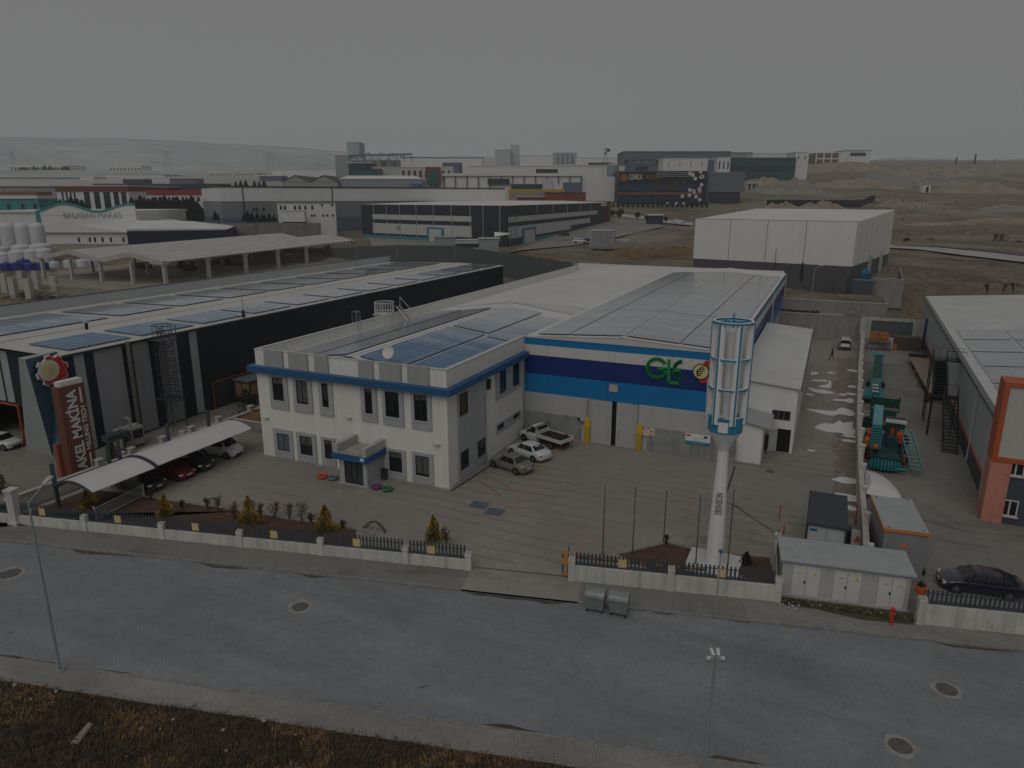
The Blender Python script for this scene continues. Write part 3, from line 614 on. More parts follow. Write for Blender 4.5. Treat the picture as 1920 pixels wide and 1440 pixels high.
sg = MB(); c = fp(1402,524); r = (fp(1474,524)[0] - fp(1330,524)[0]) / 2; ry = (fp(1402,455)[1] - fp(1402,594)[1]) / 2; wd_ = .30
letters = MB(); ribbon(letters,arc(c,r,ry,35,345),wd_,FY - .14,FY - .004); ribbon(letters,[(c[0] + .1,c[1]),(c[0] + r,c[1]),(c[0] + r,c[1] - ry * .35)],wd_,FY - .142,FY - .004)
lo = letters.build('sign_letter',GREEN,fac); lo['label'] = 'green letter G'
letters = MB(); ribbon(letters,[fp(1493,462),fp(1493,632),fp(1566,638)],wd_ * .95,FY - .146,FY - .004); letters.build('sign_letter',GREEN,fac)['label'] = 'green letter L'
letters = MB(); c = fp(1592,540); ribbon(letters,arc(c,r * .82,ry * .95,95,262),wd_,FY - .15,FY - .004); ribbon(letters,[fp(1532,538),fp(1580,540)],wd_,FY - .152,FY - .004); letters.build('sign_letter',GREEN,fac)['label'] = 'green letter E'
def gear(mb,r,teeth,th,y0,y1,M_=None,m=0,a0=0,a1=360):
 pts = []
 for i in range(teeth):
  for k,(da,rr) in enumerate(((-.30,.84),(-.20,1),(.20,1),(.30,.84))): a = 2 * math.pi * (i + da) / teeth + .2; pts.append((r * rr * math.cos(a),y0,r * rr * math.sin(a)))
 mb.prism(pts,(0,y1 - y0,0),m)
def disc(mb,c,r,y0,y1,m=0,n=28,sx=1): mb.prism([(c[0] + r * sx * math.cos(2 * math.pi * i / n),y0,c[1] + r * math.sin(2 * math.pi * i / n)) for i in range(n)],(0,y1 - y0,0),m)
ge = fp(1735,550); rr = (fp(1790,550)[0] - fp(1676,550)[0]) / 2
mb = MB(); gear(mb,rr * 1.72,8,0,FY - .16,FY - .006); gc = fp(1790,562); mb.xf(Matrix.Translation((gc[0],0,gc[1]))); go = mb.build('gear_emblem',RED,fac)
mb = MB(); disc(mb,ge,rr * 1.1,FY - .19,FY - .165,0); mb.build('emblem_rim',BLACK,go)
mb = MB(); disc(mb,ge,rr * .97,FY - .22,FY - .192,0); mb.build('emblem_disc',M('pale_yellow',(.62,.55,.25),.4,var=.04),go)
mb = MB()
for i in range(5): z = ge[1] + (.62 - .31 * i) * rr; x = ge[0] + (.18 - .1 * i) * rr; w_ = rr * (.28 + .16 * (2 - abs(2 - i)) * .7); mb.prism([(x - w_,FY - .24,z - .09 * rr),(x + w_,FY - .24,z + .12 * rr),(x + w_ * .95,FY - .24,z + .26 * rr),(x - w_ * .95,FY - .24,z + .05 * rr)],(0,.018,0))
mb.prism([(ge[0] - .5 * rr,FY - .245,ge[1] - .45 * rr),(ge[0] - .3 * rr,FY - .245,ge[1] - .6 * rr),(ge[0] - .42 * rr,FY - .245,ge[1] + .1 * rr),(ge[0] + .3 * rr,FY - .245,ge[1] + .8 * rr),(ge[0] + .05 * rr,FY - .245,ge[1] + .75 * rr),(ge[0] - .62 * rr,FY - .245,ge[1] + .05 * rr)],(0,.018,0))
mb.build('emblem_spiral',BLACK,go)
# annexes on the right of the hall
AX1,AY0,AY1,AZ,AZT = -1.65,69.7,103.5,6.45,6.95
ann = thing('side_annex','pale grey lean-to annex with sloping roof along the right side of the striped hall','annex',(AX1,AY0,0))
mb = MB()
da,db = PY(1455,830,AY0).x,PY(1481,830,AY0).x
dz = 2.35
def azt(x): return AZ + (AZT - AZ) * (AX1 - x) / (AX1 - FX1)
WA = M('annex_panel',(.70,.70,.68),.55,var=.05,sc=.5,streak=.08,seams=[('X',1.0,.02,.95)])
mb.prism([(FX1 + .01,AY0,0),(da,AY0,0),(da,AY0,azt(da)),(FX1 + .01,AY0,AZT)],(0,.2,0)); mb.prism([(db,AY0,0),(AX1,AY0,0),(AX1,AY0,AZ),(db,AY0,azt(db))],(0,.2,0)); mb.prism([(da,AY0,dz),(db,AY0,dz),(db,AY0,azt(db)),(da,AY0,azt(da))],(0,.2,0))
mb.box(AX1 - .2,AX1,AY0 + .2,AY1,0,AZ); mb.prism([(FX1 + .01,AY1,0),(AX1 - .2,AY1,0),(AX1 - .2,AY1,AZ),(FX1 + .01,AY1,AZT)],(0,-.2,0)); mb.build('wall',WA,ann)
mb = MB(); mb.hexa([(FX1 + .17,AY0 - .25,AZT + .03),(AX1 + .2,AY0 - .25,AZ),(AX1 + .2,AY1 + .1,AZ),(FX1 + .17,AY1 + .1,AZT + .03)],[(FX1 + .17,AY0 - .25,AZT + .13),(AX1 + .2,AY0 - .25,AZ + .1),(AX1 + .2,AY1 + .1,AZ + .1),(FX1 + .17,AY1 + .1,AZT + .13)])
mb.build('roof',M('annex_roof',(.52,.52,.515),.5,var=.12,sc=.25,seams=[('Y',.5,.05,.9)]),ann)
mb = MB(); mb.box(AX1 + .203,AX1 + .36,AY0 - .25,AY1 + .1,AZ - .1,AZ + .08); mb.build('gutter',M('dark_gutter',(.06,.06,.06),.5),ann)
mb = MB(); mb.box(da - .04,db + .04,AY0 + .15,AY0 + .19,0,dz); mb.build('doorway',DARK,ann)
mb = MB()
mb.prism([(da + .05,AY0 - .01,.05),(da - .75,AY0 - .75,.05),(da - .75,AY0 - .75,dz - .05),(da + .05,AY0 - .01,dz - .05)],(-.03,.03,0)); mb.build('door',M('door_pale',(.45,.47,.46),.5),ann)
for a,b in ((1449,1457.5),(1460.5,1468.5),(1471.5,1481)):
 x0,x1 = PY(a,777,AY0).x,PY(b,777,AY0).x; zt,zb = PY(1465,771,AY0).z,PY(1465,785.5,AY0).z; window(ann,'Y',AY0,x0 - .06,x1 + .06,zb - .06,zt + .06,x0,x1,zb,zt,GLASS,FRAME,.06,0)
shd = thing('low_shed','low pale shed with corrugated roof built against the annex beside the tower','shed',(-4.5,65.2,0))
SX1,SY0,SZL,SZR = -4.15,65.1,4.35,3.75
mb = MB(); mb.prism([(FX1 + .01,SY0,0),(SX1,SY0,0),(SX1,SY0,SZR),(FX1 + .01,SY0,SZL)],(0,.2,0)); mb.box(SX1 - .2,SX1,SY0 + .2,AY0 - .01,0,SZR); mb.build('wall',WA,shd)
mb = MB(); mb.hexa([(FX1 + .02,SY0 - .3,SZL + .02),(SX1 + .6,SY0 - .3,SZR - .1),(SX1 + .6,AY0 - .02,SZR - .1),(FX1 + .02,AY0 - .02,SZL + .02)],[(FX1 + .02,SY0 - .3,SZL + .1),(SX1 + .6,SY0 - .3,SZR - .02),(SX1 + .6,AY0 - .02,SZR - .02),(FX1 + .02,AY0 - .02,SZL + .1)])
mb.build('roof',M('corrugated_roof',(.40,.41,.41),.45,metal=.2,var=.12,seams=[('Y',.42,.16,.72)]),shd)
mb = MB(); mb.box(SX1 + .02,SX1 + .35,AY0 - 1.6,AY0 - 1.2,.6,2.0); mb.build('meter_box',BLACK,shd)
mb = MB(); mb.box(FX1,SX1 + .9,SY0 - .35,SY0 - .003,0,.12); mb.build('step',KERB,shd)
# solar arrays (each field of panels is one thing)
ALU = M('panel_rail',(.05,.055,.06),.5)
def array(label,x0,x1,y0,y1,zf,group,lift=.15,m=SOLAR):
 mb = MB(); a,b = zf(x0) + lift,zf(x1) + lift; t = .05
 mb.hexa([(x0,y0,a - t),(x1,y0,b - t),(x1,y1,b - t),(x0,y1,a - t)],[(x0,y0,a),(x1,y0,b),(x1,y1,b),(x0,y1,a)])
 n = max(2,int((x1 - x0) / 1.6) + 1)
 o = tag(mb.build('solar_array',m),label,'solar panels',group)
 rb = MB()
 for i in range(n): x = x0 + .15 + (x1 - x0 - .3) * i / (n - 1); rb.box(x - .05,x + .05,y0 + .05,y1 - .05,zf(x) + .09,zf(x) + lift - .06)
 rb.build('rail',ALU,o); return o
ozf = lambda x: gable(x,OX0 + .3,ORX,OX1 - .3,OZE,OZR)
Yf = OY + .9
for lb,x0,x1,y0,y1 in (('left slope, column next to the parapet wall',-46.4,-42.3,Yf,79),('left slope, column next to the ridge',-41.9,-38.3,Yf,79),
 ('right slope, column by the ridge, nearest the street',-36.9,-32.6,Yf,65.6),('right slope, column by the ridge, farther back',-36.9,-32.6,66.3,81.5),('right slope, outer column, nearest the street',-32.2,-28.0,Yf,64.2),('right slope, outer column, farther back',-32.2,-28.3,64.9,79.5)):
 array('solar array on the office, ' + lb,x0,x1,y0,y1,ozf,'solar arrays on the office roof')
fzf = lambda x: gable(x,FX0 + .3,FR,FX1 + .03,FZE + .08,FZR + .08)
ry = [FY + .6,65.9 + .9,81.4,82.1,98.6,99.3,116,116.7,130]
rn = ['front row','second row','third row','back row']
for sl_,cs in (('left slope',((-26.4,-23.15),(-23.0,-17.5))),('right slope',((-17.3,-12.2),(-12.05,-8.0)))):
 for ci,(x0,x1) in enumerate(cs):
  for ri in range(4):
   nr = 'beside the ridge' if (ci == 1) == (sl_ == 'left slope') else 'along the eave'
   array(f'solar array on the striped hall, {sl_} {nr}, {rn[ri]}',x0,x1,(FY + .5,81.8,99.0,116.2)[ri],(81.6,98.8,116,131)[ri],fzf,'solar arrays on the striped hall',m=SOLARF)
t = thing('satellite_dish','white satellite dish on the office roof edge','satellite dish',(PY(*zx(1165,450),OY + .9).x,OY + .9,10.2))
mb = MB(); mb.cyl((0,0,0),(0,0,.7),.035); mb.build('mast',GALV,t,world=False)
mb = MB(); mb.lathe([(.02,0),(.25,.03),(.42,.1),(.55,.2),(.56,.22),(.42,.13),(.25,.06),(.02,.03)],n=20); mb.xf(Matrix.Translation((0,-.05,.95)) @ Matrix.Rotation(R(65),4,'X') @ Matrix.Rotation(0,4,'Z')); mb.build('dish',M('dish_white',(.62,.60,.58),.4),t,world=False,smooth=True)
mb = MB(); mb.cyl((0,-.1,.6),(0,-.5,1.05),.015); mb.build('feed_arm',GALV,t,world=False)
c = PX(*(640 + 930 / 12,540 + 560 / 12),OX0 - 1.0); cy = c.y
t = thing('ladder_cage','white round barred ladder cage standing on the long parapet wall','ladder cage',(OX0 - .75,cy,OZ - 1.2)); WST = M('white_steel',(.55,.55,.55),.45,var=.1)
mb = MB(); r = 1.15
for i in range(22): a = 2 * math.pi * i / 22; mb.cyl((r * math.cos(a),r * math.sin(a),-2.4),(r * math.cos(a),r * math.sin(a),2.6),.035,n=5)
for z in (-1.5,0.2,1.4,2.55): mb.ring((0,0,z),r + .04,.08,.09,24)
mb.build('cage',WST,t,world=False)
mb = MB(); mb.box(-1,1,-1,1,1.1,1.2); mb.box(.2,1.0,-.4,.6,1.2,1.26); mb.build('platform',WST,t,world=False)
mb = MB(); [mb.cyl((-.3,y,-9),(-.3,y,2.6),.04) for y in (-.25,.25)]; [mb.cyl((-.3,-.25,z / 3 - 8),(-.3,.25,z / 3 - 8),.02) for z in range(30)]; mb.build('ladder',WST,t,world=False)
t = thing('roof_steps','short steel steps with wooden treads leading from the parapet down to the roof','steps',(OX0 + 1.0,cy + 1.0,OZE)); mb = MB()
for y in (0,.7): mb.hexa([(-.7,y,1.75),(1.1,y,0),(1.1,y + .05,0),(-.7,y + .05,1.75)],[(-.7,y,1.95),(1.1,y,.2),(1.1,y + .05,.2),(-.7,y + .05,1.95)])
mb.build('stringer',WST,t,world=False); mb = MB()
for i in range(7): f_ = i / 6; mb.box(-.75 + 1.75 * f_,-.5 + 1.75 * f_,.05,.7,1.72 - 1.7 * f_,1.78 - 1.7 * f_)
mb.build('tread',M('wood_tread',(.24,.17,.10),.8,var=.3,sc=3),t,world=False); mb = MB(); mb.tube([(-.6,.75,1.8),(-.6,.75,2.9),(.8,.75,1.6),(.8,.75,.4)],.03); mb.build('handrail',WST,t,world=False)
p = PX(*(640 + 340 / 12,540 + 700 / 12),OX0); t = thing('roof_ladder','small grey hooped ladder over the parapet wall left of the white cage','ladder',(OX0 + .4,p.y,OZE)); mb = MB()
for y in (-.3,.3): mb.tube([(-.1,y,0),(-.1,y,2.3),(-.75,y,2.3),(-.75,y,1.0)],.03)
for i in range(8): mb.cyl((-.1,-.3,.25 * i + .1),(-.1,.3,.25 * i + .1),.02)
mb.build('rails',GALV,t,world=False); mb = MB(); mb.tube([(-.1,-.3,2.3),(-.1,-.3,2.2),(-.1,.3,2.3)],.03); mb.build('hoop',GALV,t,world=False)
# factory on the left
LX,LX0,LYa,LYb,LZ,LR = -64.2,-93.0,40.4,138.0,9.85,-75.0
CHAR = M('charcoal_cladding',(.010,.016,.028),.5,var=.10,sc=.5,seams=[('Y',6.2,.06,.6)])
LPAN = M('silver_grey_cladding',(.27,.28,.30),.5,var=.07,sc=.3,streak=.12)
LPAN2 = M('pale_green_grey_panel',(.33,.36,.36),.6,var=.08,sc=.5,streak=.10)
BLUEP = M('steel_blue_panel',(.075,.135,.20),.4,var=.12,sc=.5,seams=[('Z',1.05,.05,1.5)])
ORANGE = M('orange_trim',(.42,.09,.03),.5,var=.1)
LROOF = M('left_roof_sheet',(.50,.48,.455),.55,var=.14,sc=.15,seams=[('Y',.5,.05,.88)])
LPAR = M('parapet_cladding',(.44,.46,.47),.55,var=.07,sc=.4,streak=.08)
lf = thing('machine_factory','dark striped factory with pale roof full of solar panels on the left','factory',(LX,LYa,0))
mb = MB()
mb.box(LX - .3,LX,LYa,LYb,0,LZ); mb.box(LX0,LX - .3,LYb - .3,LYb,0,LZ); mb.box(LX0,LX - .3,LYa + .6,LYa + .9,3.9,LZ - .3); mb.box(LX0,-78,LYa + .6,LYa + .9,0,3.9)
mb.build('wall',CHAR,lf)
mb = MB(); mb.box(LX0 - .25,LX0 + .05,LYa + .5,LYb,0,11.05); mb.build('parapet_wall',LPAR,lf); mb = MB(); mb.box(LX0 - .3,LX0 + .1,LYa + .5,LYb,11.052,11.12); mb.build('coping',M('dark_coping',(.05,.055,.07),.5),lf)
mb = MB(); zr = 10.0
for x0,x1,za,zb in ((LX0 + .05,LR,LZ - .25,zr),(LR,LX + .25,zr,LZ)): mb.hexa([(x0,LYa - .1,za),(x1,LYa - .1,zb),(x1,LYb,zb),(x0,LYb,za)],[(x0,LYa - .1,za + .07),(x1,LYa - .1,zb + .07),(x1,LYb,zb + .07),(x0,LYb,za + .07)])
mb.box(LR - .5,LR + .5,LYa,LYb,zr + .03,zr + .13); mb.build('roof',LROOF,lf)
mb = MB(); mb.box(LX + .02,LX + .27,LYa - .1,LYb,LZ - .22,LZ - .01); mb.build('eave_trim',M('eave_dark',(.03,.033,.045),.5),lf)
def z5(x,y): return (x / 4,560 + y / 4)
def lY(x,up=18): yt = 440 - (x - 470) * .2085 + up; return PX(*z5(x,yt),LX).y
for a,b,m in ((548,622,LPAN2),(697,908,LPAN),(985,1106,LPAN),(1178,1312,LPAN),(1412,1466,LPAN2)):
 mb = MB(); mb.box(LX + .003,LX + .06,lY(a),lY(b),.15,LZ - .23,0); mb.build('cladding_panel',m,lf)
ya = lY(1545); mb = MB(); mb.box(LX + .003,LX + .05,ya,LYb,.0,3.2); mb.build('lower_wall',M('lower_wall_grey',(.035,.04,.045),.7,var=.15,streak=.2),lf)
mb = MB(); mb.box(LX + .052,LX + .09,ya,LYb,3.2,3.3); mb.box(LX + .052,LX + .09,ya - .05,ya + .05,.0,3.2); mb.build('orange_band',ORANGE,lf)
A,B,C = G(34,671,10.2),G(47,674,10.2),G(107,659,10.2); A1,B1,C1 = G(50,846),G(98,855),G(120,858)
D,D1 = Vector((A.x,C.y,10.2)),Vector((A1.x,C1.y + .3,0))
mb = MB(); mb.add([A,B,C,D,A1,B1,C1,D1],[(0,3,2,1),(0,1,5,4),(2,3,7,6),(3,0,4,7)],0); mb.add([B,C,C1,B1],[(0,3,2,1)],1); mb.build('portal',[LPAN2,BLUEP],lf)
mb = MB(); q = G(118,895); [mb.box(-66.6 + i * .35,-66.3 + i * .35,39.6,40.2,0,2.6) for i in (0,)];
for i,px in enumerate((0,17)):
 x = PY(px,690,LYa + .6).x; mb = MB(); mb.box(x - 1.0,x + .1,LYa + .52,LYa + .597,4.3,LZ - .35); mb.build('cladding_panel',LPAN2,lf)
a = PY(33,760,LYa + .5); mb = MB(); mb.box(-84,a.x + .05,LYa + .45,LYa + .597,3.95,4.08); mb.box(a.x - .04,a.x + .08,LYa + .4,LYa + .597,0,3.95); mb.build('orange_band',ORANGE,lf)
mb = MB(); mb.box(-84,a.x - .08,LYa + 4.5,LYa + 4.6,0,3.9); mb.build('garage_back',DARK,lf)
fy = PX(*z5(955,330),LX + .5).y; ft = PX(*z5(955,322),LX + .5).z
mb = MB(); mb.cyl((LX + .5,fy,.2),(LX + .5,fy,ft),.22,n=12); [mb.cyl((LX + .5,fy,z),(LX + .5,fy,z + .1),.27,n=12) for z in (2,4,6,8)]; mb.build('flue_pipe',M('rusty_galvanised',(.18,.165,.14),.5,metal=.4,var=.35,sc=2),lf)
t = thing('caged_ladder','dark steel caged escape ladder running up the wall of the left factory','ladder',(LX + 1.3,PX(*z5(1245,600),LX + 1).y,0)); LCG = M('cage_steel',(.05,.055,.065),.5,var=.2)
top = PX(*z5(1215,200),LX + 1.3).z
mb = MB(); r = .95
for i in range(14): a = 2 * math.pi * i / 14; mb.cyl((r * math.cos(a),r * math.sin(a),3),(r * math.cos(a),r * math.sin(a),top),.022,n=4)
for k in range(12): z = 3 + (top - 3) * k / 11; mb.ring((0,0,z),r + .03,.06,.07,18)
mb.build('cage',LCG,t,world=False)
mb = MB(); [mb.cyl((x,y,0),(x,y,top),.05,n=5) for x,y in ((-.3,-.3),(-.3,.3),(.9,-.9),(.9,.9))]; [mb.cyl((-.3,-.3,.3 * k),(-.3,.3,.3 * k),.02,n=4) for k in range(1,int(top / .3))]; mb.build('ladder',LCG,t,world=False)
mb = MB(); [mb.box(-1.1,1,-1,1,z,z + .06) for z in (3.3,top - 1.5)]
for k in range(6): z = .5 + k * (top - 1.5) / 6; mb.cyl((.9,-.9 if k % 2 else .9,z),(.9,.9 if k % 2 else -.9,z + 1.2),.035,n=4)
mb.build('bracing',LCG,t,world=False)
lzf = lambda x: (LZ - .18 + (zr - LZ + .25) * (x - LX0) / (LR - LX0)) if x < LR else gable(x,LR - 1,LR,LX + .25,LZ + .07,zr + .07)
fr_ = [(41.4,56.2)] + [(57.9 + 8.75 * i,65.4 + 8.75 * i) for i in range(9)]; nr_ = [(42.2 + 8.0 * i,48.9 + 8.0 * i) for i in range(12)]
for i,(a,b) in enumerate(fr_): array(f'solar array on the left factory roof, far side of the ridge, {ORD[i]} from the street',-89.6,-78.2,a,b,lzf,'solar arrays on the left factory',m=SOLARL)
for i,(a,b) in enumerate(nr_): array(f'solar array on the left factory roof, near side of the ridge, {ORD[i]} from the street',-71.0,-65.0,a,b,lzf,'solar arrays on the left factory',m=SOLARN)
for px,py,lb in ((163,618,'short roof vent by the ridge of the left factory'),):
 p = G(px,py,10.9); t = thing('roof_vent','small dark pipe vent on the ridge of the left factory roof','vent',p); mb = MB(); mb.cyl((0,0,0),(0,0,.7),.16); mb.build('pipe',BLACK,t,world=False); mb = MB(); mb.lathe([(.3,.7),(.3,.8),(.05,1)],n=10); mb.build('cap',GALV,t,world=False)
p = G(457,596,9.9); t = thing('antenna_mast','thin lightning mast on the eave of the left factory roof','mast',p); mb = MB(); mb.cyl((0,0,0),(0,0,3.6),.035,.015,n=6); mb.build('mast',BLACK,t,world=False); mb = MB(); mb.box(-.12,.12,-.12,.12,0,.9); mb.build('mast_base',BLACK,t,world=False)
g = G(101,722,8.1); g = PX(101,695,-63.7)
t = thing('gear_emblem_sign','round red and white gear emblem sign high on the blue portal of the left factory','sign',(-63.9,g.y,g.z)); WHS = M('sign_white',(.62,.62,.60),.4,var=.03); RZ = Matrix.Rotation(R(90),4,'Z')
def face_x(mb): return mb.xf(RZ)                      # XZ drawing facing -Y -> facing +X
mb = MB(); gear(mb,1.5,8,0,-.1,.1); face_x(mb); mb.build('backing',WHS,t,world=False)
mb = MB(); gear(mb,1.38,8,0,-.16,-.103); face_x(mb); mb.build('gear',RED,t,world=False)
mb = MB(); disc(mb,(-.42,.14),.95,-.2,-.165); face_x(mb); mb.build('disc',WHS,t,world=False)
mb = MB(); disc(mb,(-.34,.08),.74,-.23,-.205); face_x(mb); mb.build('disc_centre',M('pale_yellow',(.62,.55,.25),.4),t,world=False)
mb = MB()
for i in range(4): mb.prism([(-.6 + i * .06,-.25,-.35 + i * .2),(.02 + i * .06,-.25,-.15 + i * .2),(.05 + i * .06,-.25,-.05 + i * .2),(-.57 + i * .06,-.25,-.25 + i * .2)],(0,.018,0))
face_x(mb); mb.build('stripes',M('pale_grey',(.45,.45,.43),.5),t,world=False)
SXp = -58.2; a = PX(108,728,SXp); b = PX(157,717,SXp); zt = (a.z + b.z) / 2; y0,y1 = a.y,b.y; wy = y1 - y0
t = thing('totem_sign','tall brown totem sign with white vertical lettering beside the carport','sign',(SXp - .5,(y0 + y1) / 2,0)); BRN = M('sign_brown',(.155,.058,.040),.45,var=.08)
mb = MB(); mb.box(-.4,.5,-wy / 2,wy / 2,.3,zt); mb.build('panel',BRN,t,world=False)
mb = MB(); mb.box(-.2,.3,-wy / 2 + .3,wy / 2 - .1,0,.3); mb.build('base',CONC,t,world=False)
mb = MB(); mb.box(-.3,.4,-wy / 2 + .25,wy / 2 - .05,zt + .003,zt + .42); mb.build('cap',WHS,t,world=False)
def vtext(txt,size,length,yc,zc,off_):
 m_ = text_mb(txt,size,.06,off_); xs = [v[0] for v in m_.v]; k = length / (max(xs) - min(xs)); c_ = (max(xs) + min(xs)) / 2
 zs = [v[2] for v in m_.v]; hz = (max(zs) + min(zs)) / 2
 out = MB(); out.v = [(.54 - v[1] * .5,yc - (v[2] - hz),zc + (v[0] - c_) * k) for v in m_.v]; out.f = m_.f; out.m = m_.m; return out
hgt = zt - .5
vtext('AKEL MAKİNA',1.18,hgt * .90,-wy * .13,.5 + hgt * .5,.035).build('lettering',WHS,t,world=False)
vtext('MILLING TECH',.58,hgt * .50,wy * .30,.5 + hgt * .50,.012).build('lettering',WHS,t,world=False)
mb = MB(); [mb.box(.502,.56,wy * .30 - .07,wy * .30 + .07,z0,z1) for z0,z1 in ((.5 + hgt * .04,.5 + hgt * .21),(.5 + hgt * .79,.5 + hgt * .96))]; mb.build('dash',WHS,t,world=False)
mb = MB(); mb.box(-1.0,-.5,-wy / 2 - .3,-wy / 2 + .2,0,3.4); mb.build('orange_pier',M('orange_brown',(.28,.09,.05),.6,var=.15),t,world=False)
BW = -56.9; WALLM = M('rendered_wall',(.47,.455,.42),.9,var=.18,sc=.8,streak=.35); WALLC = M('wall_coping',(.42,.40,.37),.85,var=.2,sc=1.5)
t = thing('boundary_wall','low rendered wall with piers between the left factory yard and the carport','wall',(BW,40,0)); mb = MB(); mb.box(BW - .12,BW + .12,30,92,-.1,1.15); mb.build('wall',WALLM,t)
mb = MB(); mb.box(BW - .2,BW + .2,30,92,1.152,1.24); mb.build('coping',WALLC,t)
for y in (38,41.2,44.6,48,51.5,56): mb = MB(); mb.box(BW - .24,BW + .24,y - .24,y + .24,-.1,1.7); mb.box(BW - .3,BW + .3,y - .3,y + .3,1.7,1.82); mb.build('pier',WALLC,t)
t = thing('side_retaining_wall','low grey retaining wall with rust coloured soil behind between carport and office','wall',(-53,53,0)); mb = MB(); mb.box(-56.7,OX0 - .03,53.2,53.4,0,1.1); mb.build('wall',M('grey_render',(.21,.21,.20),.9,var=.2),t)
mb = MB(); mb.box(-56.7,OX0 - .03,53.15,53.45,1.1,1.17); mb.build('coping',WALLC,t)
sheet('soil_bank',[(-56.7,53.5),(OX0 - .03,53.5),(OX0 - .03,75),(-56.7,75)],M('rust_soil',(.17,.10,.055),1,var=.4,sc=1.2),.95)
MEMB = M('white_membrane',(.55,.535,.53),.5,var=.05,sc=.6); CST = M('carport_steel',(.055,.07,.085),.45,var=.15)
fa,fb_,fc = G(463,802,2.6),G(297,872,2.6),G(178,921,2.6)
fxe = (fa.x + fb_.x + fc.x) / 3; bxe = -53.7
def arch_z(u,z0,z1,rise): return z0 + (z1 - z0) * u + rise * 4 * u * (1 - u)
for label,ya_,yb_,dz in (('far bay of the white arched carport roof, over the white minivan',fb_.y + .05,fa.y + .2,.0),('near bay of the white arched carport roof, beside the fence',fc.y,fb_.y - .25,-.1)):
 t = thing('carport',label,'carport',((fxe + bxe) / 2,(ya_ + yb_) / 2,0),0,'carport bays'); N = 16
 mb = MB()
 for off_ in (0,.04):
  for i in range(N + 1):
   u = i / N; x = fxe + (bxe - fxe) * u
   for y in (ya_,yb_): mb.v.append((x,y,arch_z(u,2.5 + dz,2.3 + dz,.62) + off_))
 n2 = 2 * (N + 1)
 for i in range(N):
  a = 2 * i; mb.f += [[a,a + 2,a + 3,a + 1],[n2 + a,n2 + a + 1,n2 + a + 3,n2 + a + 2],[a,n2 + a,n2 + a + 2,a + 2],[a + 1,a + 3,n2 + a + 3,n2 + a + 1]]; mb.m += [0] * 4
 mb.f += [[0,1,n2 + 1,n2],[2 * N,n2 + 2 * N,n2 + 2 * N + 1,2 * N + 1]]; mb.m += [0,0]
 mb.build('membrane',MEMB,t,smooth=True)
 for y in (ya_ - .06,yb_ + .06) if dz else (yb_ + .06,ya_ - .06):
  mb = MB(); pts = [Vector((fxe + (bxe - fxe) * i / N,y,arch_z(i / N,2.5 + dz,2.3 + dz,.62))) for i in range(N + 1)]
  for p,q_ in zip(pts,pts[1:]): mb.hexa([p + Vector((0,-.05,-.12)),q_ + Vector((0,-.05,-.12)),q_ + Vector((0,.05,-.12)),p + Vector((0,.05,-.12))],[p + Vector((0,-.05,.08)),q_ + Vector((0,-.05,.08)),q_ + Vector((0,.05,.08)),p + Vector((0,.05,.08))])
  mb.build('arch',CST,t)
 mb = MB(); mb.box(bxe - .08,bxe + .08,ya_,yb_,2.12 + dz,2.24 + dz); mb.build('back_beam',CST,t)
 ys = (ya_ + .3,(ya_ + yb_) / 2,yb_ - .6) if not dz else (ya_ + .4,yb_ - .4)
 for y in ys: mb = MB(); mb.box(bxe - .6,bxe - .38,y - .13,y + .13,0,3.9 + dz); mb.box(bxe - .38,bxe - .081,y - .06,y + .06,2.0 + dz,2.2 + dz); mb.build('mast',CST,t)
 if dz: p = G(269,915); mb = MB(); mb.cyl((p.x,p.y,0),(p.x,p.y,2.6),.06); mb.build('front_post',CST,t)
t = thing('white_railing','short white metal railing with a gate end in the planting bed under the carport','railing',G(230,950))
mb = MB(); P0,P1,P2 = G(180,975),G(270,930),G(215,918); WR = M('railing_white',(.5,.5,.5),.5,var=.1)
def rail(mb,a,b,h,step=.14):
 n = int((b - a).length / step)
 for i in range(n + 1): p = a.lerp(b,i / n); mb.cyl(p,p + Vector((0,0,h)),.014,n=4)
 for z in (.08,h): mb.cyl(a + Vector((0,0,z)),b + Vector((0,0,z)),.028,n=5)
rail(mb,P0,P1,.95); mb.build('rail_section',WR,t); mb = MB(); rail(mb,P1,P2,.95); mb.build('rail_section',WR,t)
for p in (P0,P1,P2): mb = MB(); mb.box(p.x - .05,p.x + .05,p.y - .05,p.y + .05,0,1.1); mb.build('post',WR,t)
p = G(232,838); CHW = M('chiller_casing',(.37,.36,.32),.6,var=.15,streak=.25)
t = thing('chiller_unit','cream coloured chiller unit with dark grilles beside the left factory wall','air conditioner',(-61.6,p.y + .2,0)); mb = MB(); mb.box(-.7,.7,-1.15,1.15,.25,2.1); mb.build('casing',CHW,t,world=False,bevel=.03)
mb = MB(); [mb.box(.703,.73,y,y + w_,.95,1.85) for y,w_ in ((-1.0,.42),(-.46,.2),(-.12,.22),(.15,.22),(.42,.22),(.7,.3))]; mb.build('grille',BLACK,t,world=False)
for y in (-.55,.55): mb = MB(); mb.ring((0,y,2.1),.48,.1,.14,18); mb.build('fan_shroud',CHW,t,world=False)
mb = MB(); [mb.box(x,x + .12,y,y + .12,0,.25) for x in (-.6,.5) for y in (-1,.9)]; mb.build('feet',BLACK,t,world=False)
p = G(205,838); t = thing('duct_unit','dark grey duct box on legs between the totem sign and the chiller','duct',(-60.6,p.y - 1.2,0)); mb = MB(); mb.box(-.5,.5,-1.2,1.0,1.7,2.3); mb.build('duct',CST,t,world=False); mb = MB(); [mb.box(-.1,.1,y,y + .2,0,1.7) for y in (-.9,.6)]; mb.build('leg',CST,t,world=False)
mb = MB(); mb.cyl((.2,1.4,0),(.2,1.4,3.2),.1); mb.cyl((.2,1.4,3.2),(-.1,1.2,3.5),.1); mb.build('pipe',GALV,t,world=False)
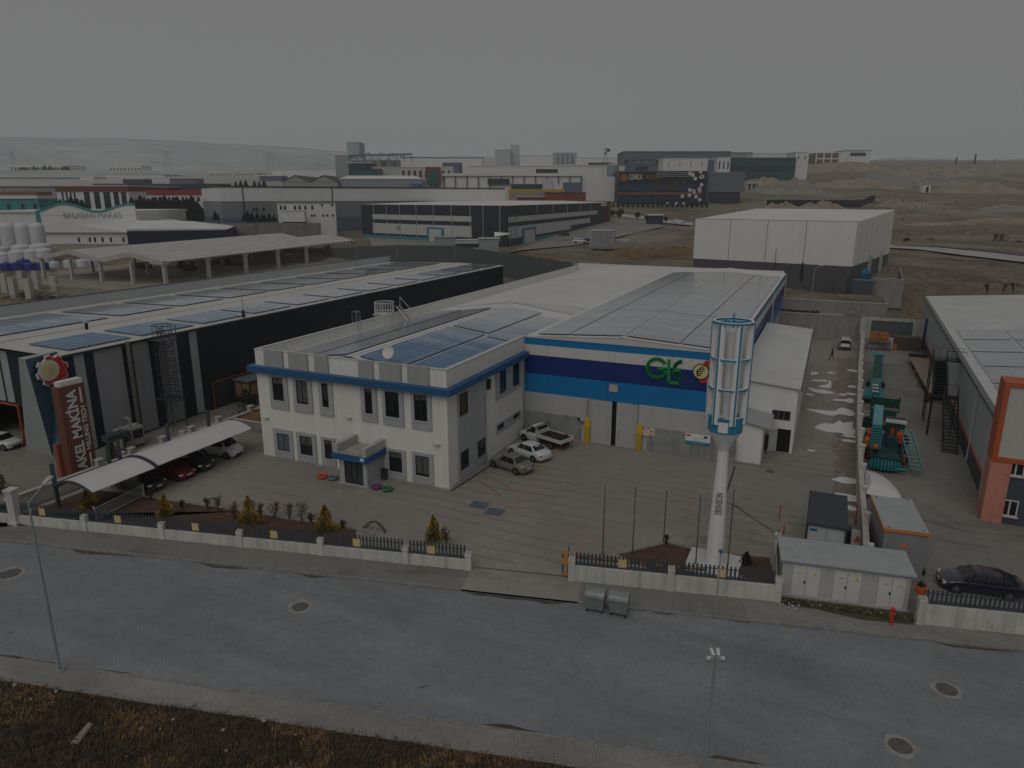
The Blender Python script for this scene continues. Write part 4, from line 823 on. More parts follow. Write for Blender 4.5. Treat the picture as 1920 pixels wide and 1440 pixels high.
for i,(px,py,lb) in enumerate(((307,818,'pale plastic barrel by the masts of the carport'),(193,858,'pale plastic barrel next to the totem sign'))):
 t = thing('barrel',lb,'barrel',(-58.6,G(px,py).y,0),0,'barrels along the boundary wall'); mb = MB(); mb.lathe([(.3,0),(.36,.15),(.36,.8),(.3,.95)],n=14); mb.build('drum',CHW,t,world=False,smooth=True); mb = MB(); mb.lathe([(.32,.95),(.32,1.02),(.1,1.05)],n=14); mb.build('lid',WALLC,t,world=False)
# building on the right
dirx = Vector((math.sin(R(1.57)),math.cos(R(1.57)),0)); RB0 = Vector((13.22,62.0,0)); RBM = Matrix.Translation((12.43,60.0,0)) @ Matrix.Rotation(-R(1.57),4,'Z')
rb = thing('right_factory','white factory with orange framed front and black outside stair on the right','factory',(12.43,60.0,0),-R(1.57))
RW = M('white_ribbed_wall',(.43,.45,.46),.55,var=.07,sc=.4,streak=.10,seams=[('Y',4.6,.12,.8),('Y',1.0,.03,.92)]); RDK = M('dark_blue_grey',(.055,.066,.08),.7,var=.10,sc=.6)
mb = MB(); mb.box(.7,1.0,2,80,1.85,7.35); mb.box(1,44,79.7,80,0,7.35); mb.build('wall',RW,rb,world=False)
mb = MB(); mb.box(.62,1.02,2,80,0,1.7); mb.build('plinth',RDK,rb,world=False)
mb = MB(); mb.box(.58,1.0,2,80,1.7,1.85); mb.build('orange_band',ORANGE,rb,world=False)
mb = MB(); mb.box(.3,.75,1.5,80.3,7.2,7.5); mb.build('gutter',M('gutter_grey',(.12,.125,.13),.5),rb,world=False)
mb = MB(); [mb.cyl((.58,y,.2),(.58,y,7.2),.07) for y in (5.5,14,36)]; mb.build('downpipe',TRIM,rb,world=False)
rz_ = lambda x: 7.4 + (x - .75) * .075
mb = MB(); mb.hexa([(.75,1.2,7.4),(22,1.2,rz_(22)),(22,80.3,rz_(22)),(.75,80.3,7.4)],[(.75,1.2,7.5),(22,1.2,rz_(22) + .1),(22,80.3,rz_(22) + .1),(.75,80.3,7.5)]); mb.hexa([(22,1.2,rz_(22)),(44,1.2,7.4),(44,80.3,7.4),(22,80.3,rz_(22))],[(22,1.2,rz_(22) + .1),(44,1.2,7.5),(44,80.3,7.5),(22,80.3,rz_(22) + .1)])
mb.build('roof',M('right_roof_sheet',(.50,.50,.50),.5,var=.16,sc=.3,seams=[('Y',.9,.08,.85)]),rb,world=False)
PEACH = M('peach_column',(.52,.215,.165),.6,var=.1,streak=.15); FWH = M('cream_front_panel',(.46,.45,.42),.6,var=.05,seams=[('Y',1.2,.02,.95)])
mb = MB(); mb.box(-.0,1.35,0,2.2,0,4.9); mb.build('corner_column',PEACH,rb,world=False)
mb = MB(); mb.box(1.35,40,.15,2,0,4.9); mb.build('front_wall',RDK,rb,world=False)
mb = MB(); mb.box(.35,40,.1,1.9,5.25,10.7); mb.build('front_panel',FWH,rb,world=False)
mb = MB(); mb.box(0,.35,-.06,2.1,4.9,11.0); mb.box(.35,40,-.06,2.1,10.7,11.0); mb.box(.35,40,-.06,2.1,4.9,5.25); mb.build('orange_frame',ORANGE,rb,world=False)
def lw(px0,px1,py0,py1,yl_):
 a = RBM.inverted() @ PY(px0,(py0 + py1) / 2,60.1 + yl_); b = RBM.inverted() @ PY(px1,(py0 + py1) / 2,60.1 + yl_); zt_,zb_ = PY(px0,py0,60.15).z,PY(px0,py1,60.15).z
 mb = MB(); mb.box(a.x,b.x,.07,.145,zb_,zt_); o = mb.build('window',TRIM,rb,world=False); k = .1; m_ = (a.x + b.x) / 2
 mb = MB(); [mb.box(x0,x1,.05,.068,zb_ + k,zt_ - k) for x0,x1 in ((a.x + k,m_ - .06),(m_ + .06,b.x - k))]; mb.build('pane',GLASS,o,world=False)
 mb = MB(); mb.box(a.x - .1,b.x + .1,.0,.14,zb_ - .12,zb_ - .003); mb.build('sill',TRIM,o,world=False)
lw(1888,1922,864,889,0); lw(1876,1909,934,964,0)
mb = MB(); mb.box(.4,.62,3.5,4.3,5.6,6.3); mb.build('wall_lamp',BLACK,rb,world=False)
for i in range(9):
 for x0,x1 in ((1.7,6.4),(6.8,12.0),(12.8,17.8),(18.2,21.6)):
  y0_ = 7 + i * 7.6; mb = MB(); z0_,z1_ = rz_(x0) + .2,rz_(x1) + .2
  vs = [RBM @ Vector(v) for v in ((x0,y0_,z0_),(x1,y0_,z1_),(x1,y0_ + 7.1,z1_),(x0,y0_ + 7.1,z0_))]
  if x0 > 12.5 and (i > 6 or i < 0): continue
  if i > 4: continue
  mb.hexa([v - Vector((0,0,.05)) for v in vs],vs); k = ((1.7,0),(6.8,1),(12.8,2),(18.2,3)); ci = dict(k)[x0]
  o = tag(mb.build('solar_array',SOLARF),f'grey solar array on the right factory, {ORD[ci]} column from eave, {ORD[i]} row from front','solar panels','solar arrays on the right factory')
  rb_ = MB(); [rb_.hexa([RBM @ Vector((x,y0_ + .1,rz_(x) + .08)),RBM @ Vector((x + .1,y0_ + .1,rz_(x) + .08)),RBM @ Vector((x + .1,y0_ + 7,rz_(x) + .08)),RBM @ Vector((x,y0_ + 7,rz_(x) + .08))],[RBM @ Vector((x,y0_ + .1,rz_(x) + .14)),RBM @ Vector((x + .1,y0_ + .1,rz_(x) + .14)),RBM @ Vector((x + .1,y0_ + 7,rz_(x) + .14)),RBM @ Vector((x,y0_ + 7,rz_(x) + .14))]) for x in (x0 + .4,x1 - .5)]; rb_.build('rail',ALU,o)
t = thing('outside_stair','black steel two flight stair against the white wall of the right factory','stair',(11.2,78.5,0),-R(1.57)); ST = BLACK
yT,zT,zM = 8.1,7.0,4.3
def flight(nm,p,q_,w_,n):
 p,q_ = Vector(p),Vector(q_); d = q_ - p; fl = Vector((d.x,d.y,0)).normalized(); sd = Vector((-fl.y,fl.x,0))
 mb = MB()
 for s_ in (0,w_):
  a,b = p + sd * s_,q_ + sd * s_; mb.hexa([a - sd * .03,b - sd * .03,b + sd * .03,a + sd * .03],[v + Vector((0,0,.28)) for v in (a - sd * .03,b - sd * .03,b + sd * .03,a + sd * .03)])
 mb.build('stringer',ST,t,world=False)
 mb = MB()
 for i in range(n): c_ = p + d * ((i + .5) / n) + Vector((0,0,.2)); mb.hexa([c_ - fl * .15,c_ + fl * .15,c_ + fl * .15 + sd * w_,c_ - fl * .15 + sd * w_],[v + Vector((0,0,.04)) for v in (c_ - fl * .15,c_ + fl * .15,c_ + fl * .15 + sd * w_,c_ - fl * .15 + sd * w_)])
 mb.build('treads',ST,t,world=False)
 mb = MB()
 for s_ in (0,w_):
  a,b = p + sd * s_,q_ + sd * s_; mb.tube([a + Vector((0,0,1.2)),b + Vector((0,0,1.2))],.03); mb.tube([a + Vector((0,0,.75)),b + Vector((0,0,.75))],.02)
  for i in range(6): c_ = a.lerp(b,i / 5); mb.cyl(c_,c_ + Vector((0,0,1.2)),.025,n=4)
 mb.build('handrail',ST,t,world=False)
flight('f1',(1.75,-2.6,0),(1.75,3.0,zM),1.25,17); flight('f2',(.85,3.3,zM),(.85,8.1,zT),1.25,13)
mb = MB(); mb.hexa([(-.4,3.3,zM - .06),(.85,3.3,zM - .06),(.85,8.1,zT - .06),(-.4,8.1,zT - .06)],[(-.4,3.3,zM - .01),(.85,3.3,zM - .01),(.85,8.1,zT - .01),(-.4,8.1,zT - .01)]); mb.build('soffit',ST,t,world=False)
mb = MB(); mb.box(-.45,1.8,2.6,3.6,zM - .1,zM); mb.build('landing',ST,t,world=False); mb = MB(); mb.box(-.45,2.6,8.0,9.9,zT - .1,zT); mb.build('landing',ST,t,world=False)
mb = MB()
for z0 in (zT,):
 for a,b in (((-.45,9.9),(2.6,9.9)),((2.6,8.0),(.9,8.0)),((-.45,9.9),(-.45,8.1))): rail(mb,Vector((a[0],a[1],z0)),Vector((b[0],b[1],z0)),1.1,.7)
rail(mb,Vector((-.45,2.6,zM)),Vector((-.45,3.6,zM)),1.1,.5); mb.build('handrail',ST,t,world=False)
for x,y,z_ in ((-.4,8.1,zT),(-.4,9.8,zT),(2.5,8.1,zT),(-.4,2.7,zM),(-.4,3.5,zM),(1.7,3.5,zM)): mb = MB(); mb.cyl((x,y,0),(x,y,z_),.06,n=6); mb.build('post',ST,t,world=False)
mb = MB()
for z_ in (2.2,4.4): mb.cyl((-.4,8.1,z_),(-.4,9.8,z_ + 1.5),.03,n=4); mb.cyl((-.4,8.1,z_),(2.5,8.1,z_),.03,n=4)
mb.build('post',ST,t,world=False)
# white water tower monument
TWX,TWY = -5.16,44.75
TW = M('tower_white',(.72,.72,.715),.4,var=.05,sc=.8,streak=.08); TB = M('tower_blue',(.03,.22,.36),.4,var=.10,sc=1.5)
t = thing('water_tower_model','tall white tower with a tapering shaft and blue ringed open top by the gate','tower',(TWX,TWY,0))
bt = (TWX,TWY)
def th(x,y): return VH(x,y,bt)
zneck,zdr0,zdr1,zr1,zr2,ztop = th(1352,843),th(1355,806),th(1357,781),th(1361,727),th(1365,672),th(1367,605)
rk = lambda px,z: px / 2 / F * ((Vector((TWX,TWY,z)) - Vector((0,0,H))).dot(FW))
rb0,rb1 = rk(33,0),rk(20.5,zneck); rd = rk(63,zdr0); rt = rk(76,ztop)
mb = MB(); mb.lathe([(rb0,.0),(rb0 * .93,zneck * .3),(rb1 * 1.03,zneck * .9),(rb1,zneck)],n=10); mb.build('shaft',TW,t,world=False)
mb = MB(); mb.lathe([(rb1 * 1.02,zneck),(rb1 * 1.12,zneck + .15),(rd * .72,zneck + (zdr0 - zneck) * .62),(rd * .97,zdr0)],n=28); mb.build('flare',TW,t,world=False,smooth=True)
mb = MB(); mb.lathe([(rd,zdr0 + .003),(rd,zdr1),(rd * 1.05,zdr1 + .02),(rd * 1.05,zdr1 + .1),(rd * .86,zdr1 + .1),(rd * .86,zdr1 - .35),(.1,zdr1 - .35)],n=32); dr = mb.build('drum',TB,t,world=False)
mb = MB(); a0 = math.atan2(-TWY,-TWX) - .12
mb.add([(rd * 1.012 * math.cos(a0 + k * .14),rd * 1.012 * math.sin(a0 + k * .14),z) for z in (zdr0 + .12,zdr1 - .1) for k in (-2,-1,0,1,2)],[(i,i + 1,i + 6,i + 5) for i in range(4)]); mb.build('drum_plate',TW,dr,world=False)
mb = MB(); mb.cyl((0,0,zdr1 - .4),(0,0,ztop - .5),rk(19,zr1),n=18); mb.build('core_tube',TW,t,world=False,smooth=True)
NP = 6; rp = rd * .93
for i in range(NP):
 a = a0 + math.pi / NP + 2 * math.pi * i / NP; lean = .06
 p = Vector((rp * math.cos(a),rp * math.sin(a),zdr1 - .3)); q_ = Vector(((rp + .05) * math.cos(a),(rp + .05) * math.sin(a),ztop))
 mb = MB(); mb.cyl(p * 1,q_ - Vector((math.cos(a),math.sin(a),0)) * .02,.23,n=12); o = mb.build('post',TW,t,world=False,smooth=True)
 u = Vector((math.cos(a),math.sin(a),0)); mb = MB(); mb.cyl(p + u * .2,q_ + u * .2,.065,n=6); mb.build('post_strip',TB,o,world=False)
for z,r in ((zr1,rd * 1.12),(zr2,rd * 1.12),(ztop,rt)):
 mb = MB(); mb.ring((0,0,z),r,.10,.12,36); o = mb.build('hoop',TB,t,world=False)
 mb = MB(); mb.ring((0,0,z + .122),r - .03,.14,.02,36); mb.build('hoop_lip',TW,o,world=False)
mb = MB(); [mb.cyl((0,0,ztop + .06),((rt - .08) * math.cos(a0 + i * math.pi / 3),(rt - .08) * math.sin(a0 + i * math.pi / 3),ztop + .06),.05,n=5) for i in range(6)]; mb.cyl((0,0,ztop - .3),(0,0,ztop + .55),.06); mb.build('spider',TB,t,world=False)
mb = MB(); [mb.cyl((0,0,zdr1 + .02),(rd * .9 * math.cos(a0 + i * math.pi / 3 + .3),rd * .9 * math.sin(a0 + i * math.pi / 3 + .3),zdr1 + .02),.09,n=5) for i in range(6)]; mb.build('drum_struts',TW,t,world=False)
mb = MB(); al = a0 - 1.35; [mb.cyl((rd * math.cos(al + s_ * .1) * 1.15,rd * math.sin(al + s_ * .1) * 1.15,zdr1),(rd * math.cos(al + s_ * .1) * 1.2,rd * math.sin(al + s_ * .1) * 1.2,zr1 + .5),.02,n=4) for s_ in (-1,1)]; mb.build('ladder',TW,t,world=False)
m_ = text_mb('ERENSON',.62,.03,.004); ze0,ze1 = th(1342,958),th(1346,919); xs = [v[0] for v in m_.v]; k_ = (ze1 - ze0) / (max(xs) - min(xs)); tx = MB()
for v in m_.v:
 z_ = ze0 + (v[0] - min(xs)) * k_; rloc = rb0 * .93 + (rb1 * 1.03 - rb0 * .93) * (z_ / zneck - .3) / .6; tx.v.append((-(v[2] - .22),-rloc * .985 - .02 + v[1],z_))
tx.f = m_.f; tx.m = m_.m; tx.xf(Matrix.Rotation(a0 + math.pi / 2 + .12,4,'Z')); tx.build('lettering',M('faded_letter',(.22,.22,.22),.6),t,world=False)
mb = MB(); a,b = G(1300,1030),G(1376,1040); mb.box(-1.75,1.7,-1.6,1.55,.02,.18); mb.build('plinth',M('plinth_white',(.5,.5,.49),.7,var=.12),t,world=False)
mb = MB(); mb.box(.95,1.05,-1.35,-1.28,.18,.9); mb.build('cable_stub',BLACK,t,world=False)
# street wall with picket fence
FD = 40.75
FW_ = M('street_wall',(.54,.525,.485),.9,var=.16,sc=.7,streak=.35); FC_ = M('fence_pier',(.55,.54,.51),.85,var=.15,sc=1.2,streak=.3); FP_ = M('picket_steel',(.050,.062,.075),.5,var=.12); YPL = M('yellow_plate',(.60,.42,.10),.5,var=.05); YPC = M('plate_print',(.55,.47,.30),.5)
def fence(label,pxs,dfront,wall_h,signs,end=(True,True),pil=1.5,orange=None,ph=.92):
 ts = [p if isinstance(p,float) else St(*p) for p in pxs]
 t = thing('street_fence',label,'fence',S((ts[0] + ts[-1]) / 2,dfront + .12,0),TH)
 c0 = (ts[0] + ts[-1]) / 2; L = lambda t_: t_ - c0
 mb = MB(); mb.box(L(ts[0]),L(ts[-1]),-.1,.1,-.12,wall_h); mb.build('wall',FW_,t,world=False)
 for i,a in enumerate(ts):
  if (i == 0 and not end[0]) or (i == len(ts) - 1 and not end[1]): continue
  mb = MB(); h = pil; mb.box(L(a) - .2,L(a) + .2,-.17,.17,-.12,h); [mb.box(L(a) - .2 + k * .155,L(a) - .2 + k * .155 + .09,-.17,.17,h + .002,h + .1) for k in range(3)]; mb.box(L(a) - .23,L(a) + .23,-.2,.2,h - .16,h - .06); mb.build('pier',FC_,t,world=False)
 for a,b in zip(ts,ts[1:]):
  mb = MB(); x0,x1 = L(a) + .24,L(b) - .24; n = int((x1 - x0) / .25)
  mb.box(x0,x1,.16,.2,wall_h + .12,wall_h + .18); mb.box(x0,x1,.16,.2,wall_h + .62,wall_h + .67); mb.box(x0,x1,.1,.22,wall_h - .02,wall_h + .07)
  for i in range(n + 1):
   x = x0 + .05 + (x1 - x0 - .1) * i / n; h = wall_h + ph
   mb.prism([(x - .065,.14,wall_h + .07),(x + .065,.14,wall_h + .07),(x + .065,.14,h - .08),(x,.14,h),(x - .065,.14,h - .08)],(0,.02,0))
  mb.build('picket_panel',FP_,t,world=False)
 for px,py in signs:
  p = G(px,py,wall_h + .38); x = L(p.dot(TE)); mb = MB(); mb.box(x - .27,x + .27,.1,.128,wall_h + .12,wall_h + .68); o = mb.build('sign_plate',YPL,t,world=False)
  mb = MB(); mb.box(x - .2,x + .2,.094,.098,wall_h + .18,wall_h + .62); mb.build('print',YPC,o,world=False)
 if orange:
  mb = MB(); a,b = L(orange[0]),L(orange[1]); n = 16; [mb.box(a + (b - a) * i / n,a + (b - a) * (i + 1) / n - .003,.42,.5,wall_h + .28,wall_h + .40,i % 2) for i in range(n)]; mb.build('gate_rail',[M('gate_orange',(.50,.20,.03),.5),M('gate_dark',(.09,.07,.04),.5)],t,world=False)
 return t
fence('long low street wall with dark picket fence in front of the office and carport',[(30,985),(155,999),(297,1016),(448,1028),(601,1042),(760,1058),(877,1071)],FD,.72,[(85,957),(229,969),(375,982),(521,996),(677,1008),(815,1021)],(False,True),1.18,ph=1.0)
fence('short low street wall with dark picket fence in front of the white tower',[(1071,1089),(1257,1112),(1458,1131)],FD,1.06,[(1167,1057),(1353,1076)],(True,True),1.55,(St(1090,1075) - .6,St(1320,1080)))
fence('street wall with dark picket fence in front of the black car',[(1724,1170),(2120,1216)],39.9,1.25,[],(True,False),1.62)
fence('street wall with dark picket fence at the far left corner',[-110.0,St(16,985)],FD,.72,[],(False,False))
p = S(St(22,987),FD + .1); t = thing('gate_pier','tall pale gate pier at the left end of the long street wall','gate pier',p,TH); mb = MB(); mb.box(-.3,.3,-.3,.3,-.12,2.7); mb.build('shaft',FC_,t,world=False); mb = MB(); mb.box(-.38,.38,-.38,.38,2.7,2.85); mb.build('cap',FC_,t,world=False); mb = MB(); mb.box(-.4,.4,-.42,.3,-.12,.25); mb.build('foot',FC_,t,world=False)
p0 = G(1458,1095); t = thing('fence_return','short dark picket fence and pier between the tower bed and transformer kiosk','fence',p0); mb = MB(); q0 = G(1455,1040)
mb.box(q0.x - .15,q0.x + .15,q0.y - .15,q0.y + .15,0,1.5); mb.box(q0.x - .2,q0.x + .2,q0.y - .2,q0.y + .2,1.5,1.62); mb.build('pier',FC_,t)
mb = MB(); a,b = S(St(1458,1131),FD + .35),q0
for i in range(11): c_ = a.lerp(b,i / 10); mb.box(c_.x - .02,c_.x + .02,c_.y - .045,c_.y + .045,.2,1.9)
for z in (.5,1.5): mb.cyl(a + Vector((0,0,z)),b + Vector((0,0,z)),.03,n=4)
mb.build('picket_panel',FP_,t)
mb = MB(); a = S(St(1458,1131) - .1,FD + .3); n_ = (b - a); mb.hexa([a,a + TE * .2,b + TE * .2,b],[v + Vector((0,0,.9)) for v in (a,a + TE * .2,b + TE * .2,b)]); mb.build('wall',FW_,t)
p = S(St(1062,1083) ,41.15); t = thing('sliding_gate_end','orange and dark end frame of the sliding gate beside the right gate pier','gate',p,TH)
mb = MB(); [mb.box(x,x + .09,-.05,.05,.1,1.9) for x in (-.3,.05)]; mb.build('frame',FP_,t,world=False); mb = MB(); 0
for z,h in ((1.72,.2),(.95,.45),(.15,.2)): mb = MB(); mb.box(-.34,.18,-.07,.07,z,z + h); mb.build('orange_block',M('gate_orange',(.50,.20,.03),.5),t,world=False)
mb = MB(); mb.cyl((.1,0,1.9),(.1,0,2.25),.04); mb.build('lamp',M('beacon_blue',(.03,.07,.2),.3),t,world=False)
struct('gate_track',MB().poly([S(tg0 + .3,41.18,.012),S(tg1 - .1,41.18,.012),S(tg1 - .1,41.28,.012),S(tg0 + .3,41.28,.012)]),M('track_dark',(.06,.05,.045),.8))
# street lamps, poles, flagpoles
def at_(x,y): return G(x,y)
LP = M('lamp_pole_paint',(.24,.28,.29),.5,var=.12,sc=2)
b = G(113,1258,0); zt = VH(41,943,b)
t = thing('street_lamp','tall pale street lamp with an angled arm on the near pavement, left side','street lamp',b)
top = Vector((0,0,zt)); hd = PS(82,908,(b.dot(HD)) + 1.6) - b
mb = MB(); mb.cyl((0,0,0),top,.085,.045,n=8); mb.build('pole',LP,t,world=False,smooth=True); mb = MB(); mb.cyl((0,0,0),(0,0,.06),.22,n=8); mb.build('base_plate',LP,t,world=False)
mb = MB(); mb.cyl(top,hd,.05,.04,n=6); mb.build('arm',LP,t,world=False)
d_ = (hd - top).normalized(); sd = d_.cross(Vector((0,0,1))).normalized(); u_ = sd.cross(d_); mb = MB(); a = hd - d_ * .05; e = hd + d_ * .75
mb.hexa([a - sd * .13 - u_ * .05,e - sd * .16 - u_ * .04,e + sd * .16 - u_ * .04,a + sd * .13 - u_ * .05],[a - sd * .1 + u_ * .06,e - sd * .14 + u_ * .03,e + sd * .14 + u_ * .03,a + sd * .1 + u_ * .06]); mb.build('lamp_head',M('lamp_head_grey',(.42,.42,.41),.4),t,world=False)
b = G(1322,1452,0); zt = VH(1334,1232,b)
t = thing('camera_pole','tall grey pole carrying four white surveillance cameras on the near pavement','camera pole',b,YAW); GP = M('pole_grey',(.27,.29,.30),.5,var=.12); CW = M('camera_white',(.60,.60,.60),.35)
zt = min(zt,6.6); mb = MB(); mb.cyl((0,0,0),(0,0,zt + .1),.10,.055,n=8); mb.build('pole',GP,t,world=False,smooth=True)
mb = MB(); mb.box(-.26,.26,-.03,.03,zt - .02,zt + .03); mb.build('bracket',CW,t,world=False)
for x,rot in ((-.13,8),(.13,-8)):
 mb = MB(); c_ = MB(); c_.box(-.055,.055,-.22,.12,-.06,.06); c_.box(-.065,.065,-.25,.1,.06,.075); mb.join(c_,Matrix.Translation((x,.12,zt + .2)) @ Matrix.Rotation(R(rot),4,'Z') @ Matrix.Rotation(R(18),4,'X')); mb.cyl((x,.05,zt),(x,.1,zt + .16),.02,n=5); mb.build('bullet_camera',CW,t,world=False,bevel=.01)
for x in (-.27,.3):
 mb = MB(); mb.lathe([(.03,zt + .05),(.09,zt + .03),(.10,zt - .06),(.085,zt - .1)],(x,-.05,0),14); o = mb.build('dome_camera',CW,t,world=False,smooth=True); mb = MB(); mb.lathe([(.08,-.1),(.07,-.16),(.03,-.19)],(x,-.05,zt),12); mb.build('lens_dome',BLACK,o,world=False,smooth=True)
b = G(1341,1158); zt = VH(1346,1036,b); t = thing('short_pole','thin grey pole with a blue cap on the pavement in front of the tower','pole',b); mb = MB(); mb.cyl((0,0,0),(0,0,zt),.05,.04,n=8); mb.build('pole',GP,t,world=False); mb = MB(); mb.lathe([(.06,zt),(.13,zt + .03),(.12,zt + .13),(.03,zt + .2)],n=10); mb.build('cap',M('cap_blue',(.03,.09,.19),.4),t,world=False)
FLG = M('flagpole_steel',(.13,.125,.12),.45,metal=.4,var=.15)
for i,(x,y,xt,yt) in enumerate(((1130,1040,1134,910),(1186,1036,1190,914),(1244,1018,1249,920),(1304,1062,1313,926),(1364,1064,1374,917))):
 b = G(x,y); zt = VH(xt,yt,b); t = thing('flagpole',f'bare thin flagpole, {ORD[i]} from the left of the five around the tower','flagpole',b,0,'bare flagpoles by the gate')
 mb = MB(); mb.cyl((0,0,0),(0,0,zt),.05,.03,n=6); mb.build('pole',FLG,t,world=False); mb = MB(); mb.cyl((0,0,zt),(0,0,zt + .08),.05,n=6); mb.build('finial',GALV,t,world=False); mb = MB(); mb.cyl((0,0,0),(0,0,.1),.1,n=8); mb.build('foot',FLG,t,world=False)
HYD = M('hydrant_red',(.55,.045,.02),.45,var=.1)
def hydrant(label,p,h):
 t = thing('hydrant',label,'hydrant',p,0,'red hydrants'); mb = MB(); mb.cyl((0,0,0),(0,0,h),.075,n=8); mb.build('standpipe',HYD,t,world=False); mb = MB(); mb.lathe([(.1,h),(.13,h + .06),(.12,h + .16),(.04,h + .22)],n=10); mb.build('bonnet',HYD,t,world=False); mb = MB(); mb.cyl((-.16,0,h * .8),(.16,0,h * .8),.05,n=6); mb.build('outlet',HYD,t,world=False); return t
hydrant('red street hydrant on the pavement in front of the transformer kiosk',G(1670,1172),.95); hydrant('red hydrant standing against the yard wall near the white tent',G(1609,912),.75)
for x,y,h,lb in ((1461,973,1.1,'thin red post in the yard left of the dark roofed cabin'),(1469,1002,.7,'short red post beside the corner of the transformer kiosk roof'),(1603,985,1.6,'tall thin red post by the wall right of the dark roofed cabin')):
 t = thing('red_post',lb,'post',G(x,y),0,'red posts around the cabin'); mb = MB(); mb.cyl((0,0,0),(0,0,h),.045,n=6); mb.build('post',RED,t,world=False); mb = MB(); mb.cyl((0,0,h),(0,0,h + .05),.06,n=6); mb.build('cap',RED,t,world=False)
BIN = M('dumpster_steel',(.27,.29,.285),.45,metal=.3,var=.15,sc=2,streak=.15)
for i,(x,y,x2,y2) in enumerate(((1097,1147,1131,1153),(1141,1154,1175,1161))):
 a,b = G(x,y,Z0),G(x2,y2,Z0); t = thing('dumpster',('left' if i == 0 else 'right') + ' one of the two grey steel dumpsters at the kerb beside the driveway','dumpster',(a + b) / 2,math.atan2((b - a).y,(b - a).x),'dumpsters at the kerb'); w_ = (b - a).length / 2 + .03
 mb = MB(); mb.hexa([(-w_ * .88,.05,.2),(w_ * .88,.05,.2),(w_ * .88,.85,.2),(-w_ * .88,.85,.2)],[(-w_,-.08,1.15),(w_,-.08,1.15),(w_,.98,1.15),(-w_,.98,1.15)]); mb.build('tub',BIN,t,world=False,bevel=.02)
 mb = MB(); N = 8
 for k in range(N): a0_,a1_ = math.pi * k / N,math.pi * (k + 1) / N; y_ = lambda q_: .45 - .55 * math.cos(q_); z_ = lambda q_: 1.152 + .28 * math.sin(q_); mb.hexa([(-w_,y_(a0_),1.152),(w_,y_(a0_),1.152),(w_,y_(a1_),1.152),(-w_,y_(a1_),1.152)],[(-w_,y_(a0_),z_(a0_) + .001),(w_,y_(a0_),z_(a0_) + .001),(w_,y_(a1_),z_(a1_) + .001),(-w_,y_(a1_),z_(a1_) + .001)])
 mb.build('lid',BIN,t,world=False); mb = MB(); mb.box(-w_ - .02,w_ + .02,-.12,-.08,1.05,1.15); mb.build('rim',BIN,t,world=False)
 for sx_ in (-1,1):
  for yy in (.1,.8): mb = MB(); mb.cyl((sx_ * w_ * .78 - .03,yy,.1),(sx_ * w_ * .78 + .03,yy,.1),.1,n=10); mb.box(sx_ * w_ * .78 - .05,sx_ * w_ * .78 + .05,yy - .06,yy + .06,.1,.22); mb.build('castor',BLACK,t,world=False)
MHC = M('manhole_iron',(.115,.105,.10),.7,var=.3,sc=4); MHR = M('manhole_frame',(.31,.29,.27),.9,var=.3,sc=2)
for x,y,r,z,lb in ((563,1138,.5,Z0,'round iron manhole cover in the street in front of the picket fence'),(1775,1293,.5,Z0,'round iron manhole cover in the street at the right edge, upper one'),(1688,1399,.5,Z0,'round iron manhole cover in the street at the right, lower one'),(18,1076,.65,Z0,'large worn manhole patch in the street at the left edge'),(1443,884,.36,.0,'dark round drain cover in the yard in front of the annex door')):
 p = G(x,y,z); t = thing('manhole_cover',lb,'manhole',(p.x,p.y,z)); mb = MB(); q = random.Random(x); n = 18; mb.poly([((r * 1.5 + q.uniform(-.12,.12)) * math.cos(2 * math.pi * i / n),(r * 1.35 + q.uniform(-.12,.12)) * math.sin(2 * math.pi * i / n),.008) for i in range(n)]); mb.build('surround',MHR if r > .4 else STAIN,t,world=False)
 mb = MB(); mb.cyl((0,0,.0),(0,0,.016),r,n=22); mb.ring((0,0,.016),r,.06,.006,22); mb.build('cover',MHC,t,world=False)
for i,(x,y) in enumerate(((898,947),(927,960))):
 c_ = G(x,y); a = G(x - 14,y + 5); t = thing('floor_plate',('left' if i == 0 else 'right') + ' one of two blue grey steel floor plates in the yard','cover plate',(c_.x,c_.y,0),R(4),'steel plates in the yard'); mb = MB(); mb.box(-.72,.72,-.62,.62,.0,.02); mb.build('plate',M('plate_blue_grey',(.10,.125,.145),.5,var=.2,sc=2),t,world=False); mb = MB(); mb.box(-.8,.8,-.7,-.62,.0,.014); mb.box(-.8,.8,.62,.7,.0,.014); mb.build('frame',KERB,t,world=False)
for x,y,c_,lb in ((605,896,(.55,.05,.02),'orange red painted tyre planter left of the porch'),(624,899,(.11,.15,.19),'blue grey painted tyre planter left of the porch'),(706,916,(.13,.04,.12),'purple painted tyre planter in front of the porch corner'),(727,920,(.03,.14,.05),'green painted tyre planter right of the porch corner')):
 t = thing('tyre_planter',lb,'planter',G(x,y),0,'painted tyre planters'); mt = M('tyre_' + lb.split()[0],c_,.6,var=.12); mb = MB(); prof = [(.36 + .12 * math.cos(a),.16 + .15 * math.sin(a)) for a in [math.pi + 2 * math.pi * k / 10 for k in range(11)]]; mb.lathe(prof,n=20); mb.f = mb.f[:-2]; mb.m = mb.m[:-2]; mb.build('tyre',mt,t,world=False,smooth=True); mb = MB(); mb.cyl((0,0,.02),(0,0,.16),.28,n=14); mb.build('soil',SOIL,t,world=False)
t = thing('litter_bin','small dark litter bin between the porch and the right hand window','bin',G(721,899)); mb = MB(); mb.box(-.2,.2,-.2,.2,.05,.85); mb.build('body',M('bin_dark',(.04,.05,.055),.5),t,world=False,bevel=.03); mb = MB(); mb.box(-.23,.23,-.23,.23,.85,.97); mb.build('lid',BLACK,t,world=False)
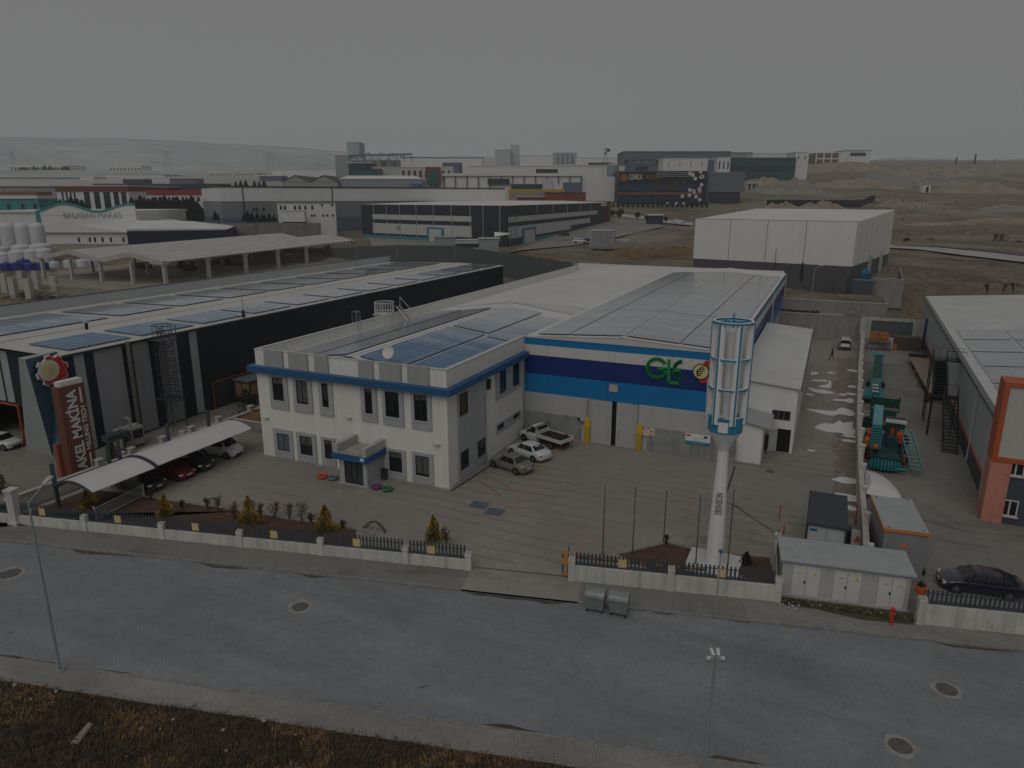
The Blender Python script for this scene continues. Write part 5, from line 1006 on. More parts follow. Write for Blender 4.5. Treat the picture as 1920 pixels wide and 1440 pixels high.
# small buildings at the right of the gate
o_,e_ = G(1462,1113),G(1700,1146); W_ = (e_ - o_).length; an = math.atan2((e_ - o_).y,(e_ - o_).x)
t = thing('transformer_kiosk','long white transformer kiosk with three double doors facing the street','kiosk',o_,an); KW = M('kiosk_render',(.43,.43,.42),.8,var=.07,sc=1,streak=.12); KD = M('kiosk_door_white',(.56,.56,.54),.5,var=.05,streak=.08); KR = M('kiosk_roof',(.33,.345,.35),.8,var=.12,sc=1.2)
mb = MB(); mb.box(0,W_,0,2.5,-.1,2.35); mb.build('wall',KW,t,world=False)
mb = MB(); mb.hexa([(-.18,-.25,2.36),(W_ + .2,-.25,2.36),(W_ + .2,2.7,2.5),(-.18,2.7,2.5)],[(-.18,-.25,2.5),(W_ + .2,-.25,2.5),(W_ + .2,2.7,2.64),(-.18,2.7,2.64)]); mb.build('roof',KR,t,world=False,bevel=.03)
SWY = M('warning_yellow',(.6,.45,.04),.5)
for i,(x0,x1) in enumerate(((1483,1536),(1556,1610),(1631,1686))):
 a = (G(x0,1110,.2) - o_).length * .985 - .05; b = (G(x1,1122,.2) - o_).length * .985 - .05; m_ = (a + b) / 2
 mb = MB(); mb.box(a,m_ - .012,-.06,-.003,.1,2.05); mb.box(m_ + .012,b,-.06,-.003,.1,2.05); mb.box(a - .05,b + .05,-.03,-.004,2.053,2.1); o = mb.build('double_door',KD,t,world=False)
 mb = MB(); mb.box(m_ - .11,m_ - .03,-.09,-.062,.95,1.15); mb.build('lock',BLACK,o,world=False)
 mb = MB(); mb.prism([(m_ + .38,-.068,1.55),(m_ + .62,-.068,1.55),(m_ + .5,-.068,1.76)],(0,.006,0)); mb.build('warning_sign',SWY,o,world=False)
 mb = MB(); mb.box(a + .3,a + .55,-.068,-.062,1.62,1.67); mb.build('plate',M('plate_grey',(.25,.25,.25),.5),o,world=False)
mb = MB(); mb.box(-.05,W_ + .05,-.06,-.003,-.1,.08); mb.build('plinth',KW,t,world=False)
GRM = M('weed_ground',(.07,.07,.04),1,var=.5,sc=3)
zo = .006; P_ = lambda x,y: (G(x,y).x,G(x,y).y,zo)
mb = MB(); mb.poly([P_(1460,1118),P_(1460,1134),P_(1530,1142),P_(1560,1150),P_(1620,1163),P_(1650,1165),P_(1714,1172),P_(1712,1150)]); struct('weedy_strip',mb,GRM)
mb = MB(); q = random.Random(5); O_ = [G(1462,1122),G(1710,1158)]
for _ in range(420):
 f_ = q.random(); p = O_[0].lerp(O_[1],f_) + Vector((.05,-.55 * q.random() - .05 + .1,0)); tuft(mb,p,.16 * q.uniform(.5,1.4) * (1.5 if fbm(f_ * 9,1) > .5 else .7),5,q.choice((2,2,1,0)),.08,q)
tag(mb.build('weeds',GR),'low green and brown weeds growing in the strip before the transformer kiosk','weeds',kind='stuff')
mb = MB()
for _ in range(60):
 f_ = q.random(); p = (G(1458,1131) + Vector((q.uniform(0,1.2),q.uniform(-.4,.5),0))) if f_ < .5 else O_[0].lerp(O_[1],q.random()) + Vector((0,-.35 * q.random(),0)); r = q.uniform(.03,.1); mb.join(MB().lathe([(r * .5,0),(r,r * .5),(r * .4,r)],n=5),Matrix.Translation(p) @ Matrix.Rotation(q.uniform(0,6),4,'Z'))
tag(mb.build('rubble',M('rubble_pale',(.36,.34,.31),.95,var=.3)),'small pale stones and broken paving beside the transformer kiosk','rubble',kind='stuff')
za = 3.45; c4 = [G(1658,990,za),G(1744,1001,za),G(1733,938,za),G(1652,931,za)]
cx_ = (c4[0] + c4[1] + c4[2] + c4[3]) / 4; ax = (c4[1] - c4[0]); an2 = math.atan2(ax.y,ax.x); w_ = ax.length; dp = ((c4[2] + c4[3]) / 2 - (c4[0] + c4[1]) / 2).length
t = thing('grey_kiosk','grey box kiosk with orange roof edge behind the transformer kiosk','kiosk',((c4[0].x + c4[1].x) / 2,(c4[0].y + c4[1].y) / 2,0),an2); GK = M('grey_kiosk_panel',(.215,.225,.23),.7,var=.07,sc=.8,streak=.10); OK_ = M('kiosk_orange',(.55,.17,.05),.5,var=.08)
mb = MB(); mb.box(-w_ / 2 + .06,w_ / 2 - .06,.06,dp - .06,0,za - .15); mb.build('wall',GK,t,world=False)
mb = MB(); mb.box(-w_ / 2,w_ / 2 - .0,.0,dp,za - .15,za - .03); mb.build('roof',KR,t,world=False)
mb = MB(); mb.box(-w_ / 2 - .04,w_ / 2 + .04,-.04,-.003,za - .2,za + .02); mb.box(-w_ / 2 - .04,-w_ / 2 - .003,-.0,dp,za - .2,za + .02); mb.build('orange_edge',OK_,t,world=False)
mb = MB(); [mb.prism([(x,.045,z),(x + .3,.045,z + .22),(x + .6,.045,z),(x + .6,.045,z - .18),(x + .3,.045,z + .04),(x,.045,z - .18)],(0,.012,0)) for x,z in ((-.35,2.3),)]; mb.box(-.05,.35,.045,.057,1.3,1.48); mb.build('orange_mark',OK_,t,world=False)
mb = MB(); [mb.lathe([(.04,za - .03),(.04,za + .03)],(x,y,0),8) for x in (-w_ / 2 + .3,w_ / 2 - .3) for y in (.3,dp - .3)]; mb.build('lifting_eye',BLACK,t,world=False)
t = thing('tool_box','small dark box at the foot of the grey kiosk','box',G(1720,1075),an2); mb = MB(); mb.box(-.5,.4,-.2,.25,0,.3); mb.build('box',BLACK,t,world=False,bevel=.02); mb = MB(); mb.box(-.52,.42,-.22,.27,.3,.34); mb.build('lid',BLACK,t,world=False)
zc = 2.72; c4 = [G(1513,978,zc),G(1590,991,zc),G(1565,925,zc),G(1492,918,zc)]; ax = c4[1] - c4[0]; an3 = math.atan2(ax.y,ax.x); w_ = ax.length; dp = ((c4[2] + c4[3]) / 2 - (c4[0] + c4[1]) / 2).length
t = thing('site_cabin','white container cabin with dark roof beside the yard wall','cabin',((c4[0].x + c4[1].x) / 2,(c4[0].y + c4[1].y) / 2,0),an3); CBW = M('cabin_white',(.46,.48,.49),.5,var=.06,streak=.1)
mb = MB(); mb.box(-w_ / 2 + .05,w_ / 2 - .05,.08,dp - .05,.05,zc - .14); mb.build('wall',CBW,t,world=False)
mb = MB(); mb.box(-w_ / 2 - .03,w_ / 2 + .03,-.12,dp + .02,zc - .14,zc); mb.build('roof',M('cabin_roof',(.045,.05,.06),.75,var=.25,sc=1.5),t,world=False)
CF = M('cabin_frame',(.05,.05,.055),.5); mb = MB(); [mb.box(x,x + .12,.0,.12,0,zc - .143) for x in (-w_ / 2,w_ / 2 - .12)]; mb.box(-w_ / 2,-w_ / 2 + .1,dp / 2 - .06,dp / 2 + .06,0,zc - .143); mb.box(-w_ / 2,-w_ / 2 + .1,dp - .12,dp,0,zc - .143); mb.build('frame',CF,t,world=False)
mb = MB(); [mb.box(a,b,.03,.078,.2,zc - .35) for a,b in ((-w_ / 2 + .2,-.03),(.03,w_ / 2 - .2))]; o = mb.build('door',CBW,t,world=False); mb = MB(); mb.box(-w_ / 2 + .25,-w_ / 2 + .7,.015,.028,zc - .62,zc - .42); mb.build('blue_label',M('label_blue',(.02,.15,.3),.5),o,world=False); mb = MB(); mb.prism([(.35,.02,1.2),(.55,.02,1.2),(.45,.02,1.38)],(0,.008,0)); mb.build('warning_sign',SWY,o,world=False)
t = thing('sign_stack','dark cabinet and red and white panels leaning by the wall right of the cabin','panels',G(1603,1022)); mb = MB(); mb.box(-.9,-.35,-.2,.6,0,1.1); mb.build('cabinet',BLACK,t,world=False); mb = MB(); mb.prism([(-.3,-.35,.0),(.3,-.35,.0),(.3,.2,1.1),(-.3,.2,1.1)],(0,.05,.0)); o = mb.build('leaning_panel',M('panel_pale',(.42,.42,.40),.5),t,world=False); mb = MB(); mb.prism([(-.1,-.2,.35),(.25,-.2,.35),(.2,-.02,.72),(.0,-.02,.72)],(0,-.02,.0)); mb.build('red_mark',RED,o,world=False)
t = thing('yard_wall','long pale boundary wall with piers along the right side of the yard','wall',(WX,60,0)); YW = M('yard_wall_render',(.42,.41,.38),.9,var=.16,sc=.7,streak=.3)
pa = [(WX - .05,46.9),(WX,50),(WX - .02,62),(WX + .25,80),(WX + .9,105),(WX + 1.9,131)]
def hwall(t,name,pts,th_,z0,z1,m):
 mb = MB()
 for (xa,ya2),(xb,yb2) in zip(pts,pts[1:]):
  mb.hexa([(xa - th_,ya2,z0),(xa + th_,ya2,z0),(xb + th_,yb2,z0),(xb - th_,yb2,z0)][::1],[(xa - th_,ya2,z1),(xa + th_,ya2,z1),(xb + th_,yb2,z1),(xb - th_,yb2,z1)])
 return mb.build(name,m,t)
hwall(t,'wall',pa,.14,0,2.0,YW); hwall(t,'coping',pa,.19,2.003,2.1,WALLC)
def wx(y):
 for (xa,ya2),(xb,yb2) in zip(pa,pa[1:]):
  if y <= yb2: return xa + (xb - xa) * (y - ya2) / (yb2 - ya2)
 return pa[-1][0]
for i in range(17): y = 47.2 + i * 5.2; mb = MB(); x = wx(y) + .22; mb.box(x - .16,x + .16,y - .2,y + .2,0,2.25); mb.box(x - .2,x + .2,y - .25,y + .25,2.25,2.34); mb.build('pier',FC_,t)
t = thing('membrane_shelter','white domed membrane shelter standing against the yard wall by the green machine','shelter',(5.2,59,0))
ol = [(4.22,61.9),(4.9,61.75),(5.54,61.1),(6.0,60.1),(6.36,58.8),(6.55,57.8),(6.6,56.8),(5.2,56.35),(4.22,56.7)]; n = len(ol); cx0,cy0 = 4.7,58.2; mb = MB()
for k in (0,.05):
 for f_ in (1,.8,.55,.3): mb.v += [(cx0 + (x - cx0) * f_,cy0 + (y - cy0) * f_,2.05 + .55 * (1 - f_ * f_) + k) for x,y in ol]
 mb.v.append((cx0,cy0,2.6 + k))
h_ = 4 * n + 1
for k in (0,1):
 for r in range(3):
  for i in range(n): q_ = [k * h_ + r * n + i,k * h_ + r * n + (i + 1) % n,k * h_ + (r + 1) * n + (i + 1) % n,k * h_ + (r + 1) * n + i]; mb.f.append(q_ if not k else q_[::-1]); mb.m.append(0)
 for i in range(n): mb.f.append([k * h_ + 3 * n + i,k * h_ + 3 * n + (i + 1) % n,k * h_ + 4 * n]); mb.m.append(0)
for i in range(n): mb.f.append([i,(i + 1) % n,h_ + (i + 1) % n,h_ + i]); mb.m.append(0)
mb.build('membrane',MEMB,t,smooth=True)
for x,y in ((4.3,61.8),(4.3,56.8),(6.5,57.0),(6.3,58.7),(5.5,61.0)): mb = MB(); mb.cyl((x,y,0),(x,y,2.06),.05); mb.build('post',CST,t)
mb = MB(); mb.box(4.35,6.4,56.9,56.96,0,1.9); mb.build('side_panel',GK,t)
# vehicles
TYRE = M('tyre_rubber',(.012,.012,.013),.85,var=.2,sc=5); RIM = M('alloy_rim',(.28,.28,.29),.35,metal=.7,var=.1); CGL = M('car_glass',(.010,.012,.015),.06,var=.2,spec=.6); HLT = M('headlight',(.50,.50,.50),.15,var=.1); TLT = M('tail_light',(.35,.015,.015),.2); PLT = M('number_plate',(.62,.62,.60),.4,var=.02); ARCH = M('arch_dark',(.01,.01,.01),.9)
def paint(n,c,rough=.28): return M('car_paint_' + n,c,rough,var=.05,coat=.8,spec=.5)
def loft(rings):
 mb = MB(); n = len(rings[0])
 for r in rings: mb.v += [tuple(p) for p in r]
 for i in range(len(rings) - 1):
  for j in range(n): a,b = i * n + j,i * n + (j + 1) % n; mb.f.append([a,b,b + n,a + n]); mb.m.append(0)
 mb.f += [list(range(n))[::-1],[(len(rings) - 1) * n + j for j in range(n)]]; mb.m += [0,0]; return mb
def wheel(t,x,y,r,w_,rim=RIM):
 mb = MB(); s_ = 1 if y > 0 else -1; mb.lathe([(r * .62,-w_ / 2),(r * .93,-w_ / 2),(r,-w_ * .32),(r,w_ * .32),(r * .93,w_ / 2),(r * .62,w_ / 2)],n=20); mb.xf(Matrix.Translation((x,y,r)) @ Matrix.Rotation(R(90),4,'X')); o = mb.build('wheel',TYRE,t,world=False)
 mb = MB(); yo = y + s_ * w_ * .5; mb.cyl((x,yo - s_ * .03,r),(x,yo + s_ * .008,r),r * .30,n=10)
 for k in range(5): a = 2 * math.pi * k / 5 + .3; p = Vector((x,yo - s_ * .01,r)); e = p + Vector((math.cos(a),0,math.sin(a))) * r * .64; sd = Vector((-math.sin(a),0,math.cos(a))) * r * .10; mb.hexa([p - sd - Vector((0,.012,0)),e - sd - Vector((0,.012,0)),e - sd + Vector((0,.012,0)),p - sd + Vector((0,.012,0))],[p + sd - Vector((0,.012,0)),e + sd - Vector((0,.012,0)),e + sd + Vector((0,.012,0)),p + sd + Vector((0,.012,0))])
 mb.join(MB().ring((0,0,0),r * .68,r * .08,.03,20).xf(Matrix.Translation((x,yo - .015,r)) @ Matrix.Rotation(R(90),4,'X') @ Matrix.Translation((0,0,-.015)))); mb.build('rim',rim,o,world=False)
STY = {  # fractions of length from the nose: hood line, glass and roof stations
 'sedan': dict(L=4.35,W=1.72,H=1.46,belt=.94,nose=.72,hood=.90,deck=1.02,x=(.27,.43,.66,.81),tail=.94),
 'bigsedan': dict(L=4.62,W=1.82,H=1.48,belt=.94,nose=.72,hood=.90,deck=1.06,x=(.26,.42,.66,.84),tail=.96),
 'fastback': dict(L=4.72,W=1.88,H=1.45,belt=.92,nose=.66,hood=.88,deck=1.02,x=(.23,.43,.62,.93),tail=.92),
 'hatch': dict(L=4.15,W=1.76,H=1.48,belt=.95,nose=.74,hood=.93,deck=1.0,x=(.24,.40,.86,.97),tail=.9),
 'suv': dict(L=4.45,W=1.84,H=1.62,belt=1.05,nose=.88,hood=1.04,deck=1.1,x=(.25,.39,.86,.98),tail=1.0),
 'van': dict(L=4.4,W=1.80,H=1.82,belt=1.08,nose=.86,hood=1.08,deck=1.1,x=(.17,.34,.93,.99),tail=1.05)}
def car(label,style,pm,loc,rz,name='parked_car',cat='car',group=None,tint=CGL,k=1.0):
 s = STY[style]; L,W,Hh = s['L'] * k,s['W'] * k,s['H'] * k; t = thing(name,label,cat,loc,rz,group); X = lambda f_: L / 2 - f_ * L; hw = W / 2; rw = .325 * k if style != 'fastback' else .345
 st = [(0,.60,s['nose'] * .70,.36),(.012,.80,s['nose'] * .9,.26),(.05,.92,s['nose'],.22),(.12,.98,(s['nose'] + s['hood']) / 2,.2),(s['x'][0],1,s['hood'],.2),(s['x'][1],1,s['belt'],.2),(s['x'][2],1,s['belt'] + .02,.2),(min(s['x'][3],.93),.985,s['deck'],.22),(.955,.93,s['tail'],.26),(.99,.84,s['tail'] * .9,.32),(1,.72,s['tail'] * .74,.38)]
 rings = []
 for f_,w_,zt_,zb in st:
  w_ *= hw; z = zt_ * k; zb *= k; half = [(w_ * .86,zb),(w_ * .985,zb + (z - zb) * .18),(w_,zb + (z - zb) * .5),(w_ * .985,zb + (z - zb) * .78),(w_ * .93,zb + (z - zb) * .92),(w_ * .78,z),(w_ * .3,z + .012)]
  rings.append([(X(f_),y,z_) for y,z_ in half] + [(X(f_),-y,z_) for y,z_ in half[::-1]])
 loft(rings).build('body',pm,t,smooth=True,world=False)
 bz = s['belt'] * k - .02; wB,wR = hw * .93,hw * .70; zr = Hh; x0,x1,x2,x3 = [X(f_) for f_ in s['x']]
 def ring(x,zt_,fr): wr = wB + (wR - wB) * fr; return [(x,wB,bz - .12),(x,wr + .0,zt_ - .05 * fr),(x,wr * .84,zt_),(x,wr * .4,zt_ + .025 * fr),(x,-wr * .4,zt_ + .025 * fr),(x,-wr * .84,zt_),(x,-wr,zt_ - .05 * fr),(x,-wB,bz - .12)]
 rr = [ring(x0 + .02,bz - .03,.02),ring(x0 + (x1 - x0) * .8,bz + (zr - bz) * .86,.86),ring(x1,zr - .02,1),ring((x1 + x2) / 2,zr,1),ring(x2,zr - .03,1),ring(x2 + (x3 - x2) * .35,bz + (zr - bz) * .76,.76),ring(x3,bz + (.02 if style not in ('van','suv','hatch') else .02),.05)]
 loft(rr).build('roof',pm,t,smooth=True,world=False)
 zA,zBt = bz + (zr - bz) * .08,zr - .09; fr = lambda z: (z - bz) / (zr - bz)
 def wAt(z): return wB + (wR - wB) * max(0,min(1,fr(z)))
 def xf_(z): return x0 + (x1 - x0) * (fr(z) / .86 * .8 if fr(z) < .86 else .8 + (fr(z) - .86) / .14 * .2)
 def xr_(z): return x3 + (x2 - x3) * (fr(z) / .76 * .65 if fr(z) < .76 else .65 + (fr(z) - .76) / .24 * .35)
 o_ = .022
 mb = MB(); w0,w1 = wAt(zA) * .92,wAt(zBt) * .90; mb.hexa([(xf_(zA) - .06,-w0,zA),(xf_(zA) + o_,-w0,zA + .01),(xf_(zA) + o_,w0,zA + .01),(xf_(zA) - .06,w0,zA)],[(xf_(zBt) - .06,-w1,zBt),(xf_(zBt) + o_,-w1,zBt + .02),(xf_(zBt) + o_,w1,zBt + .02),(xf_(zBt) - .06,w1,zBt)]); mb.build('windscreen',tint,t,world=False)
 zC = zA + .04; mb = MB(); w0,w1 = wAt(zC) * .86,wAt(zBt) * .86; mb.hexa([(xr_(zC) - o_ - .01,-w0,zC + .02),(xr_(zC) + .08,-w0,zC),(xr_(zC) + .08,w0,zC),(xr_(zC) - o_ - .01,w0,zC + .02)],[(xr_(zBt) - o_,-w1,zBt + .025),(xr_(zBt) + .08,-w1,zBt),(xr_(zBt) + .08,w1,zBt),(xr_(zBt) - o_,w1,zBt + .025)]); mb.build('rear_window',tint,t,world=False)
 xm = (x1 + x2) / 2 + .12; zt_ = zBt - .02; z0 = zA - .01
 for sg in (1,-1):
  for xa,xb,xc,xd in ((xf_(z0) - .22,xf_(zt_) - .10,xm + .03,xm + .03),(xm - .03,xm - .03,xr_(zt_) + .12,xr_(z0) + .30)):
   if xa - xd < .1: continue
   pts = [(xa,sg * (wAt(z0) + .012),z0),(xb,sg * (wAt(zt_) + .012),zt_),(xc,sg * (wAt(zt_) + .012),zt_),(xd,sg * (wAt(z0) + .012),z0)]
   mb = MB(); mb.prism(pts,(0,-sg * .05,0)); mb.build('side_window',tint,t,world=False)
 for f_ in (.175,.79 if style not in ('fastback',) else .785):
  for sg in (1,-1):
   mb = MB(); mb.cyl((X(f_),sg * (hw * .86),rw),(X(f_),sg * (hw * 1.004),rw),rw * 1.16,n=20); mb.build('wheel_arch',ARCH,t,world=False); wheel(t,X(f_),sg * (hw - .085),rw,.21)
 for sg in (1,-1):
  mb = MB(); zn = s['nose'] * k * .86; mb.hexa([(X(.045),sg * hw * .90 - .18,zn - .05),(X(.012),sg * hw * .68 - .18 * (1 if sg > 0 else 1),zn - .06),(X(.012),sg * hw * .68 + .18,zn - .06),(X(.045),sg * hw * .72 + .18,zn - .05)],[(X(.06),sg * hw * .90 - .18,zn + .08),(X(.025),sg * hw * .68 - .18,zn + .07),(X(.025),sg * hw * .68 + .18,zn + .07),(X(.06),sg * hw * .72 + .18,zn + .08)]); mb.build('headlight',HLT,t,world=False)
  mb = MB(); zn = s['tail'] * k * .80; mb.box(X(.995),X(.955),sg * hw * .73 - .13,sg * hw * .73 + .13,zn - .08,zn + .08) if style not in ('van',) else mb.box(X(1.0),X(.98),sg * hw * .80 - .07,sg * hw * .80 + .07,.8 * k,1.25 * k); mb.build('tail_light',TLT,t,world=False)
  mb = MB(); mb.hexa([(xf_(z0) - .35,sg * (hw * .93),bz + .0),(xf_(z0) - .2,sg * (hw * .93),bz),(xf_(z0) - .2,sg * (hw * .93 + .2),bz),(xf_(z0) - .33,sg * (hw * .93 + .2),bz)],[(xf_(z0) - .35,sg * (hw * .93),bz + .14),(xf_(z0) - .22,sg * (hw * .93),bz + .14),(xf_(z0) - .23,sg * (hw * .93 + .2),bz + .13),(xf_(z0) - .33,sg * (hw * .93 + .2),bz + .13)]); mb.build('mirror',pm,t,world=False)
 mb = MB(); mb.box(X(.02),X(-.002),-hw * .5,hw * .5,.30 * k,.44 * k); mb.build('grille',ARCH,t,world=False)
 mb = MB(); mb.box(X(.0),X(-.006),-.26,.26,.46 * k,.57 * k); mb.build('number_plate',PLT,t,world=False); mb = MB(); mb.box(X(1.006),X(1.0),-.26,.26,.60 * k,.71 * k); mb.build('number_plate',PLT,t,world=False)
 return t
Wp,Gp,Bp,Rp = paint('white',(.60,.61,.61)),paint('champagne_grey',(.17,.165,.145),.32),paint('black',(.008,.008,.010)),paint('dark_red',(.16,.008,.010)); DNp = paint('dark_navy',(.012,.012,.028),.18)
def between(a,b,z=0): a,b = G(*a),G(*b); return (a + b) / 2,math.atan2((b - a).y,(b - a).x)
c_,an = between((968,886),(926,872)); c_ = c_ + Vector((-math.sin(an),math.cos(an),0)) * -.0
c_ = Vector((-25.4,55.4,0)); w0,w1 = G(966.7,891),G(927,877.5); an = math.atan2((w1 - w0).y,(w1 - w0).x); sdv = Vector((math.sin(an),-math.cos(an),0)); c_ = (w0 + w1) / 2 + sdv * .85
car('champagne grey saloon car parked nearest the camera in the bay beside the office wall','sedan',Gp,c_,an,group='vehicles parked beside the office')
w0,w1 = G(1003,868),G(959,852); an = math.atan2((w1 - w0).y,(w1 - w0).x); sdv = Vector((math.sin(an),-math.cos(an),0)); c_ = (w0 + w1) / 2 + sdv * .85
car('white saloon car parked between the grey car and the white pickup','bigsedan',Wp,c_,an,group='vehicles parked beside the office')
w0,w1 = G(1037,844),G(984,827); an = math.atan2((w1 - w0).y,(w1 - w0).x); sdv = Vector((math.sin(an),-math.cos(an),0)); c_ = (w0 + w1) / 2 + sdv * .9
t = thing('pickup_truck','white single cab pickup truck with an open dropside bed by the concrete base wall','pickup truck',c_,an,'vehicles parked beside the office')
rings = []
for x,w_,zt_,zb in ((2.75,.62,.62,.40),(2.68,.84,.92,.34),(2.3,.92,1.02,.3),(1.55,.93,1.14,.3),(1.5,.93,1.2,.3),(.35,.93,1.2,.3)):
 half = [(w_ * .9,zb),(w_,zb + (zt_ - zb) * .3),(w_,zb + (zt_ - zb) * .8),(w_ * .92,zt_ - .02),(w_ * .5,zt_ + .02)]; rings.append([(x,y,z) for y,z in half] + [(x,-y,z) for y,z in half[::-1]])
loft(rings).build('cab',Wp,t,smooth=True,world=False)
rings = []
for x,zt_,w_ in ((1.75,1.14,.88),(1.15,1.84,.74),(.95,1.92,.72),(.45,1.92,.72),(.36,1.86,.74)):
 rings.append([(x,.9,1.08),(x,w_,zt_ - .04),(x,w_ * .85,zt_ + .02),(x,-w_ * .85,zt_ + .02),(x,-w_,zt_ - .04),(x,-.9,1.08)])
loft(rings).build('roof',Wp,t,smooth=True,world=False)
mb = MB(); mb.hexa([(1.62,-.78,1.2),(1.70,-.78,1.22),(1.70,.78,1.22),(1.62,.78,1.2)],[(1.14,-.68,1.78),(1.21,-.68,1.82),(1.21,.68,1.82),(1.14,.68,1.78)]); mb.build('windscreen',CGL,t,world=False)
for sg in (1,-1): mb = MB(); mb.prism([(1.5,sg * .915,1.18),(1.08,sg * .79,1.74),(.55,sg * .79,1.74),(.5,sg * .915,1.18)],(0,-sg * .05,0)); mb.build('side_window',CGL,t,world=False); mb = MB(); mb.box(1.35,1.5,sg * .95 - .1,sg * .95 + .1,1.15,1.35); mb.build('mirror',ARCH,t,world=False); mb = MB(); mb.box(2.45,2.66,sg * .72 - .15,sg * .72 + .15,.82,.97); mb.build('headlight',HLT,t,world=False); mb = MB(); mb.box(-2.95,-2.88,sg * .8 - .1,sg * .8 + .1,.62,.78); mb.build('tail_light',TLT,t,world=False)
mb = MB(); mb.box(.31,.355,-.7,.7,1.22,1.80); mb.build('rear_window',CGL,t,world=False)
BEDW = paint('bed_white',(.55,.55,.54),.4); mb = MB(); mb.box(-2.9,.2,-1.02,-.97,.86,1.24); mb.box(-2.9,.2,.97,1.02,.86,1.24); mb.box(-2.95,-2.9,-1.02,1.02,.86,1.24); mb.box(.2,.25,-1.02,1.02,.86,1.5); bd = mb.build('bed_side',BEDW,t,world=False,bevel=.008)
mb = MB(); mb.box(-2.9,.2,-.97,.97,1.02,1.10); mb.build('bed_floor',M('bed_floor_dark',(.018,.016,.017),.8,var=.3),t,world=False); mb = MB(); mb.tube([(.27,-.95,1.2),(.27,-.95,2.0),(.27,.95,2.0),(.27,.95,1.2)],.035); [mb.cyl((.27,y,1.2),(.27,y,2.0),.02) for y in (-.5,0,.5)]; mb.build('headboard_rack',BLACK,t,world=False)
mb = MB(); mb.box(-2.85,.3,-.45,.45,.45,.78); mb.build('chassis',ARCH,t,world=False); mb = MB(); mb.box(-1.9,-1.2,.1,.6,1.103,1.22); mb.box(-2.5,-2.2,-.6,-.2,1.103,1.4); mb.build('load',M('load_brown',(.06,.035,.025),.8,var=.3),t,world=False)
for x in (2.0,-1.55):
 for sg in (1,-1): wheel(t,x,sg * .82,.34,.22); mb = MB(); mb.cyl((x,sg * .8,.36),(x,sg * .936,.36),.42,n=18); mb.build('wheel_arch',ARCH,t,world=False) if x > 0 else None
for (px,py),st_,pm,lb,sc_ in (((449,857),'van',Wp,'white minivan nosing out from under the far end of the white carport',1.0),((392,883),'suv',Bp,'black sport utility car under the carport between minivan and red car',.98),((357,899),'hatch',Rp,'dark red hatchback under the carport',1.0),((301,921),'suv',Bp,'black car under the near carport bay beside the white railing',1.0)):
 n_ = G(px,py); L = STY[st_]['L'] * sc_; a = R(4); car(lb,st_,pm,n_ + Vector((-L / 2 * math.cos(a),-L / 2 * math.sin(a),0)),a,'parked_car' if st_ != 'van' else 'minivan','car' if st_ != 'van' else 'van','cars under the carport',k=sc_)
c_ = G(2,838); car('white car half cut by the left edge of the picture','hatch',Wp,c_,R(10))
c_ = G(1583,657) + Vector((0,2.1,0)); t = car('small white delivery van seen from behind at the far end of the side yard','van',Wp,c_,R(91),'delivery_van','van',k=1.02)
mb = MB(); mb.box(-2.27,-2.245,-.7,.7,1.2,1.62); mb.build('rear_door_glass',CGL,t,world=False); mb = MB(); mb.box(-2.30,-2.25,-.86,.86,.36,.58); mb.build('rear_bumper',ARCH,t,world=False); [t_.unlink if False else None for t_ in ()]
for sg in (-1,1): mb = MB(); mb.box(-2.275,-2.25,sg * .80 - .06,sg * .80 + .06,.75,1.5); mb.build('tail_light',BLACK,t,world=False)
w0,w1 = G(1791,1112),G(1890,1127); an = math.atan2((w1 - w0).y,(w1 - w0).x); sdv = Vector((-math.sin(an),math.cos(an),0)); c_ = (w0 + w1) / 2 + sdv * .9 + (w1 - w0).normalized() * .12
car('glossy black fastback saloon parked behind the right picket fence','fastback',DNp,c_,an + math.pi)
p = G(452,752); t = thing('box_trailer','weathered box trailer with tan side panels by the dark wall of the left factory','trailer',(-62.1,p.y + 1.2,0),R(90)); TRF = M('trailer_frame',(.045,.045,.045),.7,var=.25); TAN = M('trailer_tan',(.24,.15,.065),.7,var=.25,sc=2); TGR = M('trailer_tarp_grey',(.14,.145,.16),.7,var=.25,sc=1.5)
mb = MB(); mb.box(-2.6,2.6,-1.2,1.2,1.0,3.0); mb.build('body',TRF,t,world=False); mb = MB(); mb.box(-2.7,2.7,-1.28,1.28,3.0,3.18); [mb.box(x,x + .1,-1.28,1.28,3.18,3.24) for x in (-1.6,-.4,.8,2)]; mb.build('roof',TGR,t,world=False)
for x0 in (-2.4,.15): mb = MB(); mb.box(x0,x0 + 2.2,-1.215,-1.203,1.45,2.75); mb.build('side_panel',TAN,t,world=False)
mb = MB(); mb.box(-2.615,-2.603,-1.0,-.08,1.45,2.75); mb.box(-2.615,-2.603,.08,1.0,1.45,2.75); mb.build('end_panel',TAN,t,world=False); mb = MB(); mb.box(-2.62,-2.61,-1.1,1.1,1.12,1.3); mb.build('tail_light',M('tail_orange',(.3,.1,.03),.5),t,world=False)
for x in (-1.5,1.5):
 for sg in (1,-1): wheel(t,x,sg * 1.0,.48,.28)
mb = MB(); mb.box(-2.5,2.5,-.5,.5,.7,1.0); mb.build('chassis',TRF,t,world=False)
p = G(478,720); t = thing('blue_crate','blue and white crate stacked beyond the box trailer','crate',(-60.6,66,0)); mb = MB(); mb.box(-1,1,-1,1,0,3.0); mb.build('crate_body',M('crate_white',(.4,.42,.43),.6),t,world=False); mb = MB(); mb.box(-1.03,1.03,-1.03,1.03,1.9,2.6); mb.build('blue_band',M('crate_blue',(.04,.16,.30),.5),t,world=False)
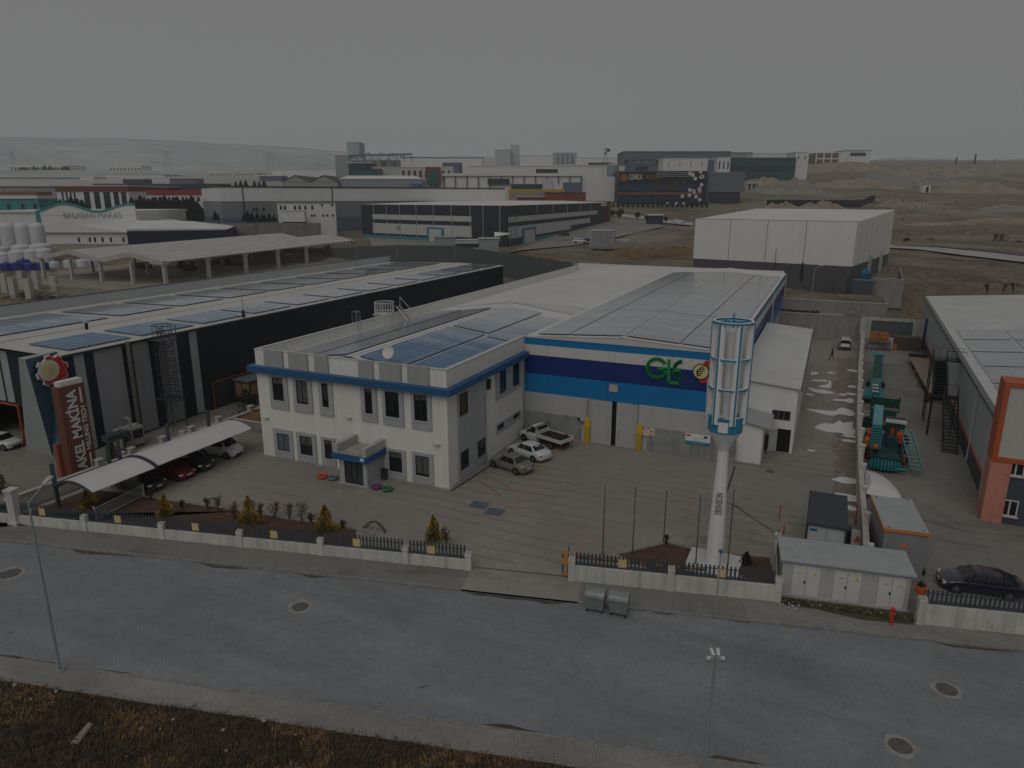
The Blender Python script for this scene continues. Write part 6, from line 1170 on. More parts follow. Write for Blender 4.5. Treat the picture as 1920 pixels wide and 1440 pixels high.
# machinery in the right hand plot
TEAL = M('machine_teal',(.012,.155,.16),.5,var=.18,sc=2); TEALL = M('machine_pale_teal',(.10,.27,.29),.5,var=.15,sc=2); DTEAL = M('machine_dark_teal',(.008,.05,.05),.6,var=.3,sc=2); ORM = M('machine_red_orange',(.42,.05,.02),.5,var=.2); PALE = M('machine_white',(.42,.44,.44),.5,var=.12)
c_ = Vector((6.6,73.2,0)); t = thing('root_harvester','teal harvesting machine with conveyors, white cabin and red parts by the yard wall','harvester',c_,R(-3))
mb = MB(); mb.box(-1.3,1.3,-4.2,3.4,.75,1.05); [mb.box(x,x + .18,-4.6,3.6,1.05,1.45) for x in (-1.35,1.17)]; mb.build('frame',DTEAL,t,world=False)
mb = MB(); mb.hexa([(-1.45,-3.6,1.5),(-.55,-3.6,1.5),(-.55,3.9,3.0),(-1.45,3.9,3.0)],[(-1.45,-3.6,1.75),(-.55,-3.6,1.75),(-.55,3.9,3.5),(-1.45,3.9,3.5)]); mb.build('conveyor_trough',TEAL,t,world=False)
mb = MB(); [mb.box(-1.4,-.6,y,y + .12,1.78 + (y + 3.6) * .233,1.84 + (y + 3.6) * .233) for y in [-3.4 + i * .5 for i in range(7)]]; mb.build('conveyor_slats',DTEAL,t,world=False)
mb = MB(); mb.hexa([(-1.4,.2,2.7),(-.6,.2,2.7),(-.6,4.2,3.6),(-1.4,4.2,3.6)],[(-1.4,.2,2.82),(-.6,.2,2.82),(-.6,4.2,3.72),(-1.4,4.2,3.72)]); mb.build('conveyor_cover',TEALL,t,world=False)
mb = MB(); mb.box(-.2,1.35,1.2,2.9,1.4,2.9); mb.build('cabin',DTEAL,t,world=False); mb = MB(); mb.box(-.3,1.5,1.0,1.9,2.903,3.05); mb.build('cabin_roof',PALE,t,world=False); mb = MB(); mb.box(-.3,1.4,1.903,3.0,2.903,3.02); mb.build('roof_hatch',M('hatch_dark',(.03,.03,.035),.6),t,world=False)
mb = MB(); mb.box(-.1,.9,-1.0,.7,1.06,2.0); mb.build('engine',DTEAL,t,world=False); mb = MB(); mb.box(.7,1.3,-.6,.6,1.4,2.3); mb.box(.2,.5,.3,.6,2.0,2.5); mb.build('hopper',ORM,t,world=False)
mb = MB(); a,b = Vector((1.0,.8,2.2)),Vector((1.9,-5.2,.6))
for dx in (0,.95): mb.hexa([a + Vector((dx,0,0)),a + Vector((dx + .08,0,0)),b + Vector((dx + .08,0,0)),b + Vector((dx,0,0))],[a + Vector((dx,0,.25)),a + Vector((dx + .08,0,.25)),b + Vector((dx + .08,0,.25)),b + Vector((dx,0,.25))])
for i in range(11): p = a.lerp(b,i / 10); mb.box(p.x + .08,p.x + .95,p.y - .12,p.y + .12,p.z + .12,p.z + .17)
mb.build('side_elevator',TEALL,t,world=False); mb = MB(); [mb.box(-1.3 + i * .28,-1.1 + i * .28,-5.4 - .35 * math.sin(i * .4),-4.2,.35,.85) for i in range(9)]; mb.cyl((-1.4,-5.0,.5),(1.6,-5.4,.5),.16); mb.build('digger_head',TEAL,t,world=False)
mb = MB(); 0
for q_ in ((-1.2,-.8,-4.2,-3.2,1.76,1.9),(-1.75,-1.46,-.6,1.6,1.0,2.0),(1.36,1.5,-4.3,-3.8,.8,1.5)): mb = MB(); mb.box(*q_); mb.build('red_guard',ORM,t,world=False)
mb = MB(); mb.box(-1.9,-1.5,-1.4,-.2,.9,1.7); mb.build('orange_guard',M('guard_orange',(.5,.18,.03),.5),t,world=False)
for x,y,r in ((-1.0,-2.2,.65),(1.05,-2.2,.65),(-1.0,2.6,.75),(1.05,2.6,.75)): wheel(t,x * 1.2,y,r,.45,ORM)
t = thing('green_cart','dark green two wheeled cart with a long drawbar behind the harvesting machine','cart',Vector((6.75,82.0,0)),0); DG = M('cart_green',(.008,.05,.04),.6,var=.25)
mb = MB(); mb.hexa([(-1.1,-1.2,.7),(1.1,-1.2,.7),(1.1,1.0,.7),(-1.1,1.0,.7)],[(-1.25,-1.3,.75),(1.25,-1.3,.75),(1.25,1.1,.75),(-1.25,1.1,.75)]); mb.build('floor',M('cart_floor_brown',(.09,.06,.045),.8,var=.3),t,world=False)
mb = MB(); mb.box(-1.25,1.25,1.1,1.2,.7,1.7); mb.box(-1.3,-1.22,-1.2,1.2,.7,1.2); mb.build('tailboard',DG,t,world=False); [wheel(t,sg * 1.5,-.3,.6,.4,DG) for sg in (1,-1)]
mb = MB(); mb.cyl((-.1,1.2,.8),(.35,6.0,.9),.06); mb.build('drawbar',GALV,t,world=False); mb = MB(); mb.box(-1.0,2.0,6.4,6.6,.6,1.7); mb.box(-1.0,2.0,6.6,7.6,.55,.65); [mb.cyl((x,6.45,.2),(x,6.45,2.0),.05) for x in (-.9,1.9)]; mb.tube([(-.9,6.3,1.9),(.5,6.0,1.2),(1.9,6.3,1.9)],.035); mb.build('blade',DG,t,world=False)
t = thing('belt_conveyor','long teal inclined belt conveyor lying along the yard wall','conveyor',Vector((6.3,91.5,0)),R(-2)); a,b = Vector((-.1,0,1.1)),Vector((.5,20,2.3))
mb = MB(); d_ = b - a
for dx in (-.6,.55): mb.hexa([a + Vector((dx,0,0)),a + Vector((dx + .08,0,0)),b + Vector((dx + .08,0,0)),b + Vector((dx,0,0))],[v + Vector((0,0,.3)) for v in (a + Vector((dx,0,0)),a + Vector((dx + .08,0,0)),b + Vector((dx + .08,0,0)),b + Vector((dx,0,0)))])
mb.build('side_frame',TEAL,t,world=False); mb = MB(); p,q_ = a.lerp(b,.36),b; mb.hexa([p + Vector((-.5,0,.1)),p + Vector((.5,0,.1)),q_ + Vector((.5,0,.1)),q_ + Vector((-.5,0,.1))],[p + Vector((-.5,0,.2)),p + Vector((.5,0,.2)),q_ + Vector((.5,0,.2)),q_ + Vector((-.5,0,.2))]); mb.build('belt',M('belt_green',(.008,.06,.05),.7,var=.2),t,world=False)
mb = MB(); [mb.box(a.lerp(b,i / 26).x - .5,a.lerp(b,i / 26).x + .5,a.lerp(b,i / 26).y - .1,a.lerp(b,i / 26).y + .1,a.lerp(b,i / 26).z + .08,a.lerp(b,i / 26).z + .16) for i in range(1,10)]; [mb.box(-.4,1.0,y,y + .5,2.2,2.6) for y in (18.6,19.6)]; mb.build('rollers',TEALL,t,world=False)
mb = MB(); mb.box(-1.2,1.0,-.5,3.5,.8,1.2); mb.build('feed_hopper',TEAL,t,world=False); mb = MB(); [mb.box(-.35,.35,y,y + .55,1.42 + y * .09,1.5 + y * .09) for y in (.4,1.6,2.8)]; mb.build('white_guard',PALE,t,world=False)
mb = MB(); [mb.cyl((x,y,0),(x * .6 + .3,y,z),.06,n=5) for x,y,z in ((-.5,10,1.6),(.9,10,1.6),(-.4,16,2.0),(1.0,16,2.0),(-.6,1,.9),(.6,1,.9))]; mb.build('support_leg',TEAL,t,world=False); [wheel(t,x,9,.38,.2,ORM) for x in (-.55,.95)]
RUST = M('rusty_iron',(.09,.035,.02),.8,var=.4,sc=3); p0,p1 = G(1716,668,1.0),G(1757,738,1.0)
t = thing('flatbed_trailer','long tan flatbed trailer beside the white wall of the right factory','trailer',((p0 + p1) / 2 * 1),math.atan2((p0 - p1).y,(p0 - p1).x)); L = (p0 - p1).length / 2
t.location.z = 0; mb = MB(); mb.box(-L,L,-1.5,.9,.95,1.08); mb.build('deck',M('deck_tan',(.27,.22,.165),.8,var=.2,sc=1.5,seams=[('Y',.8,.04,.8)]),t,world=False); mb = MB(); [mb.box(-L,L,y,y + .15,.65,.94) for y in (-1.3,.5)]; mb.box(L * .9,L,-1.5,.9,1.1,1.5); mb.build('chassis',BLACK,t,world=False); mb = MB(); mb.box(-L,L,-1.62,-1.53,.98,1.16); mb.build('orange_rail',ORANGE,t,world=False)
for x in (-L * .6,-L * .45,L * .6):
 for sg in (.6,-1.2): wheel(t,x,sg,.42,.25,RUST)
q = random.Random(21)
for i,(px,py,lb,m_,n) in enumerate(((1722,690,'rusty cultivator standing at the far end of the flatbed trailer',RUST,8),(1728,706,'orange painted tiller beside the flatbed trailer',ORM,7),(1738,728,'dark harrow beside the near end of the flatbed trailer',BLACK,9),(1748,752,'big rusty plough in front of the flatbed trailer',RUST,12))):
 t = thing('farm_implement',lb,'implement',G(px,py),q.uniform(0,3),'farm implements by the flatbed'); s_ = 1.1 if i < 3 else 1.7
 mb = MB(); mb.box(-s_,s_,-.1,.1,.75,.9); mb.box(-s_ * .7,s_ * .7,.45,.6,.7,.82); mb.cyl((0,.1,.8),(0,-1.3,.6),.07); mb.build('frame',m_,t,world=False)
 for k in range(n): x = -s_ + 2 * s_ * (k + .5) / n; mb = MB(); mb.tube([(x,.1,.8),(x,.5,.5),(x + q.uniform(-.1,.1),.3,.0)],.045,5); mb.build('tine',m_,t,world=False)
OTB = M('bench_orange',(.36,.13,.035),.6,var=.2)
for i,(px,py) in enumerate(((1636,650),(1655,652))):
 t = thing('work_bench',('left' if i == 0 else 'right') + ' wooden bench with orange crate at the far end of the right plot','bench',G(px,py + 6),0,'benches at the far end'); mb = MB(); mb.box(-1,1,-.5,.5,1.5,1.6); mb.build('top',M('bench_wood',(.17,.12,.09),.8,var=.2),t,world=False); [MB().box(x,x + .12,y,y + .12,0,1.5).build('leg',M('bench_wood',(.17,.12,.09)),t,world=False) for x in (-.95,.83) for y in (-.45,.33)]; mb = MB(); mb.box(-.7,.6,.1,.5,1.9,3.0); mb.box(-.75,.65,.0,.5,1.6,1.75); mb.build('orange_crate',OTB,t,world=False)
t = thing('steel_cabinet','grey steel cabinet beside the benches at the far end of the right plot','cabinet',G(1662,655)); mb = MB(); mb.box(-.8,.8,-.5,.5,.1,2.0); mb.build('body',GALV,t,world=False,bevel=.03); mb = MB(); [mb.box(x,x + .7,-.52,-.503,.2,1.9) for x in (-.75,.05)]; mb.build('door',LGREY,t,world=False)
t = thing('timber_stack','stack of weathered boards and pallets by the far gate of the right plot','timber stack',G(1697,656)); TMB = M('weathered_board',(.11,.085,.07),.9,var=.35,sc=2)
q = random.Random(2)
for k in range(9): mb = MB(); dx = q.uniform(-.2,.2); mb.box(-2 + dx,2 + dx,-.8,.8,.25 * k,.25 * k + .2); mb.build('board_layer',TMB,t,world=False)
mb = MB(); mb.box(-2.1,-1.3,-1.3,-.85,0,1.0); mb.build('orange_box',OTB,t,world=False)
ye = 131.2; a,b = PY(1612,650,ye),PY(1735,655,ye); t = thing('sliding_yard_gate','large dark grey sliding gate between white piers at the far end of the right plot','gate',((a.x + b.x) / 2,ye,0)); g0,g1 = PY(1632,620,ye).x,PY(1711,620,ye).x; zt = PY(1670,597,ye).z
mb = MB(); mb.box(a.x - .3,g0,ye,ye + .3,0,zt); mb.box(g1,b.x + .2,ye,ye + .3,0,zt); mb.box(g0,g1,ye,ye + .3,zt - .5,zt); mb.build('pier',YW,t); mb = MB(); mb.box(g0 + .02,g1 - .02,ye + .1,ye + .2,0,zt - .52); mb.build('gate_leaf',M('gate_grey',(.085,.10,.105),.6,var=.12,seams=[('X',.5,.04,.8)]),t)
t = thing('blue_tarpaulin','tall dark blue tarpaulin screen beside the white wall at the far gate','tarpaulin',(PY(1733,640,ye - 1).x,ye - 1,0)); mb = MB(); mb.hexa([(-.4,-.2,0),(.5,-.2,0),(.5,.2,0),(-.4,.2,0)],[(-.2,-.1,5),(.5,-.1,5.4),(.5,.1,5.4),(-.2,.1,5)]); mb.build('sheet',M('tarp_blue',(.012,.04,.14),.6,var=.25),t,world=False); mb = MB(); mb.cyl((.5,0,0),(.5,0,5.6),.06); mb.build('post',GALV,t,world=False)
# back of the side yard: terraces, barrels, bins, snow
y1_,x0_,x1_ = 133.0,-7.4,6.1; CW_ = M('terrace_concrete',(.27,.265,.25),.9,var=.14,sc=.6,streak=.3,seams=[('X',3.1,.05,.85)])
zt1 = PY(1540,590,y1_).z; t = thing('terrace_wall','lower concrete terrace wall closing the far end of the side yard','wall',(0,y1_,0)); mb = MB(); mb.box(x0_ - 22,x1_ + .2,y1_,y1_ + .3,0,zt1); mb.build('wall',CW_,t); mb = MB(); mb.box(x0_ - 22,x1_ + .25,y1_ - .05,y1_ + .4,zt1 + .003,zt1 + .1); mb.build('coping',WALLC,t); mb = MB(); xa = PY(1580,595,y1_).x; mb.box(xa,x1_,y1_ - .08,y1_ + .43,zt1 + .103,zt1 + .2); mb.build('red_strip',M('strip_red',(.28,.06,.04),.6,var=.2),t)
struct('terrace_ground',MB().box(x0_ - 22,x1_ + .2,y1_ + .3,y1_ + 3.6,zt1 - .3,zt1 - .02),YARD)
y2_ = y1_ + 3.6; zt2 = PY(1560,565,y2_).z; xb = PY(1664,575,y2_).x; t = thing('upper_terrace_wall','upper concrete terrace wall under the big white warehouse','wall',(0,y2_,0)); mb = MB(); mb.box(x0_ - 22,xb,y2_,y2_ + .35,zt1 - .3,zt2); mb.box(xb - .3,xb,y2_ + .352,y2_ + 9,0,zt2 + .2); mb.build('wall',CW_,t); mb = MB(); mb.box(x0_ - 22,xb,y2_ - .05,y2_ + .4,zt2 + .003,zt2 + .1); mb.build('coping',WALLC,t)
struct('warehouse_ground',MB().box(x0_ - 40,xb - .3,y2_ + .36,y2_ + 12,zt2 - 1,zt2 - .05),TERR)
t = thing('lamp_post_back','thin lamp post with bent head behind the terrace wall','street lamp',(PY(1518,590,y1_ + 1).x,y1_ + 1,zt1)); t.name = 'yard_lamp'; zl = PY(1532,503,y1_ + 1).z - zt1; mb = MB(); mb.cyl((0,0,0),(0,0,zl),.09,.05,n=6); mb.cyl((0,0,zl),(.9,0,zl + .5),.05,n=6); mb.build('pole',GALV,t,world=False); mb = MB(); mb.box(.7,1.3,-.12,.12,zl + .42,zl + .54); mb.build('lamp_head',TRIM,t,world=False)
for i in range(5):
 p = PY(1587 + i * 5.4,588,y1_ + 1.2); t = thing('barrel_drum',f'pale grey drum on the red edged terrace wall, {ORD[i]} from the left','drum',(p.x,y1_ + 1.2,zt1),0,'drums on the terrace wall'); t.name = 'steel_drum'; mb = MB(); mb.lathe([(.28,0),(.3,.05),(.29,.45),(.3,.5),(.29,.9),(.28,.95)],n=12); mb.build('drum',GALV,t,world=False); mb = MB(); mb.cyl((0,0,.95),(0,0,.98),.2,n=10); mb.build('lid',BLACK,t,world=False)
t = thing('tarp_roll','long dark plastic heap lying on the terrace wall behind the striped hall','plastic heap',PY(1500,584,y1_ + 1.2) - Vector((0,0,0))); t.location.z = zt1; mb = MB(); q = random.Random(4)
for i in range(9): mb.lathe([(.1,0),(.5,.1),(.4,.35),(.05,.5)],(-3.2 + i * .75,q.uniform(-.2,.2),0),8)
mb.build('dark_sheet',BLACK,t,world=False); mb = MB(); mb.lathe([(.2,.3),(.3,.5),(.05,.7)],(-1.6,0,0),8); mb.build('red_rag',RED,t,world=False)
t = thing('dark_bin','dark upright container standing in the side yard before the terrace wall','container',G(1499,607)); mb = MB(); mb.box(-.75,.75,-.6,.6,0,2.1); mb.build('body',M('bin_dark',(.04,.05,.055),.5),t,world=False,bevel=.04); mb = MB(); mb.box(-.8,.8,-.65,.65,2.1,2.2); mb.build('lid',BLACK,t,world=False)
SNOW = M('melting_snow',(.62,.62,.63),.7,var=.05,sc=1.5)
sn = [((1552,774),2.6,.55,'long strip of snow across the side yard, upper of the two big ones',[(1511,766),(1560,771),(1578,764),(1598,770),(1603,776),(1596,780),(1575,776),(1560,779),(1535,774)]),((1570,806),2.5,1,'largest patch of snow in the side yard',[(1527,801),(1545,793),(1560,795),(1574,788),(1580,792),(1599,791),(1598,799),(1604,808),(1601,815),(1586,814),(1575,811),(1550,809)]),
 ((1540,733),2,.4,'long thin streak of snow by the annex wall',[(1516,726),(1530,730),(1546,731),(1564,736),(1550,738),(1535,736),(1520,732)]),((1585,750),2,.4,'tadpole shaped patch of snow in the side yard',[(1563,748),(1585,749),(1594,746),(1602,750),(1599,755),(1590,755),(1583,752),(1565,751)]),((1530,700),2,.3,'small ragged snow patch by the annex eave',[(1521,697),(1533,698),(1534,701),(1522,703)]),((1555,722),2,.3,'ragged curl of thin snow in the middle of the side yard',[(1535,724),(1552,720),(1556,712),(1559,720),(1556,727),(1540,726)]),((1545,713),2,.3,'faint flat streak of snow in the middle of the side yard',[(1523,712),(1548,712),(1550,715),(1526,714)])]
for c0,_,_,lb,pts in sn:
 mb = MB(); ps = [G(x,y,.02) for x,y in pts]; ctr = sum(ps,Vector()) / len(ps); n = len(ps); ps2 = []
 for i in range(n):
  a,b,c_,d_ = ps[i - 1],ps[i],ps[(i + 1) % n],ps[(i + 2) % n]
  for k in range(4): u = k / 4; ps2.append(.5 * ((2 * b) + (c_ - a) * u + (2 * a - 5 * b + 4 * c_ - d_) * u * u + (3 * b - a - 3 * c_ + d_) * u ** 3))
 m2 = len(ps2); mb.add([(p.x,p.y,.009) for p in ps2] + [(ctr.x + (p.x - ctr.x) * .85,ctr.y + (p.y - ctr.y) * .85,.05) for p in ps2],[[i,(i + 1) % m2,m2 + (i + 1) % m2,m2 + i] for i in range(m2)] + [[m2 + i for i in range(m2)]]); tag(mb.build('snow_patch',SNOW),lb,'snow patch','patches of snow in the side yard')
rs = [((1600,695),.75,.8,'round snow patch at the foot of the yard wall, farthest from the street'),((1599,725),.6,.7,'round snow patch at the foot of the yard wall, second farthest'),((1597,739),.7,.5,'small flat snow patch by the wall above the tadpole shaped one'),((1580,740),.5,.5,'small snow blot left of the flat patch by the wall'),((1594,818),.7,.45,'narrow snow patch just below the largest one, upper'),((1594,827),.75,.45,'narrow snow patch just below the largest one, lower'),((1590,901),1.3,.7,'oblong snow patch by the red hydrant'),((1590,933),1.2,.8,'half round snow patch against the wall behind the cabin'),((1597,953),.5,.45,'little round snow patch nearest the street'),((1518,740),.5,.35,'tiny snow patch at the foot of the annex'),((1557,699),.4,.5,'tiny snow speck in the far side yard'),((1521,845),.35,.2,'tiny snow speck by the annex door corner')]
for i,((x,y),rx,ry_,lb) in enumerate(rs):
 mb = MB(); blot(mb,(0,0),rx,ry_,.009,i + 40,22,0,.22); n = len(mb.v); ring_ = [Vector(v) for v in mb.v]; mb = MB(); p = G(x,y); mb.add([(p.x + v.x,p.y + v.y,.009) for v in ring_] + [(p.x + v.x * .75,p.y + v.y * .75,.06) for v in ring_],[[k,(k + 1) % n,n + (k + 1) % n,n + k] for k in range(n)] + [[n + k for k in range(n)]]); tag(mb.build('snow_patch',SNOW),lb,'snow patch','patches of snow in the side yard')
def person(label,loc,rz,h=1.78):
 P = {'pelvis': (0,0,.93),'chest': (.02,0,1.28),'neck': (.03,0,1.48),'head': (.05,0,1.56),'crown': (.06,0,1.74),'shL': (.02,.19,1.43),'elL': (.10,.25,1.16),'haL': (.30,.16,1.10),'shR': (.02,-.19,1.43),'elR': (-.12,-.26,1.16),'haR': (.02,-.28,.92),'hiL': (0,.10,.9),'knL': (.22,.10,.50),'anL': (.33,.10,.09),'toL': (.52,.11,.05),'hiR': (0,-.10,.9),'knR': (-.06,-.10,.48),'anR': (-.36,-.10,.14),'toR': (-.20,-.11,.03)}
 Rr = {'pelvis': .145,'chest': .165,'neck': .062,'head': .095,'crown': .075,'shL': .08,'elL': .055,'haL': .042,'shR': .08,'elR': .055,'haR': .042,'hiL': .10,'knL': .068,'anL': .048,'toL': .045,'hiR': .10,'knR': .068,'anR': .048,'toR': .045}
 E_ = [('pelvis','chest'),('chest','neck'),('neck','head'),('head','crown'),('chest','shL'),('shL','elL'),('elL','haL'),('chest','shR'),('shR','elR'),('elR','haR'),('pelvis','hiL'),('hiL','knL'),('knL','anL'),('anL','toL'),('pelvis','hiR'),('hiR','knR'),('knR','anR'),('anR','toR')]
 ks = list(P)
 for s_ in ('L','R'):
  hx = Vector(P['ha' + s_]); dr = (hx - Vector(P['el' + s_])).normalized()
  for k,(o_,l_) in enumerate(((-.03,.09),(-.01,.10),(.01,.095),(.03,.08),(.05,.05))):
   nm = f'f{s_}{k}'; e = hx + dr * l_ + Vector((0,o_,-.02 * k)); P[nm] = tuple(e); Rr[nm] = .012; E_.append(('ha' + s_,nm)); ks.append(nm)
 me = bpy.data.meshes.new('person'); me.from_pydata([P[k] for k in ks],[(ks.index(a),ks.index(b)) for a,b in E_],[]); o = bpy.data.objects.new('person',me); COL.objects.link(o)
 sk = o.modifiers.new('skin','SKIN'); sub = o.modifiers.new('sub','SUBSURF'); sub.levels = sub.render_levels = 1
 for i,k in enumerate(ks): me.skin_vertices[0].data[i].radius = (Rr[k],) * 2; me.skin_vertices[0].data[i].use_root = k == 'pelvis'
 dg = bpy.context.evaluated_depsgraph_get(); m2 = bpy.data.meshes.new_from_object(o.evaluated_get(dg)); bpy.data.objects.remove(o); o = bpy.data.objects.new('person',m2); COL.objects.link(o)
 cl,tr,sk_,hr = M('jacket_black',(.012,.012,.014),.8),M('trousers_dark',(.016,.017,.022),.8),M('skin_tone',(.32,.18,.12),.6),M('hair_dark',(.015,.012,.01),.8)
 for m_ in (cl,tr,sk_): m2.materials.append(m_)
 for p in m2.polygons:
  c_ = p.center; p.material_index = 2 if (c_.z > 1.52 or (c_ - Vector(P['haL'])).length < .12 or (c_ - Vector(P['haR'])).length < .12) else (1 if c_.z < .88 and abs(c_.y) < .24 else 0); p.use_smooth = True
 o.location = loc; o.rotation_euler = (0,0,rz); o.scale = (h / 1.82,) * 3; tag(o,label,'person')
 mb = MB(); mb.lathe([(.105,1.60),(.115,1.68),(.10,1.77),(.05,1.83)],(.035,0,0),12); mb.build('hair',hr,o,smooth=True,world=False); mb = MB(); mb.box(.14,.165,-.045,-.02,1.655,1.67); mb.box(.14,.165,.02,.045,1.655,1.67); mb.cyl((.13,0,1.64),(.175,0,1.61),.018,n=5); mb.build('face',M('face_dark',(.12,.07,.05),.7),o,world=False); return o
person('person in dark jacket and trousers striding across the side yard',G(1559,675),R(170),1.82)
# middle distance: helpers
FWN = Matrix.Rotation(YAW,4,'Z')
def far(name,label,cat,px0,px1,yt,yb,s,rot=0,group=None,s1=None):
 s = s or T((px0 + px1) / 2,yb).dot(HD)
 a,b = PS(px0,yb,s),PS(px1,yb,s1 or s); b.z = a.z; m_ = (a + b) / 2; an = math.atan2((b - a).y,(b - a).x)
 t = thing(name,label,cat,m_,an,group); return t,(b - a).length,PS((px0 + px1) / 2,yt,(s + (s1 or s)) / 2).z - a.z
def bx(t,name,m,*b,parent=None):
 mb = MB()
 for q_ in b: mb.box(*q_[:4],min(q_[4],-14) if q_[4] < -1.9 else q_[4],q_[5])
 return mb.build(name,m,parent or t,world=False)
FWH2 = M('far_white',(.62,.62,.61),.6,var=.06,sc=.1,streak=.06); FGR = M('far_grey',(.27,.28,.29),.6,var=.08,sc=.1); FDK = M('far_dark',(.035,.04,.055),.6,var=.1,sc=.1); FRF = M('far_roof',(.60,.595,.575),.6,var=.10,sc=.05); FWIN = M('far_window',(.03,.035,.045),.2); FTQ = M('far_turquoise',(.04,.22,.22),.6,var=.08,sc=.1); FBL = M('far_blue_grey',(.10,.125,.16),.6,var=.08,sc=.1)
def hall(t,w,h,d,m,roof=FRF,rise=.08,axis='y',mroof_h=None,names=('wall','roof'),base=3):
 bx(t,names[0],m,(-w / 2,w / 2,0,d,-base,h))
 r = rise * (w if axis == 'y' else d); mb = MB()
 if axis == 'y': mb.prism([(-w / 2 - .3,-.3,h + .003),(w / 2 + .3,-.3,h + .003),(0,-.3,h + r)],(0,d + .6,0))
 else: mb.prism([(-w / 2 - .3,-.3,h + .003),(-w / 2 - .3,d + .3,h + .003),(-w / 2 - .3,d / 2,h + r)],(w + .6,0,0))
 mb.build(names[1],roof,t,world=False)
def wins(t,xs,z0,z1,w_,m=FWIN,name='window',y=-.06):
 for x in xs: bx(t,name,m,(x - w_ / 2,x + w_ / 2,y,-.003,z0,z1))
# white warehouse behind the yard
C = PS(1590,562,147); hT = PS(1600,416,147).z; hB = PS(1592,500,147).z; zb = C.z - 1.5
an = -R(12); t = thing('warehouse','big white warehouse with dark grey base behind the striped hall','warehouse',(C.x,C.y,zb),an); Wl,Dl = 34.5,44.0; WHW = M('warehouse_white',(.68,.68,.66),.55,var=.04,sc=.3,streak=.06); WHS_ = M('warehouse_grey',(.085,.085,.09),.75,var=.08,sc=.4)
h1,h2 = hB - zb,hT - zb
bx(t,'base_wall',WHS_,(-Wl + .1,-.1,.1,Dl,0,h1));
rs = 1.8
mb = MB(); mb.box(-Wl,0,0,.3,h1 + .003,h2)
for x in (-.3,-Wl): mb.hexa([(x,.302,h1 + .003),(x + .3,.302,h1 + .003),(x + .3,Dl,h1 + .003),(x,Dl,h1 + .003)],[(x,.302,h2),(x + .3,.302,h2),(x + .3,Dl,h2 + rs),(x,Dl,h2 + rs)])
mb.box(-Wl + .31,-.31,Dl - .3,Dl,h1,h2 + rs - .02); mb.build('wall',WHW,t,world=False)
mb = MB(); mb.hexa([(-Wl + .3,.3,h2 - .2),(-.3,.3,h2 - .2),(-.3,Dl,h2 + rs - .12),(-Wl + .3,Dl,h2 + rs - .12)],[(-Wl + .3,.3,h2 - .06),(-.3,.3,h2 - .06),(-.3,Dl,h2 + rs),(-Wl + .3,Dl,h2 + rs)]); mb.build('roof',FRF,t,world=False)
mb = MB(); mb.box(-Wl - .05,.05,-.05,.35,h2 + .003,h2 + .15); mb.build('coping',TRIM,t,world=False)
JN = M('joint_dark',(.10,.10,.10),.6)
for f_ in (.76,.52,.285): bx(t,'joint_strip',JN,(-Wl * f_,-Wl * f_ + .1,-.02,-.003,h1,h2))
for i in range(1,8): bx(t,'joint_strip',JN,(.003,.02,Dl * i / 8,Dl * i / 8 + .12,h1,h2))
bx(t,'downpipe',BLACK,(-Wl * .285 - .1,-Wl * .285 + .25,-.3,-.03,h1 - 3.4,h1 + .3)); mb = MB(); mb.cyl((-Wl * .45,-.4,.5),(-Wl * .45,-.4,h1 + 3.2),.05,n=5); mb.build('conduit',BLACK,t,world=False)
for f_ in (.40,.72): bx(t,'loading_door',M('door_white_grey',(.42,.43,.43),.5),(-.095,.06,Dl * f_,Dl * f_ + 3.4,0,h1 + 1.2))
bx(t,'lean_to',WHS_,(-2.6,-.4,-1.3,.0,0,h1 * .72))
cm,dcn = M('container_slate',(.075,.085,.10),.6,var=.12,seams=[('X',.3,.04,.75)]),M('container_side',(.22,.23,.24),.6,var=.12,seams=[('Y',.3,.04,.75)])
p = PS(1616,558,140); t = thing('shipping_container','dark slate container standing at the corner of the white warehouse','container',p,-R(12)); mb = MB(); mb.box(-2.0,1.8,0,2.6,-.3,3.3); mb.build('body',cm,t,world=False); bx(t,'end_wall',dcn,(1.803,1.85,.05,2.55,-.2,3.25)); bx(t,'roof',M('container_roof',(.10,.13,.18),.6),(-2.05,1.86,-.05,2.65,3.303,3.4)); mb = MB(); [mb.box(x,x + .05,-.04,-.003,.2,3.1) for x in (-1.6,-.6,.4,1.3)]; mb.build('door_bars',M('bar_grey',(.12,.13,.14),.5),t,world=False)
p = PS(1616,517,158); t = thing('blue_tank','bright blue tarpaulin covered bundle beside the warehouse side wall','bundle',p); mb = MB(); mb.lathe([(1.2,-2),(1.7,-.5),(1.6,.9),(1.0,1.6),(.1,1.8)],n=10); mb.build('tarp',M('tarp_bright',(.015,.13,.25),.5,var=.15),t,world=False,smooth=True); mb = MB(); mb.ring((0,0,.4),1.72,.06,.1,12); mb.build('strap',BLACK,t,world=False)
t = thing('plot_wall','pale concrete block wall running right from the warehouse corner','wall',PS(1640,560,141)); mb = MB(); a,b,c_ = PS(1632,557,142),PS(1690,560,141),PS(1683,530,160)
def wallseg(mb,a,b,th_,h0,h1): n = Vector((-(b - a).y,(b - a).x,0)).normalized() * th_ / 2; mb.hexa([v + Vector((0,0,-h0)) for v in (a - n,b - n,b + n,a + n)],[v + Vector((0,0,h1)) for v in (a - n,b - n,b + n,a + n)])
wallseg(mb,a,b,.25,2,3.8); wallseg(mb,b,c_,.25,2,3.4); mb.build('wall',CW_,t); mb = MB(); wallseg(mb,a + Vector((0,0,3.803)),b + Vector((0,0,3.803)),.32,0,.1); mb.build('coping',WALLC,t)
